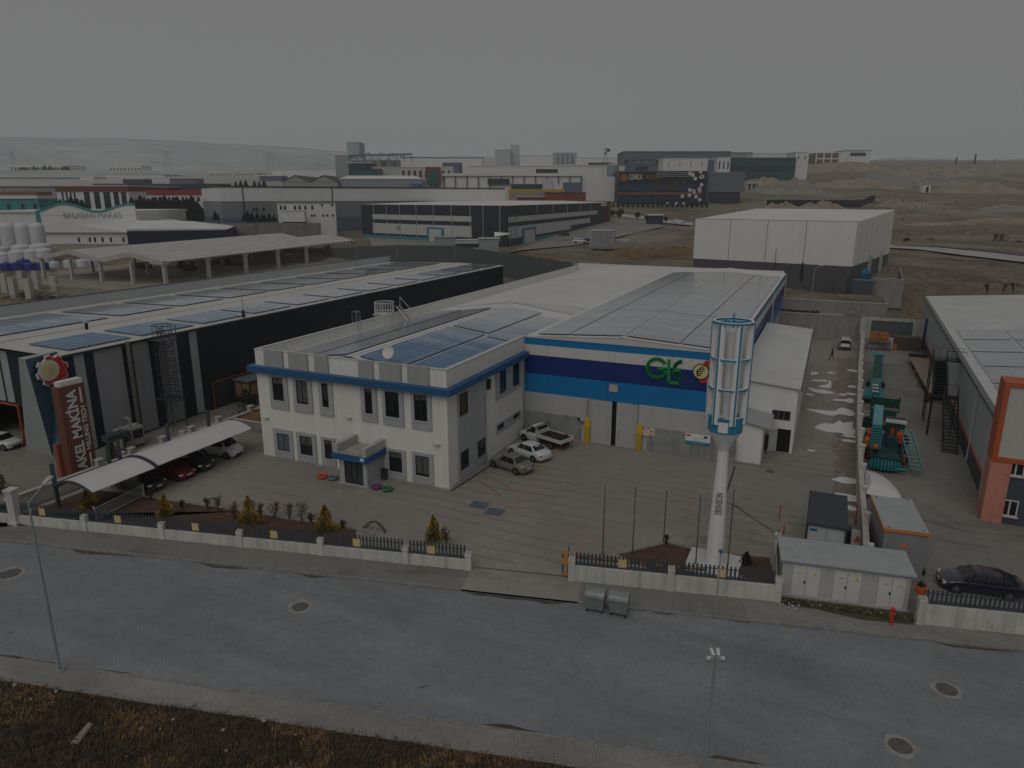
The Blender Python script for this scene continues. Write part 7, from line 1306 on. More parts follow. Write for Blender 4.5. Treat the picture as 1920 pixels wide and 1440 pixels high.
# black and white banded factory with turquoise base
C,A,B = PS(950,459,212),PS(680,446,254),PS(1143,417,350); zb,zt = 10.2,PS(950,384,212).z
t = thing('banded_factory','factory with black and white horizontal bands and turquoise base in the middle distance','factory',(C.x,C.y,zb)); BWD = M('banded_dark',(.030,.036,.048),.6,var=.08,sc=.2); BWW = M('banded_white',(.47,.47,.455),.6,var=.04); BTQ = M('banded_turquoise',(.055,.24,.28),.6,var=.06)
Hh = zt - zb
def band(nm,m,P,Q,u0,u1,z0,z1,o_=.12):
 P,Q = Vector((P.x,P.y,0)),Vector((Q.x,Q.y,0)); d = (Q - P); n = Vector((d.y,-d.x,0)).normalized(); n = n if n.dot(P) < 0 else -n
 a,b = P + d * u0,P + d * u1; mb = MB(); q4 = [a + n * o_,b + n * o_,b - n * .3,a - n * .3]
 if (b - a).cross(n).z > 0: q4 = q4[::-1]
 mb.hexa([v + Vector((0,0,zb + z0)) for v in q4],[v + Vector((0,0,zb + z1)) for v in q4]); return mb.build(nm,m,t)
bk = Vector((A.x + (B - C).x,A.y + (B - C).y,0)); mb = MB(); q4 = [Vector((v.x,v.y,zb - 3)) for v in (A,C,B,bk)]; mb.hexa(q4,[Vector((v.x,v.y,zt - .25)) for v in q4]); mb.build('wall',BWD,t)
mb = MB(); q4 = [Vector((v.x,v.y,zt - .247)) for v in (A,C,B,bk)]; mid = sum(q4,Vector()) / 4; mb.hexa(q4,[v.lerp(mid,.5) + Vector((0,0,.9)) for v in q4]); mb.build('roof',FRF,t)
f_ = lambda y: (459 - y) / 75 * Hh
for z0,z1 in ((.16,.45),(.56,.70)): band('white_band',BWW,A,C,.09,.79,Hh * z0,Hh * z1); band('white_band',BWW,C,B,.01,.81 if z0 > .5 else .50,Hh * z0,Hh * z1)
band('turquoise_base',BTQ,A,C,.0,.66,-1.5,Hh * .10,.14); band('turquoise_base',BTQ,C,B,.18,.93,-1.5,Hh * .09,.14); band('white_band',BWW,C,B,.5,.72,Hh * .28,Hh * .45)
for u in (.1,.2,.3,.42,.54,.66,.78,.86,.96): band('joint_strip',GALV,A,C,u,u + .004,Hh * .1,Hh * .98,.16)
for u in (.2,.33,.46,.6,.72): band('joint_strip',GALV,C,B,u,u + .004,Hh * .7,Hh * .98,.16)
band('door_frame',M('door_blue',(.03,.20,.32),.5),A,C,.50,.61,-1,Hh * .38,.5); band('loading_door',BWW,A,C,.515,.598,-1,Hh * .34,.55); band('loading_door',BWW,C,B,.105,.175,-1,Hh * .32,.55); band('door_frame',M('door_blue',(.03,.20,.32),.5),C,B,.095,.185,-1,Hh * .38,.5); band('grille',FGR,A,C,.275,.305,Hh * .28,Hh * .40,.2); band('corner_pillar',M('brick_red_panel',(.16,.05,.03),.6),C,B,.955,1.0,-1,Hh * 1.02,.4); band('emblem',BWW,C,B,.86,.94,Hh * .84,Hh * .96,.3)
mb = MB(); p = PS(963,459,205); w_ = 1.0
for x in (-w_,w_): mb.cyl((p.x + x,p.y,zb - 2),(p.x + x,p.y,zb + 9),.12,n=4)
for k in range(7): z = zb + k * 1.4; mb.cyl((p.x - w_,p.y,z),(p.x + w_,p.y,z + 1.4),.07,n=4)
mb.build('outside_stair',FBL,t)
CONT = M('cage_frame_white',(.42,.44,.46),.5)
zz0 = PS(1128,460,200).z; t = thing('caged_container','white gridded container block in the yard of the banded factory','container',PS(1128,460,200),R(12)); mb = MB(); mb.box(-3.2,3.2,0,4.5,-.5,3.9); mb.build('body',M('container_pale',(.19,.20,.22),.6,seams=[('X',.9,.08,2.2),('Z',.8,.08,2.0)]),t,world=False); bx(t,'roof',CONT,(-3.3,3.3,-.1,4.6,3.9,4.1)); [bx(t,'corner_post',CONT,(x,x + .2,-.15,.05,-.5,3.9)) for x in (-3.3,3.1)]
t = thing('flat_ramp','low pale flat ramp lying right of the caged container','ramp',PS(1160,451,205)); bx(t,'deck',CONT,(-2,3,0,2,-.3,.3)); bx(t,'lip',FGR,(-2.2,-2,0,2,-.3,.15))
for px0,px1,yt,yb,lb in ((815,853,445,471,'grey'),(853,898,450,472,'banded'),(898,935,447,472,'pale')):
 t,w,h = far('site_cabin',{'grey': 'small grey cabin at the left of three in front of the banded factory','banded': 'flat cabin with dark and white stripes between two grey cabins before the banded factory','pale': 'small pale cabin at the right of three in front of the banded factory'}[lb],'cabin',px0,px1,yt,yb,188,group='cabins before the banded factory'); bx(t,'wall',FGR if lb != 'banded' else BWW,(-w / 2,w / 2,0,3,-1,h * .96)); bx(t,'roof',BWW if lb != 'grey' else FGR,(-w / 2 - .2,w / 2 + .2,-.2,3.2,h * .963,h + .1))
 if lb == 'banded': bx(t,'window',FDK,(-w / 2 - .01,w / 2 + .01,-.05,-.003,h * .35,h * .7))
t,w,h = far('flat_shelter','shelter with slanting white roof at the corner of the banded factory','shelter',927,955,437,461,196); mb = MB(); mb.hexa([(-w / 2,-1,h - 1),(w / 2,-1,h - .3),(w / 2,2,h - .3),(-w / 2,2,h)],[(-w / 2,-1,h - .8),(w / 2,-1,h - .1),(w / 2,2,h - .1),(-w / 2,2,h + .2)]); mb.build('roof',FWH2,t,world=False); [bx(t,'post',BLACK,(x,x + .15,0,.15,-1,h - 1)) for x in (-w / 2,w / 2 - .15)]
GF = M('plot_fence_grey',(.085,.095,.095),.7,var=.10,sc=.4,seams=[('X',2.5,.06,.8)]); t = thing('plot_fence','long dark grey panel fence behind the left factory and striped hall','fence',PS(800,490,185)); mb = MB(); pl = [PS(612,487,192),PS(668,486,188),PS(745,483,182),PS(855,487,176),PS(940,497,168),PS(1000,503,160),PS(1075,515,152)]; tops = [PS(612,465,192),PS(668,463,188),PS(745,459,182),PS(855,461,176),PS(940,473,168),PS(1000,481,160),PS(1075,493,152)]
for a,b,c_,d_ in zip(pl,pl[1:],tops,tops[1:]): n = Vector((-(b - a).y,(b - a).x,0)).normalized() * .1; dn = Vector((0,0,-3)); mb.hexa([a - n + dn,b - n + dn,b + n + dn,a + n + dn],[c_ - n,d_ - n,d_ + n,c_ + n])
mb.build('panels',GF,t); mb = MB(); [mb.cyl(a,b + Vector((0,0,.3)),.12,n=5) for a,b in zip(pl,tops)]; mb.build('post',GALV,t)
for px,py,s,st_,pm,rz,lb in ((1087,456,208,'hatch',Wp,R(8),'small white hatchback beside the caged container'),(1098,453,212,'hatch',Bp,R(8),'black car half hidden behind the small white hatchback'),(1058,443,235,'hatch',Bp,R(60),'dark car parked by the turquoise base of the banded factory'),(1271,419,345,'suv',Wp,R(5),'white car on the road behind the dark cube kiosk')):
 p = PS(px,py,s); car(lb,st_,pm,p,rz + YAW - R(10),group='cars near the banded factory',k=1.0 if s < 300 else 1.25)
t,w,h = far('cube_kiosk','dark cube kiosk with flat pale roof by the road','kiosk',1215,1243,404,422,338); bx(t,'wall',BWD,(-w / 2,w / 2,0,6,-1,h)); bx(t,'roof',FWH2,(-w / 2 - .4,w / 2 + .4,-.4,6.4,h + .003,h + .5))
# open precast hall frame on the left
zh = 7.7; n1,n2,n3 = G(312,536,zh),G(664,481,zh),G(84,521,zh); hh = PS(312,490,n1.dot(HD)).z - zh
ux = (n3 - n1); uy = (n2 - n1); PRC = M('precast_pale',(.42,.405,.38),.85,var=.12,sc=.4,streak=.15); SLB = M('roof_slab',(.48,.475,.46),.85,var=.12,sc=.2)
t = thing('open_hall','open precast concrete hall with slab roof on columns left of the dark factory','open hall',n1)
for i in range(7):
 for j in range(5):
  if 0 < j < 4 and j != 2: continue
  p = n1 + uy * (i / 6) + ux * (j / 4); mb = MB(); d = .32; mb.box(p.x - d,p.x + d,p.y - d,p.y + d,zh - 2,zh + hh - .8); mb.hexa([(p.x - d,p.y - d,zh + hh - 1.1),(p.x + d,p.y - d,zh + hh - 1.1),(p.x + d,p.y + d,zh + hh - 1.1),(p.x - d,p.y + d,zh + hh - 1.1)],[(p.x - .6,p.y - .6,zh + hh - .4),(p.x + .6,p.y - .6,zh + hh - .4),(p.x + .6,p.y + .6,zh + hh - .4),(p.x - .6,p.y + .6,zh + hh - .4)]); mb.build('column',PRC,t)
for j in range(1,4):
 p = n1 + ux * (j / 4) * 1.0
 if j != 2: mb = MB(); mb.box(p.x - .3,p.x + .3,p.y - .3,p.y + .3,zh - 2,zh + hh - .4); mb.build('column',PRC,t)
for g_ in range(2):
 a,b = n1 + ux * (g_ / 2),n1 + ux * ((g_ + 1) / 2); m_ = (a + b) / 2; mb = MB(); up = lambda v,z: Vector((v.x,v.y,zh + z)); rs_ = hh + 1.5; ex = uy * 1.01
 nP = 7
 for p_,q_,zp,zq in ((a,m_,hh,rs_),(m_,b,rs_,hh)):
  for k in range(nP): e0,e1 = p_.lerp(q_,k / nP),p_.lerp(q_,(k + .80) / nP); z0,z1 = zp + (zq - zp) * k / nP,zp + (zq - zp) * (k + .80) / nP; mb.hexa([up(e0,z0 - .3),up(e0 + ex,z0 - .3),up(e1 + ex,z1 - .3),up(e1,z1 - .3)],[up(e0,z0 - .05),up(e0 + ex,z0 - .05),up(e1 + ex,z1 - .05),up(e1,z1 - .05)])
 mb.build('roof',SLB,t); mb = MB(); [mb.hexa([up(p_ - uy * .002,zp - .9),up(p_ + uy * .008,zp - .9),up(q_ + uy * .008,zq - .9),up(q_ - uy * .002,zq - .9)],[up(p_ - uy * .002,zp),up(p_ + uy * .008,zp),up(q_ + uy * .008,zq),up(q_ - uy * .002,zq)]) for p_,q_,zp,zq in ((a,m_,hh,rs_),(m_,b,rs_,hh))]; mb.build('gable_beam',PRC,t)
struct('hall_floor',MB().hexa([Vector((v.x,v.y,zh - 1)) for v in (n1 - ux * .15 - uy * .12,n1 - ux * .12 + uy * 1.1,n1 + ux * 1.25 + uy * 1.1,n1 + ux * 1.25 - uy * .12)],[Vector((v.x,v.y,zh + .03)) for v in (n1 - ux * .15 - uy * .12,n1 - ux * .12 + uy * 1.1,n1 + ux * 1.25 + uy * 1.1,n1 + ux * 1.25 - uy * .12)]),M('hall_floor_earth',(.27,.24,.20),.95,var=.3,sc=.25))
q = random.Random(8)
for i in range(7):
 p = n1 + uy * q.uniform(.15,.9) + ux * q.uniform(.2,.9); t = thing('material_pile',f'low pile of building material under the open hall, {ORD[i]} of the heaps','pile',(p.x,p.y,zh)); mb = MB();
 for k in range(4): x,y = q.uniform(-1.5,1.5),q.uniform(-1,1); mb.box(x - 1.3,x + 1.3,y - .7,y + .7,0,q.uniform(.5,1.6))
 mb.build('pile',[TMB,FGR,M('pile_brown',(.12,.085,.06),.9,var=.3),PRC][i % 4],t,world=False); t['group'] = 'piles under the open hall'; t['label'] = 'low pile of building material among the columns of the open hall'
p = G(617,478,zh); t = thing('red_tractor','small red tractor parked beside the far columns of the open hall','tractor',p,R(70)); bx(t,'hood',M('tractor_red',(.22,.02,.03),.5,var=.2),(.2,2.0,-.45,.45,.8,1.5)); bx(t,'cab',FDK,(-1.0,.2,-.6,.6,1.2,2.6)); bx(t,'cab_roof',PALE,(-1.1,.3,-.7,.7,2.6,2.75)); [wheel(t,x,y,r,.4,ORM) for x,y,r in ((-.7,.85,.8),(-.7,-.85,.8),(1.6,.7,.5),(1.6,-.7,.5))]
RB_ = M('rebar_rust',(.085,.055,.04),.8,var=.2)
for i,(px,yt,yb,s) in enumerate(((28,520,556,119),(58,522,561,117),(106,517,554,120),(12,512,545,126),(72,508,542,130),(44,508,540,131))):
 b = PS(px,yb,s); h = PS(px,yt,s).z - b.z; t = thing('unfinished_column',f'unfinished concrete column with rusty bars by the left factory parapet, {ORD[i]} of six','column',b,R(13),'unfinished columns'); bx(t,'shaft',PRC,(-.55,.55,-.45,.45,-2,h)); mb = MB(); [mb.cyl((x,y,h),(x + .03,y,h + 1.5),.03,n=4) for x in (-.4,-.13,.13,.4) for y in (-.3,.3)]; mb.build('reinforcing_bars',RB_,t,world=False)
t = thing('formwork_pile','heap of planks and bars between the unfinished concrete columns','timber heap',PS(55,562,118)); mb = MB(); q = random.Random(12)
for i in range(34): x,y,a = q.uniform(-5,6),q.uniform(-1.5,2.5),q.uniform(0,3.1); l = q.uniform(.8,2.2); mb.cyl((x - math.cos(a) * l,y - math.sin(a) * l,.1 + q.random() * .3),(x + math.cos(a) * l,y + math.sin(a) * l,.1 + q.random() * 1.2),.07,n=4)
mb.build('planks',TMB,t,world=False); mb = MB(); [mb.box(x,x + .8,y,y + .6,0,.7) for x,y in ((-1.5,.2),(2.2,-.4),(4,.8))]; mb.build('dark_crates',M('crate_dark',(.05,.04,.035),.9),t,world=False); mb = MB(); mb.cyl((-5,1.5,3.2),(7,1.0,2.6),.09,n=5); mb.build('beam',PRC,t,world=False)
PT = M('plastic_white',(.50,.51,.52),.5,var=.04,sc=.5); PB = M('plastic_blue',(.012,.035,.22),.45,var=.10)
def tank(label,px0,px1,yt,yb,s,m,group):
 b = PS((px0 + px1) / 2,yb,s); r = (px1 - px0) / 2 / F * ((b - Vector((0,0,H))).dot(FW)); h = PS((px0 + px1) / 2,yt,s).z - b.z
 t = thing('storage_tank',label,'tank',b,0,group); mb = MB(); mb.lathe([(r,-1),(r,h * .82),(r * .94,h * .90),(r * .6,h * .985),(r * .22,h)],n=20); mb.build('shell',m,t,world=False,smooth=True); mb = MB(); mb.lathe([(r * .2,h),(r * .2,h + .2),(.05,h + .25)],n=10); mb.build('lid',m,t,world=False); mb = MB(); [mb.ring((0,0,h * k),r * 1.012,.05,.1,20) for k in (.25,.5,.75)]; mb.build('rib',m,t,world=False)
for i,(a,b) in enumerate(((-20,7),(7,35),(35,62),(62,88))): tank(f'tall white plastic tank at the left edge, {ORD[i]} from the left',a,b,417,470,188 + i,PT,'tall white tanks')
for i,(a,b,yt,yb) in enumerate(((0,22,473,500),(22,52,468,500),(50,76,466,498),(73,100,465,497),(28,60,458,490),(62,98,456,488),(-6,20,462,490))): tank(f'short white plastic tank in front of the tall tanks, {ORD[i]} of seven',a,b,yt,yb,(178 if yb > 492 else 183) + i * .4,PT,'short white tanks')
for i,(a,b,yt,yb) in enumerate(((4,24,492,511),(24,48,491,512),(48,70,492,511),(70,92,491,509),(36,56,486,500))): tank(f'blue plastic tank beside the unfinished columns, {ORD[i]} of five',a,b,yt,yb,163 + (6 if i == 4 else i * .5),PB,'blue tanks')
for i,(a,b,yt,yb) in enumerate(((94,112,490,508),(122,142,487,506),(145,168,486,503),(166,185,485,501))): tank(f'white tank standing behind the first columns of the open hall, {ORD[i]} from the left',a,b,yt,yb,170 + i,PT,'white tanks behind the columns')
# mid-left halls
t,w,h = far('white_hall','white hall with dark navy side wall and pale gable behind the open hall','hall',85,242,436,468,226); d = 60
bx(t,'wall',FWH2,(-w / 2,w / 2,0,d,-3,h)); mb = MB(); mb.prism([(-w / 2 - .5,-.8,h),(w / 2 + .5,-.8,h),(0,-.8,h + 2.4)],(0,d,0)); mb.build('roof',FRF,t,world=False); mb = MB(); mb.prism([(-w / 2,-.9,h + .05),(w / 2,-.9,h + .05),(0,-.9,h + 2.2)],(0,.08,0)); mb.build('gable',FWH2,t,world=False); wins(t,[-w / 2 + w * k for k in (.42,.55,.61,.70,.80,.95)],h * .45,h * .72,.7)
t,w,h = far('navy_hall','long hall with navy blue wall and white roof before the concrete wall','hall',241,428,431,457,224,s1=232); NV = M('far_navy',(.012,.016,.040),.6,var=.05); bx(t,'wall',NV,(-w / 2,w / 2,0,30,-2,h)); mb = MB(); mb.hexa([(-w / 2,-.2,h),(w / 2,-.2,h),(w / 2,30,h),(-w / 2,30,h)],[(-w / 2,-.2,h + .5),(w / 2,-.2,h + .3),(w / 2 - 12,15,h + 2.2),(-w / 2,15,h + 2.6)]); mb.build('roof',FRF,t,world=False); bx(t,'trim',GALV,(-w / 2,w / 2,-.15,-.003,h - .25,h - .02))
t,w,h = far('lettered_hall','white factory front with wavy turquoise edge and grey lettering','factory',75,260,398,440,262); bx(t,'wall',FWH2,(-w / 2,w / 2,0,40,-3,h - .1)); mb = MB(); pts = []
for i in range(25): u = i / 24; pts.append((-w / 2 + w * u,-.1,h + 1.2 + 1.5 * math.sin(u * 9.5 - 1.2) * (1 - u * .2)))
mb.prism([(-w / 2,-.1,h - 1)] + pts + [(w / 2,-.1,h - 1)],(0,.4,0)); mb.build('facade',FWH2,t,world=False); mb = MB(); [mb.hexa([(a[0],-.3,a[2]),(b[0],-.3,b[2]),(b[0],.35,b[2]),(a[0],.35,a[2])],[(a[0],-.3,a[2] + .8),(b[0],-.3,b[2] + .8),(b[0],.35,b[2] + .8),(a[0],.35,a[2] + .8)]) for a,b in zip(pts,pts[1:])]; mb.box(-w / 2 - .3,-w / 2 + 1.2,-.3,-.103,h - 8,h); mb.build('turquoise_edge',FTQ,t,world=False)
tx = text_mb('BALABAN MAKAS',3.0,.1,sx=1.0); xs = [v[0] for v in tx.v]; k_ = w * .58 / (max(xs) - min(xs)); tx.v = [(v[0] * k_ + w * .06,v[1] - .18,v[2] + h - 2.0) for v in tx.v]; tx.build('lettering',M('faint_letter',(.36,.38,.39),.6),t,world=False)
bx(t,'roof',FRF,(-w / 2 - 22,w / 2,.5,42,h - .1,h + .5)); bx(t,'side_wall',FWH2,(-w / 2 - 22,-w / 2 - .3,1,40,-3,h - .1))
t,w,h = far('turquoise_building','low turquoise building with orange tiled strip at the left edge','building',-20,75,370,396,330); bx(t,'wall',FTQ,(-w / 2,w / 2,0,14,-3,h * .9)); bx(t,'roof',FRF,(-w / 2 - 3,w / 2,-.5,14,h * .9 + .003,h + .8)); bx(t,'tile_strip',M('far_tile',(.20,.085,.05),.7,var=.3,sc=.5),(-w / 2,w / 2 - 2,3,14,h + .9,h + 2.6)); wins(t,(-w * .1,w * .18,w * .42),h * .1,h * .55,1.6)
t,w,h = far('rust_band_factory','white factory with rust brown top band and tall dark window strips','factory',112,246,349,397,372); bx(t,'wall',FWH2,(-w / 2,w / 2,0,45,-4,h * .80)); bx(t,'rust_band',M('far_rust',(.14,.045,.03),.7,var=.15),(-w / 2 - .2,w / 2 + .2,-.5,45,h * .80 + .003,h)); bx(t,'roof',FRF,(-w / 2 - 30,w / 2,1,60,h + .003,h + .4)); bx(t,'side_wing',FGR,(-w / 2 - 30,-w / 2 - .1,2,50,-4,h))
for k,wd_ in ((.08,1),(.14,1),(.20,1),(.255,1),(.43,2.9),(.575,2.9),(.72,3.4),(.855,2.6),(.965,2.6)): wins(t,(-w / 2 + w * k * .96,),0,h * .78,wd_)
t,w,h = far('navy_roof_hall','grey hall with navy blue roof edge behind the red topped building','hall',178,436,344,372,430); hall(t,w,h * .7,40,FGR,FDK,.02,'x'); bx(t,'roof_band',FDK,(-w / 2,w / 2,-.4,-.003,h * .58,h * .98)); bx(t,'front_block',FWH2,(-w / 2 + w * .26,-w / 2 + w * .42,-6,-.41,-8,h * .55))
t,w,h = far('red_topped_building','white office building with red top band and dark windows behind the conifers','office building',282,421,356,412,362); bx(t,'wall',FWH2,(-w / 2,w / 2,0,20,-4,h * .835)); bx(t,'red_band',M('far_red',(.26,.025,.022),.6,var=.06),(-w / 2 - .2,w / 2 + .2,-.4,20.2,h * .838,h)); wins(t,[-w / 2 + w * k for k in (.08,.11,.17,.21,.29,.34,.40,.47,.52,.61,.68,.82,.92)],h * .62,h * .76,1.3); wins(t,[-w / 2 + w * k for k in (.1,.3,.5,.7,.8)],h * .1,h * .3,1.2)
t,w,h = far('long_grey_factory','very long pale grey factory with grey lower wall across the middle distance','factory',420,946,353,442,268,s1=330); FG2 = M('far_mid_grey',(.19,.20,.215),.6,var=.05,sc=.1); bx(t,'wall',FWH2,(-w / 2,w / 2,0,45,h * .71,h)); bx(t,'lower_wall',FG2,(-w / 2 + .1,w / 2,.2,45,h * .36,h * .708)); bx(t,'base_wall',FBL,(-w / 2 + .1,w / 2,.1,45,-4,h * .358)); bx(t,'roof',FDK,(-w / 2 - .2,w / 2 + .2,-.2,45.2,h + .003,h + .5)); [bx(t,'downpipe',FDK,(-w / 2 + w * k,-w / 2 + w * k + .35,-.2,-.003,h * .36,h)) for k in (.065,.345)]; wins(t,[-w / 2 + w * k for k in (.095,.105,.125)],h * .5,h * .58,.8)
t,w,h = far('office_annex','small white annex with rows of dark windows in front of the long grey factory','office building',523,631,381,425,262,s1=266); bx(t,'wall',FWH2,(-w / 2,w / 2,0,6,-5,h)); bx(t,'roof',FGR,(-w / 2 - .2,w / 2 + .2,-.2,6,h + .003,h + .25)); wins(t,[-w / 2 + w * k for k in (.06,.13,.30,.38,.48,.60)],h * .72,h * .9,.8); wins(t,[-w / 2 + w * k for k in (.77,.95)],h * .86,h * .96,.7); wins(t,[-w / 2 + w * k for k in (.58,.63,.78,.85,.95)],h * .42,h * .52,.7)
t,w,h = far('white_container','white box container before the small white annex','container',529,572,397,417,258); bx(t,'body',FWH2,(-w / 2,w / 2,0,2.5,.2,h)); bx(t,'chassis',FDK,(-w / 2,w / 2,.2,2.3,-1.5,.197)); bx(t,'roof',FGR,(-w / 2 - .1,w / 2 + .1,-.1,2.6,h + .003,h + .15))
t = thing('plot_retaining_wall','rough grey concrete wall below the conifers and the long grey factory','wall',PS(520,440,245)); mb = MB(); a,b,c_ = PS(395,428,262),PS(600,438,246),PS(604,440,262); wallseg(mb,a,b,.5,4,.0); mb.build('wall',M('rough_concrete',(.20,.185,.165),.95,var=.3,sc=.3,streak=.4),t); mb = MB()
tp = lambda x,y,s: PS(x,y,s)
mb = MB(); a0,b0 = PS(395,446,262),PS(600,448,246); a1,b1 = PS(395,419,262),PS(600,418,246); n = Vector((-(b0 - a0).y,(b0 - a0).x,0)).normalized() * .3; mb.hexa([v + Vector((0,0,-2)) for v in (a0 - n,b0 - n,b0 + n,a0 + n)],[a1 - n,b1 - n,b1 + n,a1 + n]); mb.build('upper_wall',M('rough_concrete',(.20,.185,.165)),t)
# far factories, silos and skyline
def block(name,label,cat,px0,px1,yt,yb,s,m,roof=None,d=25,wn_=None,rise=.03,group=None):
 t,w,h = far(name,label,cat,px0,px1,yt,yb,s,group=group); bx(t,'wall',m,(-w / 2,w / 2,0,d,-s * .03,h)); bx(t,'roof',roof or FRF,(-w / 2 - .3,w / 2 + .3,-.3,d,h + .003,h + max(.4,s * .0009)))
 if wn_:
  n_,z0,z1,fr = wn_; wins(t,[-w / 2 + w * (i + .5) / n_ for i in range(n_)],h * z0,h * z1,w / n_ * fr,y=-.2)
 return t,w,h
t,w,h = far('twin_gable_warehouse','grey warehouse with twin gables and blue logo on its long side','warehouse',531,635,341,366,395); d = 55
bx(t,'wall',M('far_beige_grey',(.30,.30,.285),.6,var=.05),(-w / 2,w / 2,0,d,-6,h)); mb = MB(); [mb.prism([(x0,-.2,h),(x1,-.2,h),((x0 + x1) / 2,-.2,h + 3.2)],(0,d,0)) for x0,x1 in ((-w / 2 - .3,0),(0,w / 2 + .3))]; mb.build('gable',M('far_beige_grey',(.30,.30,.285)),t,world=False); mb = MB()
for x0,x1 in ((-w / 2 - .3,0),(0,w / 2 + .3)): m_ = (x0 + x1) / 2; [mb.hexa([(a,-.5,za),(b,-.5,zb_),(b,d,zb_),(a,d,za)],[(a,-.5,za + .35),(b,-.5,zb_ + .35),(b,d,zb_ + .35),(a,d,za + .35)]) for a,b,za,zb_ in ((x0,m_,h,h + 3.2),(m_,x1,h + 3.2,h))]
mb.build('roof',FDK,t,world=False)
mb = MB(); tr,w2,h2_ = far('pale_side_hall','long blue grey hall side with pale roof and blue logo','hall',637,793,336,366,398); bx(tr,'wall',M('far_lilac_grey',(.25,.26,.285),.6,var=.04),(-w2 / 2,w2 / 2,0,20,-6,h2_)); mb.hexa([(-w2 / 2,-.3,h2_),(w2 / 2,-.3,h2_),(w2 / 2,30,h2_),(-w2 / 2,30,h2_)],[(-w2 / 2,-.3,h2_ + .4),(w2 / 2,-.3,h2_ + .2),(w2 / 2 - 8,25,h2_ + 2.6),(-w2 / 2,25,h2_ + 2.6)]); mb.build('roof',FRF,tr,world=False)
tx = text_mb('QFM',3.6,.2,.08); tx.v = [(v[0] + w2 * .42,v[1] - .15,v[2] + h2_ * .42) for v in tx.v]; tx.build('lettering',M('logo_blue',(.01,.10,.25),.5),tr,world=False)
SILO = M('silo_steel',(.22,.27,.285),.4,metal=.3,var=.08,sc=.1)
t,w,h = block('silo_house','square grey elevator house at the left of the silo row','elevator house',630,656,291,330,640,FGR); t,w,h = block('silo_tower','tall pale blue grey elevator tower above the silo row','tower',653,676,267,330,655,M('far_pale_blue',(.33,.38,.40),.6))
for i,(a,b) in enumerate(((656,672),(670,686),(686,702),(703,719),(720,740),(738,752))):
 s = 600 + i * 6; p = PS((a + b) / 2,330,s); r = (b - a) / 2 / F * s; h = PS(a,301,s).z - p.z; t = thing('grain_silo',f'steel grain silo in the row beside the pale tower, {ORD[i]} from the left','silo',p,0,'grain silos'); mb = MB(); mb.cyl((0,0,-8),(0,0,h),r,n=20); mb.build('shell',SILO,t,world=False,smooth=True); mb = MB(); mb.cyl((0,0,h),(0,0,h + r * .45),r * 1.03,.6,n=20); mb.build('roof',GALV,t,world=False)
a,b = PS(655,292,610),PS(772,289,620); t = thing('silo_gantry','steel conveyor gantry running above the grain silos','gantry',a); mb = MB(); mb.cyl(a,b,.9,n=4); [mb.cyl(a.lerp(b,k / 8),a.lerp(b,k / 8) - Vector((0,0,6)),.35,n=4) for k in range(9)]; mb.build('gantry_bridge',FBL,t); mb = MB(); [mb.box(a.lerp(b,k).x - 1.5,a.lerp(b,k).x + 1.5,a.lerp(b,k).y - 1,a.lerp(b,k).y + 1,a.z,a.z + 2.4) for k in (.3,.5,.68,.85)]; mb.build('drive_box',FGR,t)
block('pale_mill_hall','big pale hall right of the grain silos','hall',752,905,296,335,660,FWH2,FBL,wn_=(9,.12,.2,.5)); block('dark_block','dark blue block above the white office with red frame','building',830,863,305,335,560,FBL); block('dark_small_block','dark block with orange sign in front of the silos','building',655,700,306,340,520,FDK,None,15,(5,.1,.3,.7)); block('green_glass_building','low dark building with green glass front before the silos','building',662,712,318,345,470,M('far_green_glass',(.04,.11,.10),.3),FDK,12)
t,w,h = block('red_frame_office','white office with red framed glass centre','office building',752,848,314,352,455,M('far_cream',(.48,.46,.40),.6),None,15,(9,.35,.85,.4)); bx(t,'red_frame',M('far_brick',(.19,.05,.04),.7),(w * .0,w * .28,-1.2,-.21,h * .2,h * 1.02)); bx(t,'glass_front',M('far_green_glass',(.04,.11,.10)),(w * .03,w * .25,-1.4,-1.203,h * .1,h * .85))
block('cream_hall','low cream hall with green strip windows beside the red framed office','hall',700,800,314,350,480,M('far_cream',(.48,.46,.40)),None,15,(1,.1,.5,.8))
t,w,h = far('white_post_warehouse','long white warehouse with dark posts along its front','warehouse',833,1088,330,380,440); bx(t,'wall',FWH2,(-w / 2,w / 2,0,40,-8,h)); bx(t,'roof',FRF,(-w / 2 - .5,w / 2 + .5,-1,40,h + .003,h + 1.6)); [bx(t,'post',M('post_dark',(.07,.05,.05),.6),(-w / 2 + w * k / 12,-w / 2 + w * k / 12 + .5,-.9,-.203,h * (.0 if k < 5 or k > 10 else .72),h)) for k in range(13)]; bx(t,'dark_sign',FDK,(-w / 2 + w * .32,-w / 2 + w * .48,-1.2,-.91,h * .68,h * .9)); bx(t,'entrance_glass',FDK,(-w / 2 + w * .49,-w / 2 + w * .72,-1.5,-1.22,h * .52,h * .70)); bx(t,'entrance_front',M('far_white_glossy',(.45,.46,.47),.5),(-w / 2 + w * .72,-w / 2 + w * .79,-1.6,-1.2,h * .48,h * .88)); bx(t,'glazing',FBL,(-w / 2 + w * .87,-w / 2 + w * 1.0,-1.5,-1.2,h * .36,h * .76)); bx(t,'wing',FWH2,(w / 2 + .1,w / 2 + 22,2,35,-8,h * .98)); mb = MB()
YW2 = M('portal_yellow',(.42,.27,.015),.5,var=.06)
bx(t,'yellow_portal',YW2,*[(-w / 2 + w * k,-w / 2 + w * k + 1.6,-4,-2.5,-8,h * .42) for k in (.475,.63,.76,.85)],(-w / 2 + w * .47,-w / 2 + w * .88,-4.2,-2.3,h * .40,h * .50))
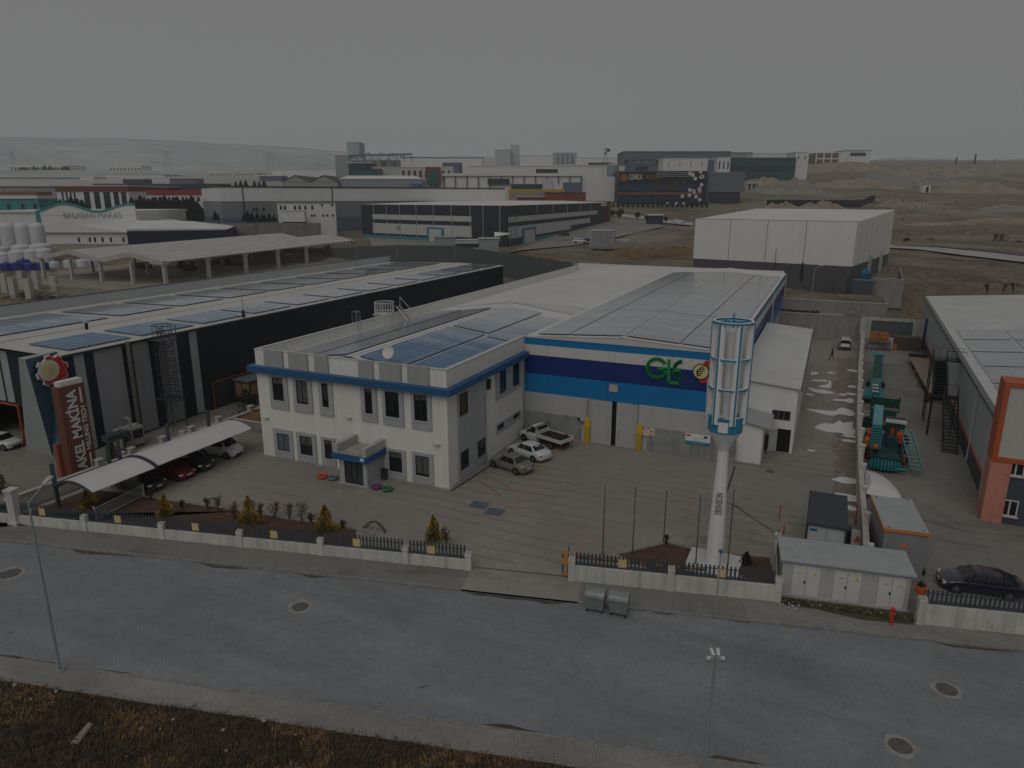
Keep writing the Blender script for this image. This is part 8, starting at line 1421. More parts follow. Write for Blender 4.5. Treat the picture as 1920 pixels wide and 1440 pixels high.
t,w,h = block('brick_red_wall','long brick red container wall above the banded factory roof','wall',1022,1098,362,385,400,M('far_brick',(.19,.05,.04)),M('far_brick_top',(.12,.035,.03),.7),4); block('red_stalls','row of low reddish stalls before the yellow portal','stalls',968,1022,369,385,402,M('far_red_brown',(.15,.05,.04),.7,var=.3,sc=.3),None,4,(6,.2,.7,.35))
block('white_mill','tall white mill block on the skyline','mill',928,958,281,330,820,M('far_mill_white',(.42,.44,.44),.6)); block('mill_tower','slender tower joined to the tall white mill block','tower',957,974,272,330,826,M('far_mill_white',(.42,.44,.44))); block('pale_long_roof','long pale factory roof in front of the tall white mill','factory',880,1170,312,345,560,FWH2,None,60,(1,.55,.85,.14)); block('pale_far_hall','low pale hall right of the tall mill','hall',975,1036,292,325,800,FWH2,None,30)
for i in range(5): a = 1036 + i * 9; s = 900 + i * 4; p = PS(a + 4.5,325,s); r = 4.3 / F * s; h = PS(a,287,s).z - p.z; t = thing('pale_silo',f'pale silo on the skyline right of the white mill, {ORD[i]} from the left','silo',p,0,'pale silos on the skyline'); mb = MB(); mb.cyl((0,0,-8),(0,0,h),r,n=16); mb.build('shell',M('far_pale_blue',(.33,.38,.40)),t,world=False,smooth=True); mb = MB(); mb.cyl((0,0,h),(0,0,h + 1.5),r,.5,n=16); mb.build('roof',FGR,t,world=False)
block('sign_hall','low hall behind the pale silos with dark strip','hall',1080,1170,296,325,880,FWH2,None,30,(1,.5,.7,.5))
def lattice(label,px,yt,yb,s,w0,w1,m,flag=False,arms=False,name='lattice_mast',cat='mast'):
 b = PS(px,yb,s); h = PS(px,yt,s).z - b.z; t = thing(name,label,cat,b,YAW); mb = MB(); n = 9; r = max(.08,s * .00013)
 cs = [(-1,-1),(1,-1),(1,1),(-1,1)]
 for k in range(n):
  z0,z1 = h * k / n,h * (k + 1) / n; a0,a1 = w0 + (w1 - w0) * k / n,w0 + (w1 - w0) * (k + 1) / n
  for i in range(4): c0,c1 = cs[i],cs[(i + 1) % 4]; mb.cyl((c0[0] * a0,c0[1] * a0,z0),(c0[0] * a1,c0[1] * a1,z1),r,n=4); mb.cyl((c0[0] * a0,c0[1] * a0,z0),(c1[0] * a1,c1[1] * a1,z1),r * .6,n=4)
 mb.build('lattice',m,t,world=False)
 if arms: mb = MB(); [mb.cyl((-w0 * 2.2,0,h * z),(w0 * 2.2,0,h * z),r * 1.3,n=4) for z in (.75,.87,.98)]; mb.build('cross_arm',m,t,world=False)
 if flag: bx(t,'flag',M('flag_dark',(.10,.05,.07),.7),(.3,3.2,-.05,.05,h - 3,h - 1)); bx(t,'antenna',FDK,(-.5,.5,-.5,.5,h - 5,h - 3.5))
lattice('grey lattice telecom mast with a flag on top beside the pale silos',1134,276,330,520,1.8,.7,FGR,True); PYL = M('pylon_grey',(.28,.30,.31),.6)
for px,yt,yb,lb in ((28,284,322,'power pylon on the plain, leftmost of three'),(315,281,320,'power pylon on the plain, middle one of three'),(508,285,325,'power pylon on the plain, rightmost of three, left of the silos')): lattice(lb,px,yt,yb,1150,5,1.0,PYL,False,True,'power_pylon','power pylon')
p = PS(1147,340,500); t = thing('grain_bin','single blue grey steel bin beside the dark signed building','silo',PS(1148,350,470)); r = 11 / F * 470; h = PS(1148,310,470).z - PS(1148,350,470).z; mb = MB(); mb.cyl((0,0,-10),(0,0,h),r,n=20); mb.build('shell',SILO,t,world=False,smooth=True); mb = MB(); mb.cyl((0,0,h),(0,0,h + 1.8),r,.5,n=20); mb.build('roof',GALV,t,world=False)
t,w,h = far('dark_glass_office','dark glass office with orange bands and pale lettering','office building',1159,1322,322,386,425); DGB = M('far_black',(.020,.020,.026),.5,var=.2,sc=.2); bx(t,'wall',DGB,(-w / 2,w / 2,0,30,-6,h)); bx(t,'roof',FBL,(-w / 2,w / 2,.2,30,h + .003,h + .5)); OBR = M('far_orange_brown',(.22,.09,.045),.7,var=.2,sc=.3); GBL = M('far_blue_glass',(.02,.05,.09),.15,var=.4,sc=.25)
bx(t,'orange_band',OBR,(-w / 2,w * .44,-.3,-.003,h * .33,h * .40)); bx(t,'glass_band',GBL,(-w / 2 + .5,w * .38,-.15,-.003,h * .44,h * .64),(-w / 2 + .5,w * .2,-.15,-.003,h * .08,h * .30)); bx(t,'roof_stripe',M('stripe_pale',(.30,.31,.33),.5),*[(-w / 2 + w * .42,w * .36,-.2,-.003,h * z,h * (z + .018)) for z in (.86,.91,.96)])
tx = text_mb('GEMKA',4.2,.2,.06); xs = [v[0] for v in tx.v]; k_ = w * .155 / (max(xs) - min(xs)); tx.v = [(v[0] * k_ - w * .315,v[1] - .3,v[2] * 1.05 + h * .77) for v in tx.v]; tx.build('lettering',M('letter_pale',(.48,.48,.46),.5),t,world=False)
tx = text_mb('MAKİNA',3.6,.2,.02); xs = [v[0] for v in tx.v]; k_ = w * .17 / (max(xs) - min(xs)); tx.v = [(v[0] * k_ - w * .115,v[1] - .3,v[2] + h * .78) for v in tx.v]; tx.build('lettering',M('letter_gold',(.20,.13,.04),.5),t,world=False)
mb = MB(); disc(mb,(-w * .445,h * .83),2.3,-.4,-.02,0,6); mb.build('emblem',M('emblem_orange',(.28,.11,.02),.5),t,world=False)
for i in range(15): x = -w / 2 + w * (i + .5) / 16; bx(t,'mullion',FDK,(x - .12,x + .12,-.24,-.153,h * .08,h * .64))
q = random.Random(16)
for i in range(9): x = -w * .1 + w * q.random() * .48; bx(t,'brown_panel',M('far_brown_panel',(.07,.045,.035),.6,var=.3,sc=.4),(x,x + w * .06,-.22 - i * .004,-.16,h * .66,h * .76) if i % 2 else (x,x + w * .05,-.22 - i * .004,-.155,h * .45,h * .63))
q = random.Random(6)
for x,z in ((.30,.95),(.335,.90),(.42,1.0),(.445,.86),(.365,.80),(.43,.84),(.44,.62),(.31,.47),(.355,.44),(.36,.40),(.42,.50),(.425,.44),(.31,.31),(.385,.27),(.43,.18),(.23,.28)): mb = MB(); disc(mb,(w * x,h * z),1.15,-.75,-.35,0,6); mb.build('hexagon_panel',M('hexagon_white',(.55,.55,.53),.5),t,world=False)
mb = MB(); bx(t,'lower_block',DGB,(-w * .05,w * .5,-6,-.4,-6,h * .14)); wins(t,[-w * .02 + w * k for k in (.06,.16,.24)],h * .04,h * .11,1.4,FWH2,'door',-6.1)
t2,w,h = far('grey_cube_hall','grey panelled cube hall joined to the right of the dark glass office','hall',1320,1393,324,384,428); bx(t2,'wall',M('far_cube_grey',(.14,.15,.175),.5,var=.05,seams=[('Z',4.2,.15,1.25)]),(-w / 2 + 2,w / 2,0,25,h * .40,h)); bx(t2,'base_wall',FDK,(-w / 2,w / 2 - 2,.5,25,-6,h * .398)); bx(t2,'roof',FGR,(-w / 2 + 1.8,w / 2 + .2,-.2,25,h + .003,h + .4)); bx(t2,'stair_tower',M('far_lattice_grey',(.11,.12,.135),.5,seams=[('Z',2,.4,.5)]),(-w / 2 - 6,-w / 2 + 1.98,-.4,10,-3,h * .98))
block('hill_hall','long dark hall with ribbon windows on the hill crest','hall',1168,1368,285,312,720,M('far_slate',(.12,.13,.155),.6),FDK,40,(14,.15,.45,.6)); block('hill_hall_end','pale end building right of the long dark hilltop hall','building',1366,1408,287,312,735,FGR,FDK,30); t,w,h = block('white_slit_building','white building with narrow dark slit windows below the hilltop hall','building',1243,1326,298,318,600,FWH2,None,20,(4,.25,.75,.05)); block('grey_block','dark grey block right of the white building with slit windows','building',1326,1345,299,318,600,FBL,None,15); block('white_villa','small white two storey block by the teal building','building',1344,1368,296,322,590,FWH2,None,12,(3,.2,.75,.3))
block('red_sign_hall','low dark hall with faint red sign above the signed office','hall',1180,1225,305,330,540,FBL,FGR,15,(1,.4,.75,.5)); block('teal_glass_hall','long teal and dark glass hall on the hill','hall',1369,1490,297,326,610,M('far_teal_dark',(.035,.075,.09),.4),FDK,30,(12,.12,.5,.75)); t,w,h = block('white_corner_block','white corner block at the right end of the teal hall','building',1488,1513,286,326,612,FWH2,None,20,(2,.7,.85,.15)); block('white_back_hall','white hall with small windows behind the teal hall','hall',1410,1500,288,315,680,FWH2,None,20,(9,.5,.75,.12))
t,w,h = block('red_frame_hall','unfinished hall with white frame and dull red panels on the hill crest','hall',1529,1586,287,306,900,M('far_dull_red',(.16,.08,.07),.7),FWH2,30); [bx(t,'frame_post',FWH2,(-w / 2 + w * k - .6,-w / 2 + w * k + .6,-.8,-.003,0,h)) for k in (0,.25,.5,.75)]; bx(t,'frame_beam',FWH2,(-w / 2,w / 2,-.82,-.01,h * .38,h * .5)); bx(t,'white_bay',FWH2,(w * .28,w / 2,-.6,-.003,0,h))
block('blue_band_hall','white hall with blue grey bands at the right end of the skyline','hall',1583,1631,283,304,905,FWH2,FBL,30,(1,.55,.85,.6))
block('long_far_hall','long blue grey hall with pale roof, farthest left row','hall',-30,152,332,346,640,M('far_haze_blue',(.22,.25,.29),.6),FRF,40,(24,.1,.35,.5)); block('far_hall_gable','pale gable end at the right of the long blue grey hall','building',152,178,332,350,630,FWH2,None,20); block('far_tank_hall','pale flat factory in the far left row','factory',190,310,328,345,700,FWH2,FGR,40,(12,.2,.5,.3)); block('navy_gate_hall','dark frame with white sign in the far left row','hall',232,272,336,352,560,FDK,None,12,None); block('blue_roof_hall_far','hall with blue roof and red stripe in the far left row','hall',320,368,336,352,560,FBL,M('far_red_strip',(.2,.05,.045),.6),15); block('cream_blue_hall','pale hall with two navy strips in the far row','hall',390,482,325,335,760,M('far_cream',(.48,.46,.40)),FRF,30,(2,.15,.75,.8)); block('long_white_roof','long white roofed hall left of the silos','hall',510,660,318,336,690,FWH2,FRF,50); block('grey_far_hall','wide grey hall on the plain at far left','hall',300,420,323,333,900,FGR,FRF,40); block('white_far_plant','white plant at far left with dark row','factory',20,132,310,321,1050,FWH2,None,40,(18,.1,.7,.5)); block('white_far_plant_small','white buildings on the plain in the left distance','factory',205,265,311,321,1050,FWH2,None,30,(9,.1,.6,.45)); block('blue_truck_yard','dark blue sheds between far hall and twin gables','shed',488,530,330,345,600,FBL,FWH2,15)
# ground sheets in the middle distance
def tsheet(name,pts,m,up=.35,smp=6):
 ps = [T(*p) for p in pts]; out = []
 for a,b in zip(ps,ps[1:] + ps[:1]):
  for k in range(smp): v = a.lerp(b,k / smp); out.append((v.x,v.y,terr(v.x,v.y) + up))
 mb = MB(); c_ = sum((Vector(v) for v in out),Vector()) / len(out); c_.z = terr(c_.x,c_.y) + up; n = len(out); mb.add(out + [tuple(c_)],[[i,(i + 1) % n,n] for i in range(n)]); return struct(name,mb,m)
MY = M('middle_yard_concrete',(.235,.22,.195),.9,var=.14,sc=.08); RD = M('far_road_grey',(.36,.355,.35),.9,var=.1,sc=.1); GRV = M('grey_gravel',(.20,.19,.175),.95,var=.25,sc=.15)
tsheet('banded_factory_yard',[(700,468),(930,481),(1070,463),(1120,455),(1250,425),(1210,415),(1150,412),(1140,420),(955,462),(690,447)],MY)
def road(name,near,far_,m,up):
 mb = MB(); a,b = [[T(*p) for p in q_] for q_ in (near,far_)]; L_ = []
 for q_ in (a,b): L_.append([q_[i].lerp(q_[i + 1],k / 8) for i in range(len(q_) - 1) for k in range(8)] + [q_[-1]])
 for p,q_ in zip(*L_): mb.v += [(p.x,p.y,terr(p.x,p.y) + up),(q_.x,q_.y,terr(q_.x,q_.y) + up)]
 for i in range(len(L_[0]) - 1): mb.f.append([2 * i,2 * i + 2,2 * i + 3,2 * i + 1]); mb.m.append(0)
 return struct(name,mb,m)
road('far_road',((1140,405),(1215,414),(1300,425)),((1140,400),(1215,408),(1300,419)),RD,.5)
road('right_road',((1660,467),(1800,481),(1990,503)),((1660,457),(1800,470),(1990,491)),RD,.45)
road('right_road_kerb',((1660,457.5),(1800,470.6),(1990,491.6)),((1660,456),(1800,469),(1990,490)),M('far_kerb_dark',(.08,.08,.075),.9),.6)
def mound(name,px,py,s,w,d,h,m=None,seed=0):
 b = T(px,py); q = random.Random(seed); mb = MB(); n,k = 26,9; fx_ = RT; fy_ = HD
 for j in range(k + 1):
  for i in range(n + 1):
   u,v = -1 + 2 * i / n,-1 + 2 * j / k; e = max(0,1 - abs(u) ** 2.2) * max(0,1 - abs(v) ** 1.8); x,y = u * w,v * d; nz = (fbm(u * 4 + seed,v * 3 + seed,4) - .35)
   p = b + fx_ * x + fy_ * y; mb.v.append((p.x,p.y,terr(p.x,p.y) - .8 + h * e * (.55 + nz * 1.1) + e * (fbm(x * .5 + seed,y * .5) - .5) * .8))
 for j in range(k):
  for i in range(n): a = j * (n + 1) + i; mb.f.append([a,a + 1,a + n + 2,a + n + 1]); mb.m.append(0)
 return struct(name,mb,m or TERR,True)
DIRT = M('pale_spoil',(.26,.22,.17),1,var=.35,sc=.15,bump=.6); GSP = M('grey_spoil',(.23,.215,.19),1,var=.3,sc=.2,bump=.8)
for i,a in enumerate(((1465,389,330,11,5,5),(1540,389,335,14,6,6),(1475,362,520,26,14,13),(1430,352,620,20,14,10),(1600,350,560,40,14,8),(1700,345,640,60,16,12),(1690,385,330,16,8,4.5),(1830,360,520,34,12,9),(1900,395,360,24,10,5),(1760,330,800,60,20,14),(1560,320,900,70,24,12),(1890,322,850,60,20,12),(1870,415,300,22,8,3.5),(1770,420,290,20,7,3))): mound('earth_mound',*a,DIRT if i % 3 != 2 else GSP,i)
mound('earth_mound',1720,580,138,12,7,3.2,M('near_spoil',(.15,.118,.08),1,var=.5,sc=.6,bump=.9),31); mound('earth_mound',1830,560,142,16,6,3.0,M('near_spoil',(.15,.118,.08)),33); mound('earth_bank',1240,480,172,20,6,4.5,M('dry_bank',(.17,.115,.065),1,var=.5,sc=.3,bump=.8),35); mound('earth_bank',1000,484,172,14,4,2.2,M('dry_bank',(.17,.115,.065)),36)
q = random.Random(17); mb = MB(); cm_ = [M('stone_pale',(.27,.24,.20),.95,var=.3),M('stone_dark',(.11,.095,.08),.95,var=.3)]
for _ in range(700):
 if q.random() < .45: px,py = q.gauss(1690,34),q.gauss(388,9)
 elif q.random() < .6: px,py = q.uniform(1680,1915),q.uniform(525,556)
 else: px,py = q.uniform(1640,1915),q.uniform(330,450)
 p = T(px,py); r = q.uniform(.1,.5) * (.38 if p.y < 230 else 1.3); z = terr(p.x,p.y); a = q.uniform(0,6); k = len(mb.v); mb.lathe([(r * .7,-.3),(r,r * .4),(r * .45,r * .9)],(p.x,p.y,z),5,0 if q.random() < .65 else 1)
tag(mb.build('scattered_stones',cm_),'pale and dark stones strewn over the bare land on the right','rubble',kind='stuff')
SCR = [M('scrub_tan',(.26,.195,.115),.95,var=.4),M('scrub_brown',(.13,.085,.05),.95,var=.4)]
mb = MB()
for _ in range(5200):
 u = q.random()
 if u < .25: px,py = q.uniform(1000,1290),q.uniform(425,492)
 elif u < .35: px,py = q.uniform(940,1100),q.uniform(462,492)
 elif u < .5: px,py = q.uniform(1150,1440),q.uniform(382,410)
 elif u < .75: px,py = q.uniform(1660,1920),q.uniform(395,500)
 else: px,py = q.uniform(1660,1920),q.uniform(470,575)
 p = T(px,py);
 if 138 < p.y < 168 and p.x < 5.5: continue
 if fbm(p.x * .08,p.y * .08) < .42: continue
 tuft(mb,(p.x,p.y,terr(p.x,p.y) - .1),q.uniform(.4,.9) * (1 if p.y < 230 else 1.4),4,0 if fbm(p.x * .1 + 4,p.y * .1) > .5 else 1,.5,q)
tag(mb.build('dry_scrub',SCR),'dry tan and brown grass tufts over the fields behind the yards','scrub',kind='stuff')
a,b,c_ = T(1437,386),T(1612,387),T(1640,376); t = thing('black_hoarding','long black panel fence among the earth mounds on the right','fence',a); mb = MB(); wallseg(mb,a,b,.3,4,3.4); wallseg(mb,b,c_,.3,4,3.4); mb.build('panels',M('hoarding_black',(.012,.013,.018),.6,seams=[('X',2.5,.1,.6)]),t); mb = MB(); [mb.cyl(a.lerp(b,k / 12) + Vector((0,.5,-2)),a.lerp(b,k / 12) + Vector((0,.5,3.4)),.12,n=4) for k in range(13)]; mb.build('post',FGR,t)
t,w,h = far('portal_hut','small white box hut with dark opening on the bare land','hut',1729,1744,348,361,None); bx(t,'wall',FWH2,(-w / 2,w / 2,0,4,-2,h)); bx(t,'opening',DARK,(-w * .1,w * .25,-.1,-.003,-1,h * .8))
t,w,h = far('frame_shelter','small white framed shelter right of the grey cube hall','shelter',1400,1424,344,358,None); [bx(t,'post',FWH2,(x,x + .5,0,.5,-3,h)) for x in (-w / 2,-w * .15,w * .2,w / 2 - .5)]; bx(t,'roof',FWH2,(-w / 2 - .3,w / 2 + .3,-.3,4,h + .003,h + .6)); bx(t,'back',FGR,(-w / 2,w / 2,3,3.3,-3,h))
for i,(px,yt,yb,s) in enumerate(((1791,296,316,900),(1826,290,314,900),(1862,298,318,900))): b = PS(px,yb,s); h = PS(px,yt,s).z - b.z; t = thing('field_post',f'lone post on the right skyline, {ORD[i]} of three from the left','post',b,0,'posts on the right skyline'); mb = MB(); mb.cyl((0,0,-6),(0,0,h),(.9,1.0,.35)[i],n=6); mb.build('shaft',FDK,t,world=False); mb = MB(); mb.cyl((0,0,h),(0,0,h + .8),(1.0,.8,.5)[i],n=6); mb.build('head',FBL,t,world=False)
b = PS(1806,466,232); h = PS(1809,437,232).z - b.z; t = thing('road_lamp','pale street lamp beside the road on the right','street lamp',b); mb = MB(); mb.cyl((0,0,-1),(0,0,h),.12,.08,n=6); mb.build('pole',GALV,t,world=False); bx(t,'lamp_head',TRIM,(-.2,1.2,-.15,.15,h - .1,h + .1))
# plants
LEAF = {n: M('leaf_' + n,c,.85,var=.35,sc=2.5) for n,c in (('gold',(.62,.40,.035)),('lime',(.26,.20,.035)),('green',(.035,.055,.022)),('dark',(.012,.022,.014)),('red',(.075,.022,.022)),('brown',(.055,.03,.02)),('haze',(.03,.05,.045)))}
BARK = M('bark',(.06,.045,.035),.95,var=.3)
def leafblob(mb,c,r,n,q,size,mats_,flat=1.0):
 for _ in range(n):
  d = Vector((q.gauss(0,1),q.gauss(0,1),q.gauss(0,1) * flat)).normalized() * r * q.random() ** .45; p = Vector(c) + d; u = Vector((q.gauss(0,1),q.gauss(0,1),q.gauss(0,1))).normalized(); w = u.orthogonal().normalized(); s_ = size * q.uniform(.6,1.5)
  mb.add([p - u * s_,p + w * s_ * .5,p + u * s_,p - w * s_ * .5],[(0,1,2,3)],q.choice(mats_))
def conifer(label,loc,h,r,seed,mats_,name='conifer',cat='shrub',group=None,n=1300,size=.07):
 q = random.Random(seed); t = thing(name,label,cat,loc,0,group); mb = MB()
 for i in range(n):
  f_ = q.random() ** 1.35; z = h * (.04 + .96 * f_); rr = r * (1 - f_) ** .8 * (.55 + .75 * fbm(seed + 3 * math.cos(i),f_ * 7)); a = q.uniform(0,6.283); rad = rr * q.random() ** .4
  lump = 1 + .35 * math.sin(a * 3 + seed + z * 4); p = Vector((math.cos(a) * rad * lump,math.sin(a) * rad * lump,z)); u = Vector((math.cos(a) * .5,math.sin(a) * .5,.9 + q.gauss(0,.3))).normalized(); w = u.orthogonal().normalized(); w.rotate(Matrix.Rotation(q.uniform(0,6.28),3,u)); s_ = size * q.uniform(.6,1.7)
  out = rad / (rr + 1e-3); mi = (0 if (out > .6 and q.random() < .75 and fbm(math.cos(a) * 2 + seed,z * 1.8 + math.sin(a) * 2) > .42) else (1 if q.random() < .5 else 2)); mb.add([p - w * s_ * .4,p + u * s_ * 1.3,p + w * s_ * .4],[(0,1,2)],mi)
 mb.build('foliage',[LEAF[k] for k in mats_],t,world=False); mb = MB(); mb.cyl((0,0,-.1),(0,0,h * .8),r * .08,r * .02,n=6); mb.build('trunk',BARK,t,world=False); return t
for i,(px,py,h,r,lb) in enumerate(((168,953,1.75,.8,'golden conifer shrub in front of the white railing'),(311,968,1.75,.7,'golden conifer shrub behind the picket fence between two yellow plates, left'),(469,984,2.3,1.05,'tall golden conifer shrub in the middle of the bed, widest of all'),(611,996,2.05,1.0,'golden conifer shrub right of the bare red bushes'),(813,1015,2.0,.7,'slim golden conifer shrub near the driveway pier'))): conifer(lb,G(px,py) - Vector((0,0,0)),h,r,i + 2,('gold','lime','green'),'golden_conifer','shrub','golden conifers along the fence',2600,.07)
conifer('dark green shrub half cut by the left edge of the picture',G(2,925),1.9,1.0,41,('lime','green','dark'),'green_shrub','shrub',None,1200)
conifer('dark green tree by the boundary wall behind the far end of the carport',Vector((-58.6,57.2,0)),3.2,1.7,43,('green','dark','green'),'green_tree','tree',None,1500,.09); conifer('small green bush at the foot of the totem sign',Vector((-59.6,41.3,0)),1.8,.8,44,('green','dark','lime'),'green_bush','bush')
def bush(label,loc,h,seed,group,lm=('red','brown'),nl=150):
 q = random.Random(seed); t = thing('red_bush',label,'bush',loc,0,group); st_ = MB(); lf_ = MB()
 for k in range(7):
  a = q.uniform(0,6.28); e = Vector((math.cos(a) * q.uniform(.1,.5) * h * .6,math.sin(a) * q.uniform(.1,.5) * h * .6,h * q.uniform(.6,1))); m_ = e * .5 + Vector((q.uniform(-.06,.06),q.uniform(-.06,.06),0)); st_.tube([(0,0,0),m_,e],.018,4); leafblob(lf_,e,h * .20,nl // 7,q,.055,[0,1]); leafblob(lf_,m_ * 1.25,h * .16,nl // 16,q,.05,[0,1])
 lf_.build('foliage',[LEAF[k] for k in lm],t,world=False); st_.build('stems',BARK,t,world=False)
for i,(px,py,h,lb) in enumerate(((342,955,.7,'small dark red bush behind the third yellow plate'),(390,956,1.0,'loose dark red bush left of the tallest golden conifer, left'),(408,958,1.2,'loose dark red bush left of the tallest golden conifer, right'),(440,975,1.4,'dark red bush growing against the tallest golden conifer'),(492,976,1.2,'dark red bush just right of the tallest golden conifer'),(514,972,1.35,'dark red bush, leftmost of the three between two golden conifers'),(543,975,1.35,'dark red bush, middle one of three between two golden conifers'),(566,979,1.6,'fullest dark red bush, rightmost of three between two golden conifers'),(585,985,1.0,'thin dark red bush touching the golden conifer beside the bare bushes'),(643,992,.7,'tiny dark red sapling right of the fourth golden conifer'),(837,1020,1.25,'dark red bush beside the slim golden conifer near the driveway'),(283,938,.8,'dark red bush at the corner of the bed by the white railing'))): bush(lb,G(px,py),h,i + 60,'dark red bushes in the bed')
t = thing('round_bed_frame','dark wire arch lying in the bed behind the fence','wire arch',G(702,995)); mb = MB(); mb.tube([(-1 + .1 * i,0,.75 * math.sin(math.pi * i / 20)) for i in range(21)],.045,5); mb.tube([(-.85 + .085 * i,.3,.6 * math.sin(math.pi * i / 20)) for i in range(21)],.03,5); mb.build('arch',BLACK,t,world=False); mb = MB(); [mb.cyl((x,0,.1),(x,.3,.1),.02,n=4) for x in (-.8,-.3,.2,.7)]; mb.build('cross_wire',BLACK,t,world=False)
t = thing('standpipe_stub','dark bent pipe stub at the corner of the tower bed','pipe',G(1249,1021)); mb = MB(); mb.cyl((0,0,0),(0,0,.5),.09,n=8); mb.lathe([(.1,.5),(.17,.55),(.15,.72),(.05,.78)],n=10); mb.build('pipe',BLACK,t,world=False); mb = MB(); mb.cyl((0,0,.62),(.22,-.1,.55),.05,n=6); mb.build('spout',BLACK,t,world=False)
conifer('round dark brown bush in the bed right of the tower',G(1399,1058),.9,.55,77,('brown','dark','brown'),'brown_bush','bush',None,900,.06)
conifer('small grey green shrub by the fence in front of the black car',S(St(1806,1128),40.4),1.35,.65,78,('lime','haze','green'),'grey_green_shrub','shrub',None,900,.06)
t = thing('red_flower_tub','orange red tub with dark plant standing on the pier of the right fence','flower tub',S(St(1724,1170),40.1,1.62) + TN * .4); mb = MB(); mb.lathe([(.18,0),(.30,.1),(.32,.45),(.27,.47)],n=14); mb.build('tub',M('tub_orange',(.42,.07,.02),.6,var=.15),t,world=False,smooth=True); mb = MB(); leafblob(mb,(0,0,.62),.22,160,random.Random(3),.05,[0,1]); mb.build('foliage',[LEAF['dark'],LEAF['green']],t,world=False)
q = random.Random(33)
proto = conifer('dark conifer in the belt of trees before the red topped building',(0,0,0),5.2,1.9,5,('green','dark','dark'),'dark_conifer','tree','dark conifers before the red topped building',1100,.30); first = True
for row,(s,ya,yb_) in enumerate(((352,402,402),(344,406,408),(336,411,414))):
 for i in range(19):
  px = 250 + i * 7.6 + q.uniform(-2,2) + row * 2
  if px > 398: continue
  p = PS(px,ya + (yb_ - ya) * i / 18,s); sc_ = q.uniform(1.2,1.75) * (1 if px < 372 else .6); p.z -= .5
  if first: proto.location = p; proto.scale = (sc_,) * 3; first = False
  else: dup(proto,p,q.uniform(0,6),scale=sc_)
for i in range(14):
 px = 405 + i * 8.5 + q.uniform(-2,2); p = PS(px,414 - .25 * i + q.uniform(-1,1) + i * .4,275 - i * .5); o = dup(proto,p,q.uniform(0,6),f'small dark conifer in the row above the rough concrete wall, {ORD[i]} from the left','small conifers above the concrete wall',q.uniform(.45,.7))
for i in range(14):
 px = 78 + i * 6.2 + q.uniform(-2,2); p = PS(px,392,352); o = dup(proto,p,q.uniform(0,6),'dark conifer along the foot of the rust banded factory','conifers by the rust banded factory',q.uniform(.6,1.15))
for i,px in enumerate((443,452,462,478,487,496)): o = dup(proto,PS(px,355,470),q.uniform(0,6),'dark tree crown showing above the roof of the long grey factory','trees behind the long grey factory',q.uniform(.8,1.1))
for i,px in enumerate([30 + i * 5.0 for i in range(21)]): o = dup(proto,PS(px,322,1000),q.uniform(0,6),'bluish conifer in the far row before the white plant','far conifers at left',q.uniform(.8,1.7))
for i in range(20):
 px = 1150 + i * 9.2
 if 1206 < px < 1214: continue
 o = dup(proto,PS(px,388 if px < 1240 else 391,412),q.uniform(0,6),'low dark conifer in the hedge before the dark glass office','hedge conifers before the dark glass office',q.uniform(.42,.62))
def ball_tree(label,px,py,s,h,r,seed,group):
 q = random.Random(seed); t = thing('ball_tree',label,'tree',PS(px,py,s),0,group); mb = MB(); leafblob(mb,(0,0,h - r),r,420,q,.22,[0,1],.9); mb.build('crown',[LEAF['dark'],LEAF['brown']],t,world=False); mb = MB(); mb.cyl((0,0,-.5),(0,0,h - r),.12,n=5); mb.build('trunk',BARK,t,world=False)
for i,(px,py,s,h) in enumerate(((1149,410,330,4),(1160,413,325,4.5),(1164,409,338,4.5),(1195,414,335,4.2),(1212,417,330,3.2),(1248,418,340,3))): ball_tree(f'clipped round dark tree by the yard road of the banded factory, {ORD[i]} from the left',px,py,s,h,h * .35,i,'round trees by the yard road')
for i,(px,py,s) in enumerate(((1698,465,226),(1776,473,224),(1822,479,222),(1864,484,220))): ball_tree(f'clipped round dark tree along the road on the right, {ORD[i]} from the left',px,py,s,3.2,1.0,i + 20,'round trees along the right road')
def bare_tree(label,px,py,s,h,seed):
 q = random.Random(seed); t = thing('bare_tree',label,'tree',PS(px,py,s),0,'bare trees on the right land'); mb = MB(); tr = MB(); tr.cyl((0,0,-.5),(0,0,h * .4),.10,.07,n=5)
 def br(p,d,l,k):
  e = p + d * l; mb.cyl(p,e,.035 * k,.02 * k,n=3,cap=False)
  if k > 1: [br(e,(d + Vector((q.gauss(0,.35),q.gauss(0,.35),q.uniform(0,.3)))).normalized(),l * .7,k - 1) for _ in range(3)]
 for _ in range(5): br(Vector((0,0,h * .35)),Vector((q.gauss(0,.35),q.gauss(0,.35),1)).normalized(),h * .28,3)
 mb.build('branches',BARK,t,world=False); tr.build('trunk',BARK,t,world=False)
for i,(px,py,s,h) in enumerate(((1857,470,235,6),(1868,472,233,6.5),(1876,470,236,5.5),(1906,478,230,5),(1738,470,226,4.5),(1850,556,140,3),(1880,554,141,2.6),(1898,552,141,2.6),(1908,481,226,5))): bare_tree(f'leafless thin tree on the land at the right, {ORD[i]} of nine',px,py,s,h,i)
WST_ = M('bleached_wood',(.24,.225,.20),.9,var=.2)
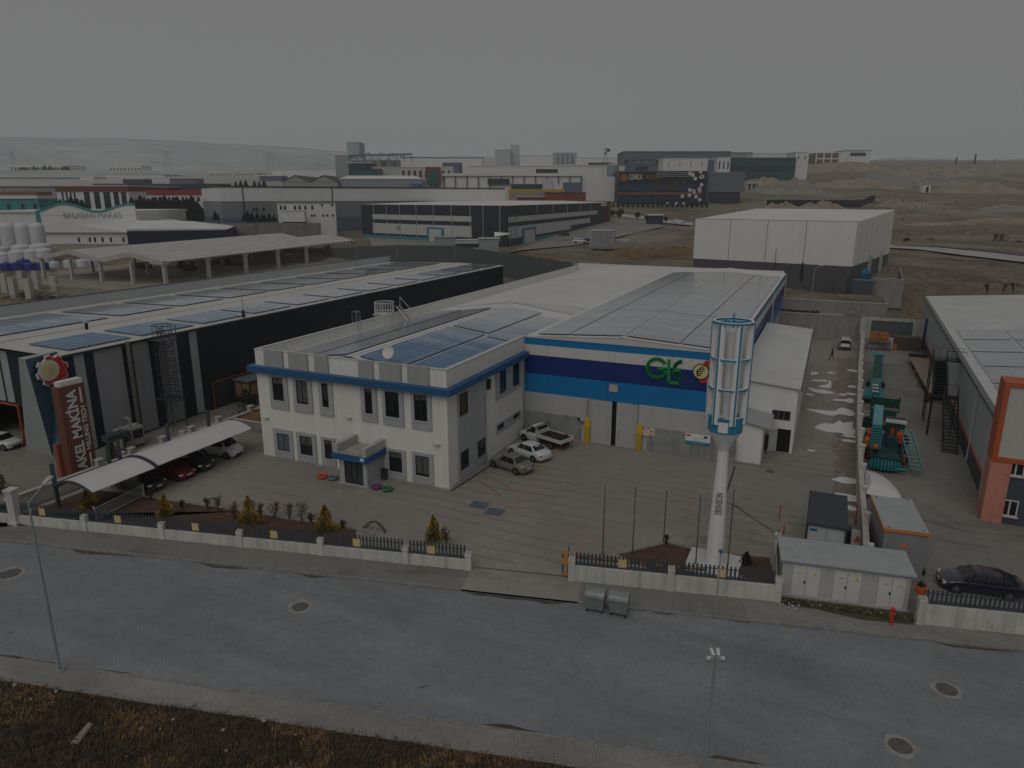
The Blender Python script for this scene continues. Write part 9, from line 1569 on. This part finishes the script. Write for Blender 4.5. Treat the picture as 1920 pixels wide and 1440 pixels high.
p = G(155,1372); d_ = (G(172,1352) - G(142,1388)); t = thing('bleached_board','pale bleached board lying in the dry grass of the verge','board',S(p.dot(TE),p.dot(TN),vz(p.dot(TE),p.dot(TN)) + .12),math.atan2(d_.y,d_.x)); mb = MB(); mb.hexa([(-.62,-.2,0),(.55,-.15,.03),(.66,.14,.03),(-.6,.2,0)],[(-.6,-.17,.1),(.53,-.13,.13),(.62,.12,.13),(-.57,.17,.1)]); mb.build('board',WST_,t,world=False); mb = MB(); mb.box(-.5,-.42,-.1,.1,.102,.12); mb.build('crack',TMB,t,world=False)
q = random.Random(9)
for i,(px,py,r) in enumerate(((495,1353,.13),(540,1354,.06),(182,1384,.06),(423,1402,.07),(105,1298,.09),(265,1363,.09),(300,1366,.05),(420,1370,.11),(58,1310,.07),(325,1350,.07),(555,1378,.07),(99,1316,.05),(237,1416,.05),(28,1288,.12))):
 p = G(px,py); t_,d_ = p.dot(TE),p.dot(TN); t = thing('verge_stone',f'pale stone or scrap lying in the dry verge grass, {ORD[i]} of the scatter','stone',S(t_,d_,vz(t_,d_) + .06),q.uniform(0,6),'stones on the verge'); mb = MB(); n = 9; mb.lathe([(r * .6,-.05),(r,r * .3),(r * .8,r * .7),(r * .3,r * .95)],n=7); mb.v = [(x * q.uniform(.8,1.2) * 1.3,y * q.uniform(.8,1.2),z) for x,y,z in mb.v]; mb.build('stone',M('verge_stone_pale',(.30,.285,.26),.9,var=.2),t,world=False); t['label'] = 'small pale stone lying in the dry grass of the verge'
for i,(px,py,r) in enumerate(((170,958,.0),)): pass
# the air
mb = MB(); mb.box(-3800,3800,-120,4400,-3,285)
hz = mb.build('haze',[]); tag(hz,kind='stuff'); hz['label'] = 'thin grey haze over the plain'; hz['category'] = 'haze'
m = bpy.data.materials.new('haze_air'); m.use_nodes = True; nt = m.node_tree; nt.nodes.clear(); o_ = nt.nodes.new('ShaderNodeOutputMaterial'); v = nt.nodes.new('ShaderNodeVolumePrincipled'); v.inputs['Color'].default_value = (.90,.96,1,1); v.inputs['Density'].default_value = .00022; v.inputs['Anisotropy'].default_value = .2
nt.links.new(v.outputs[0],o_.inputs['Volume']); hz.data.materials.append(m)
SC.cycles.volume_step_rate = 8; SC.cycles.volume_max_steps = 64
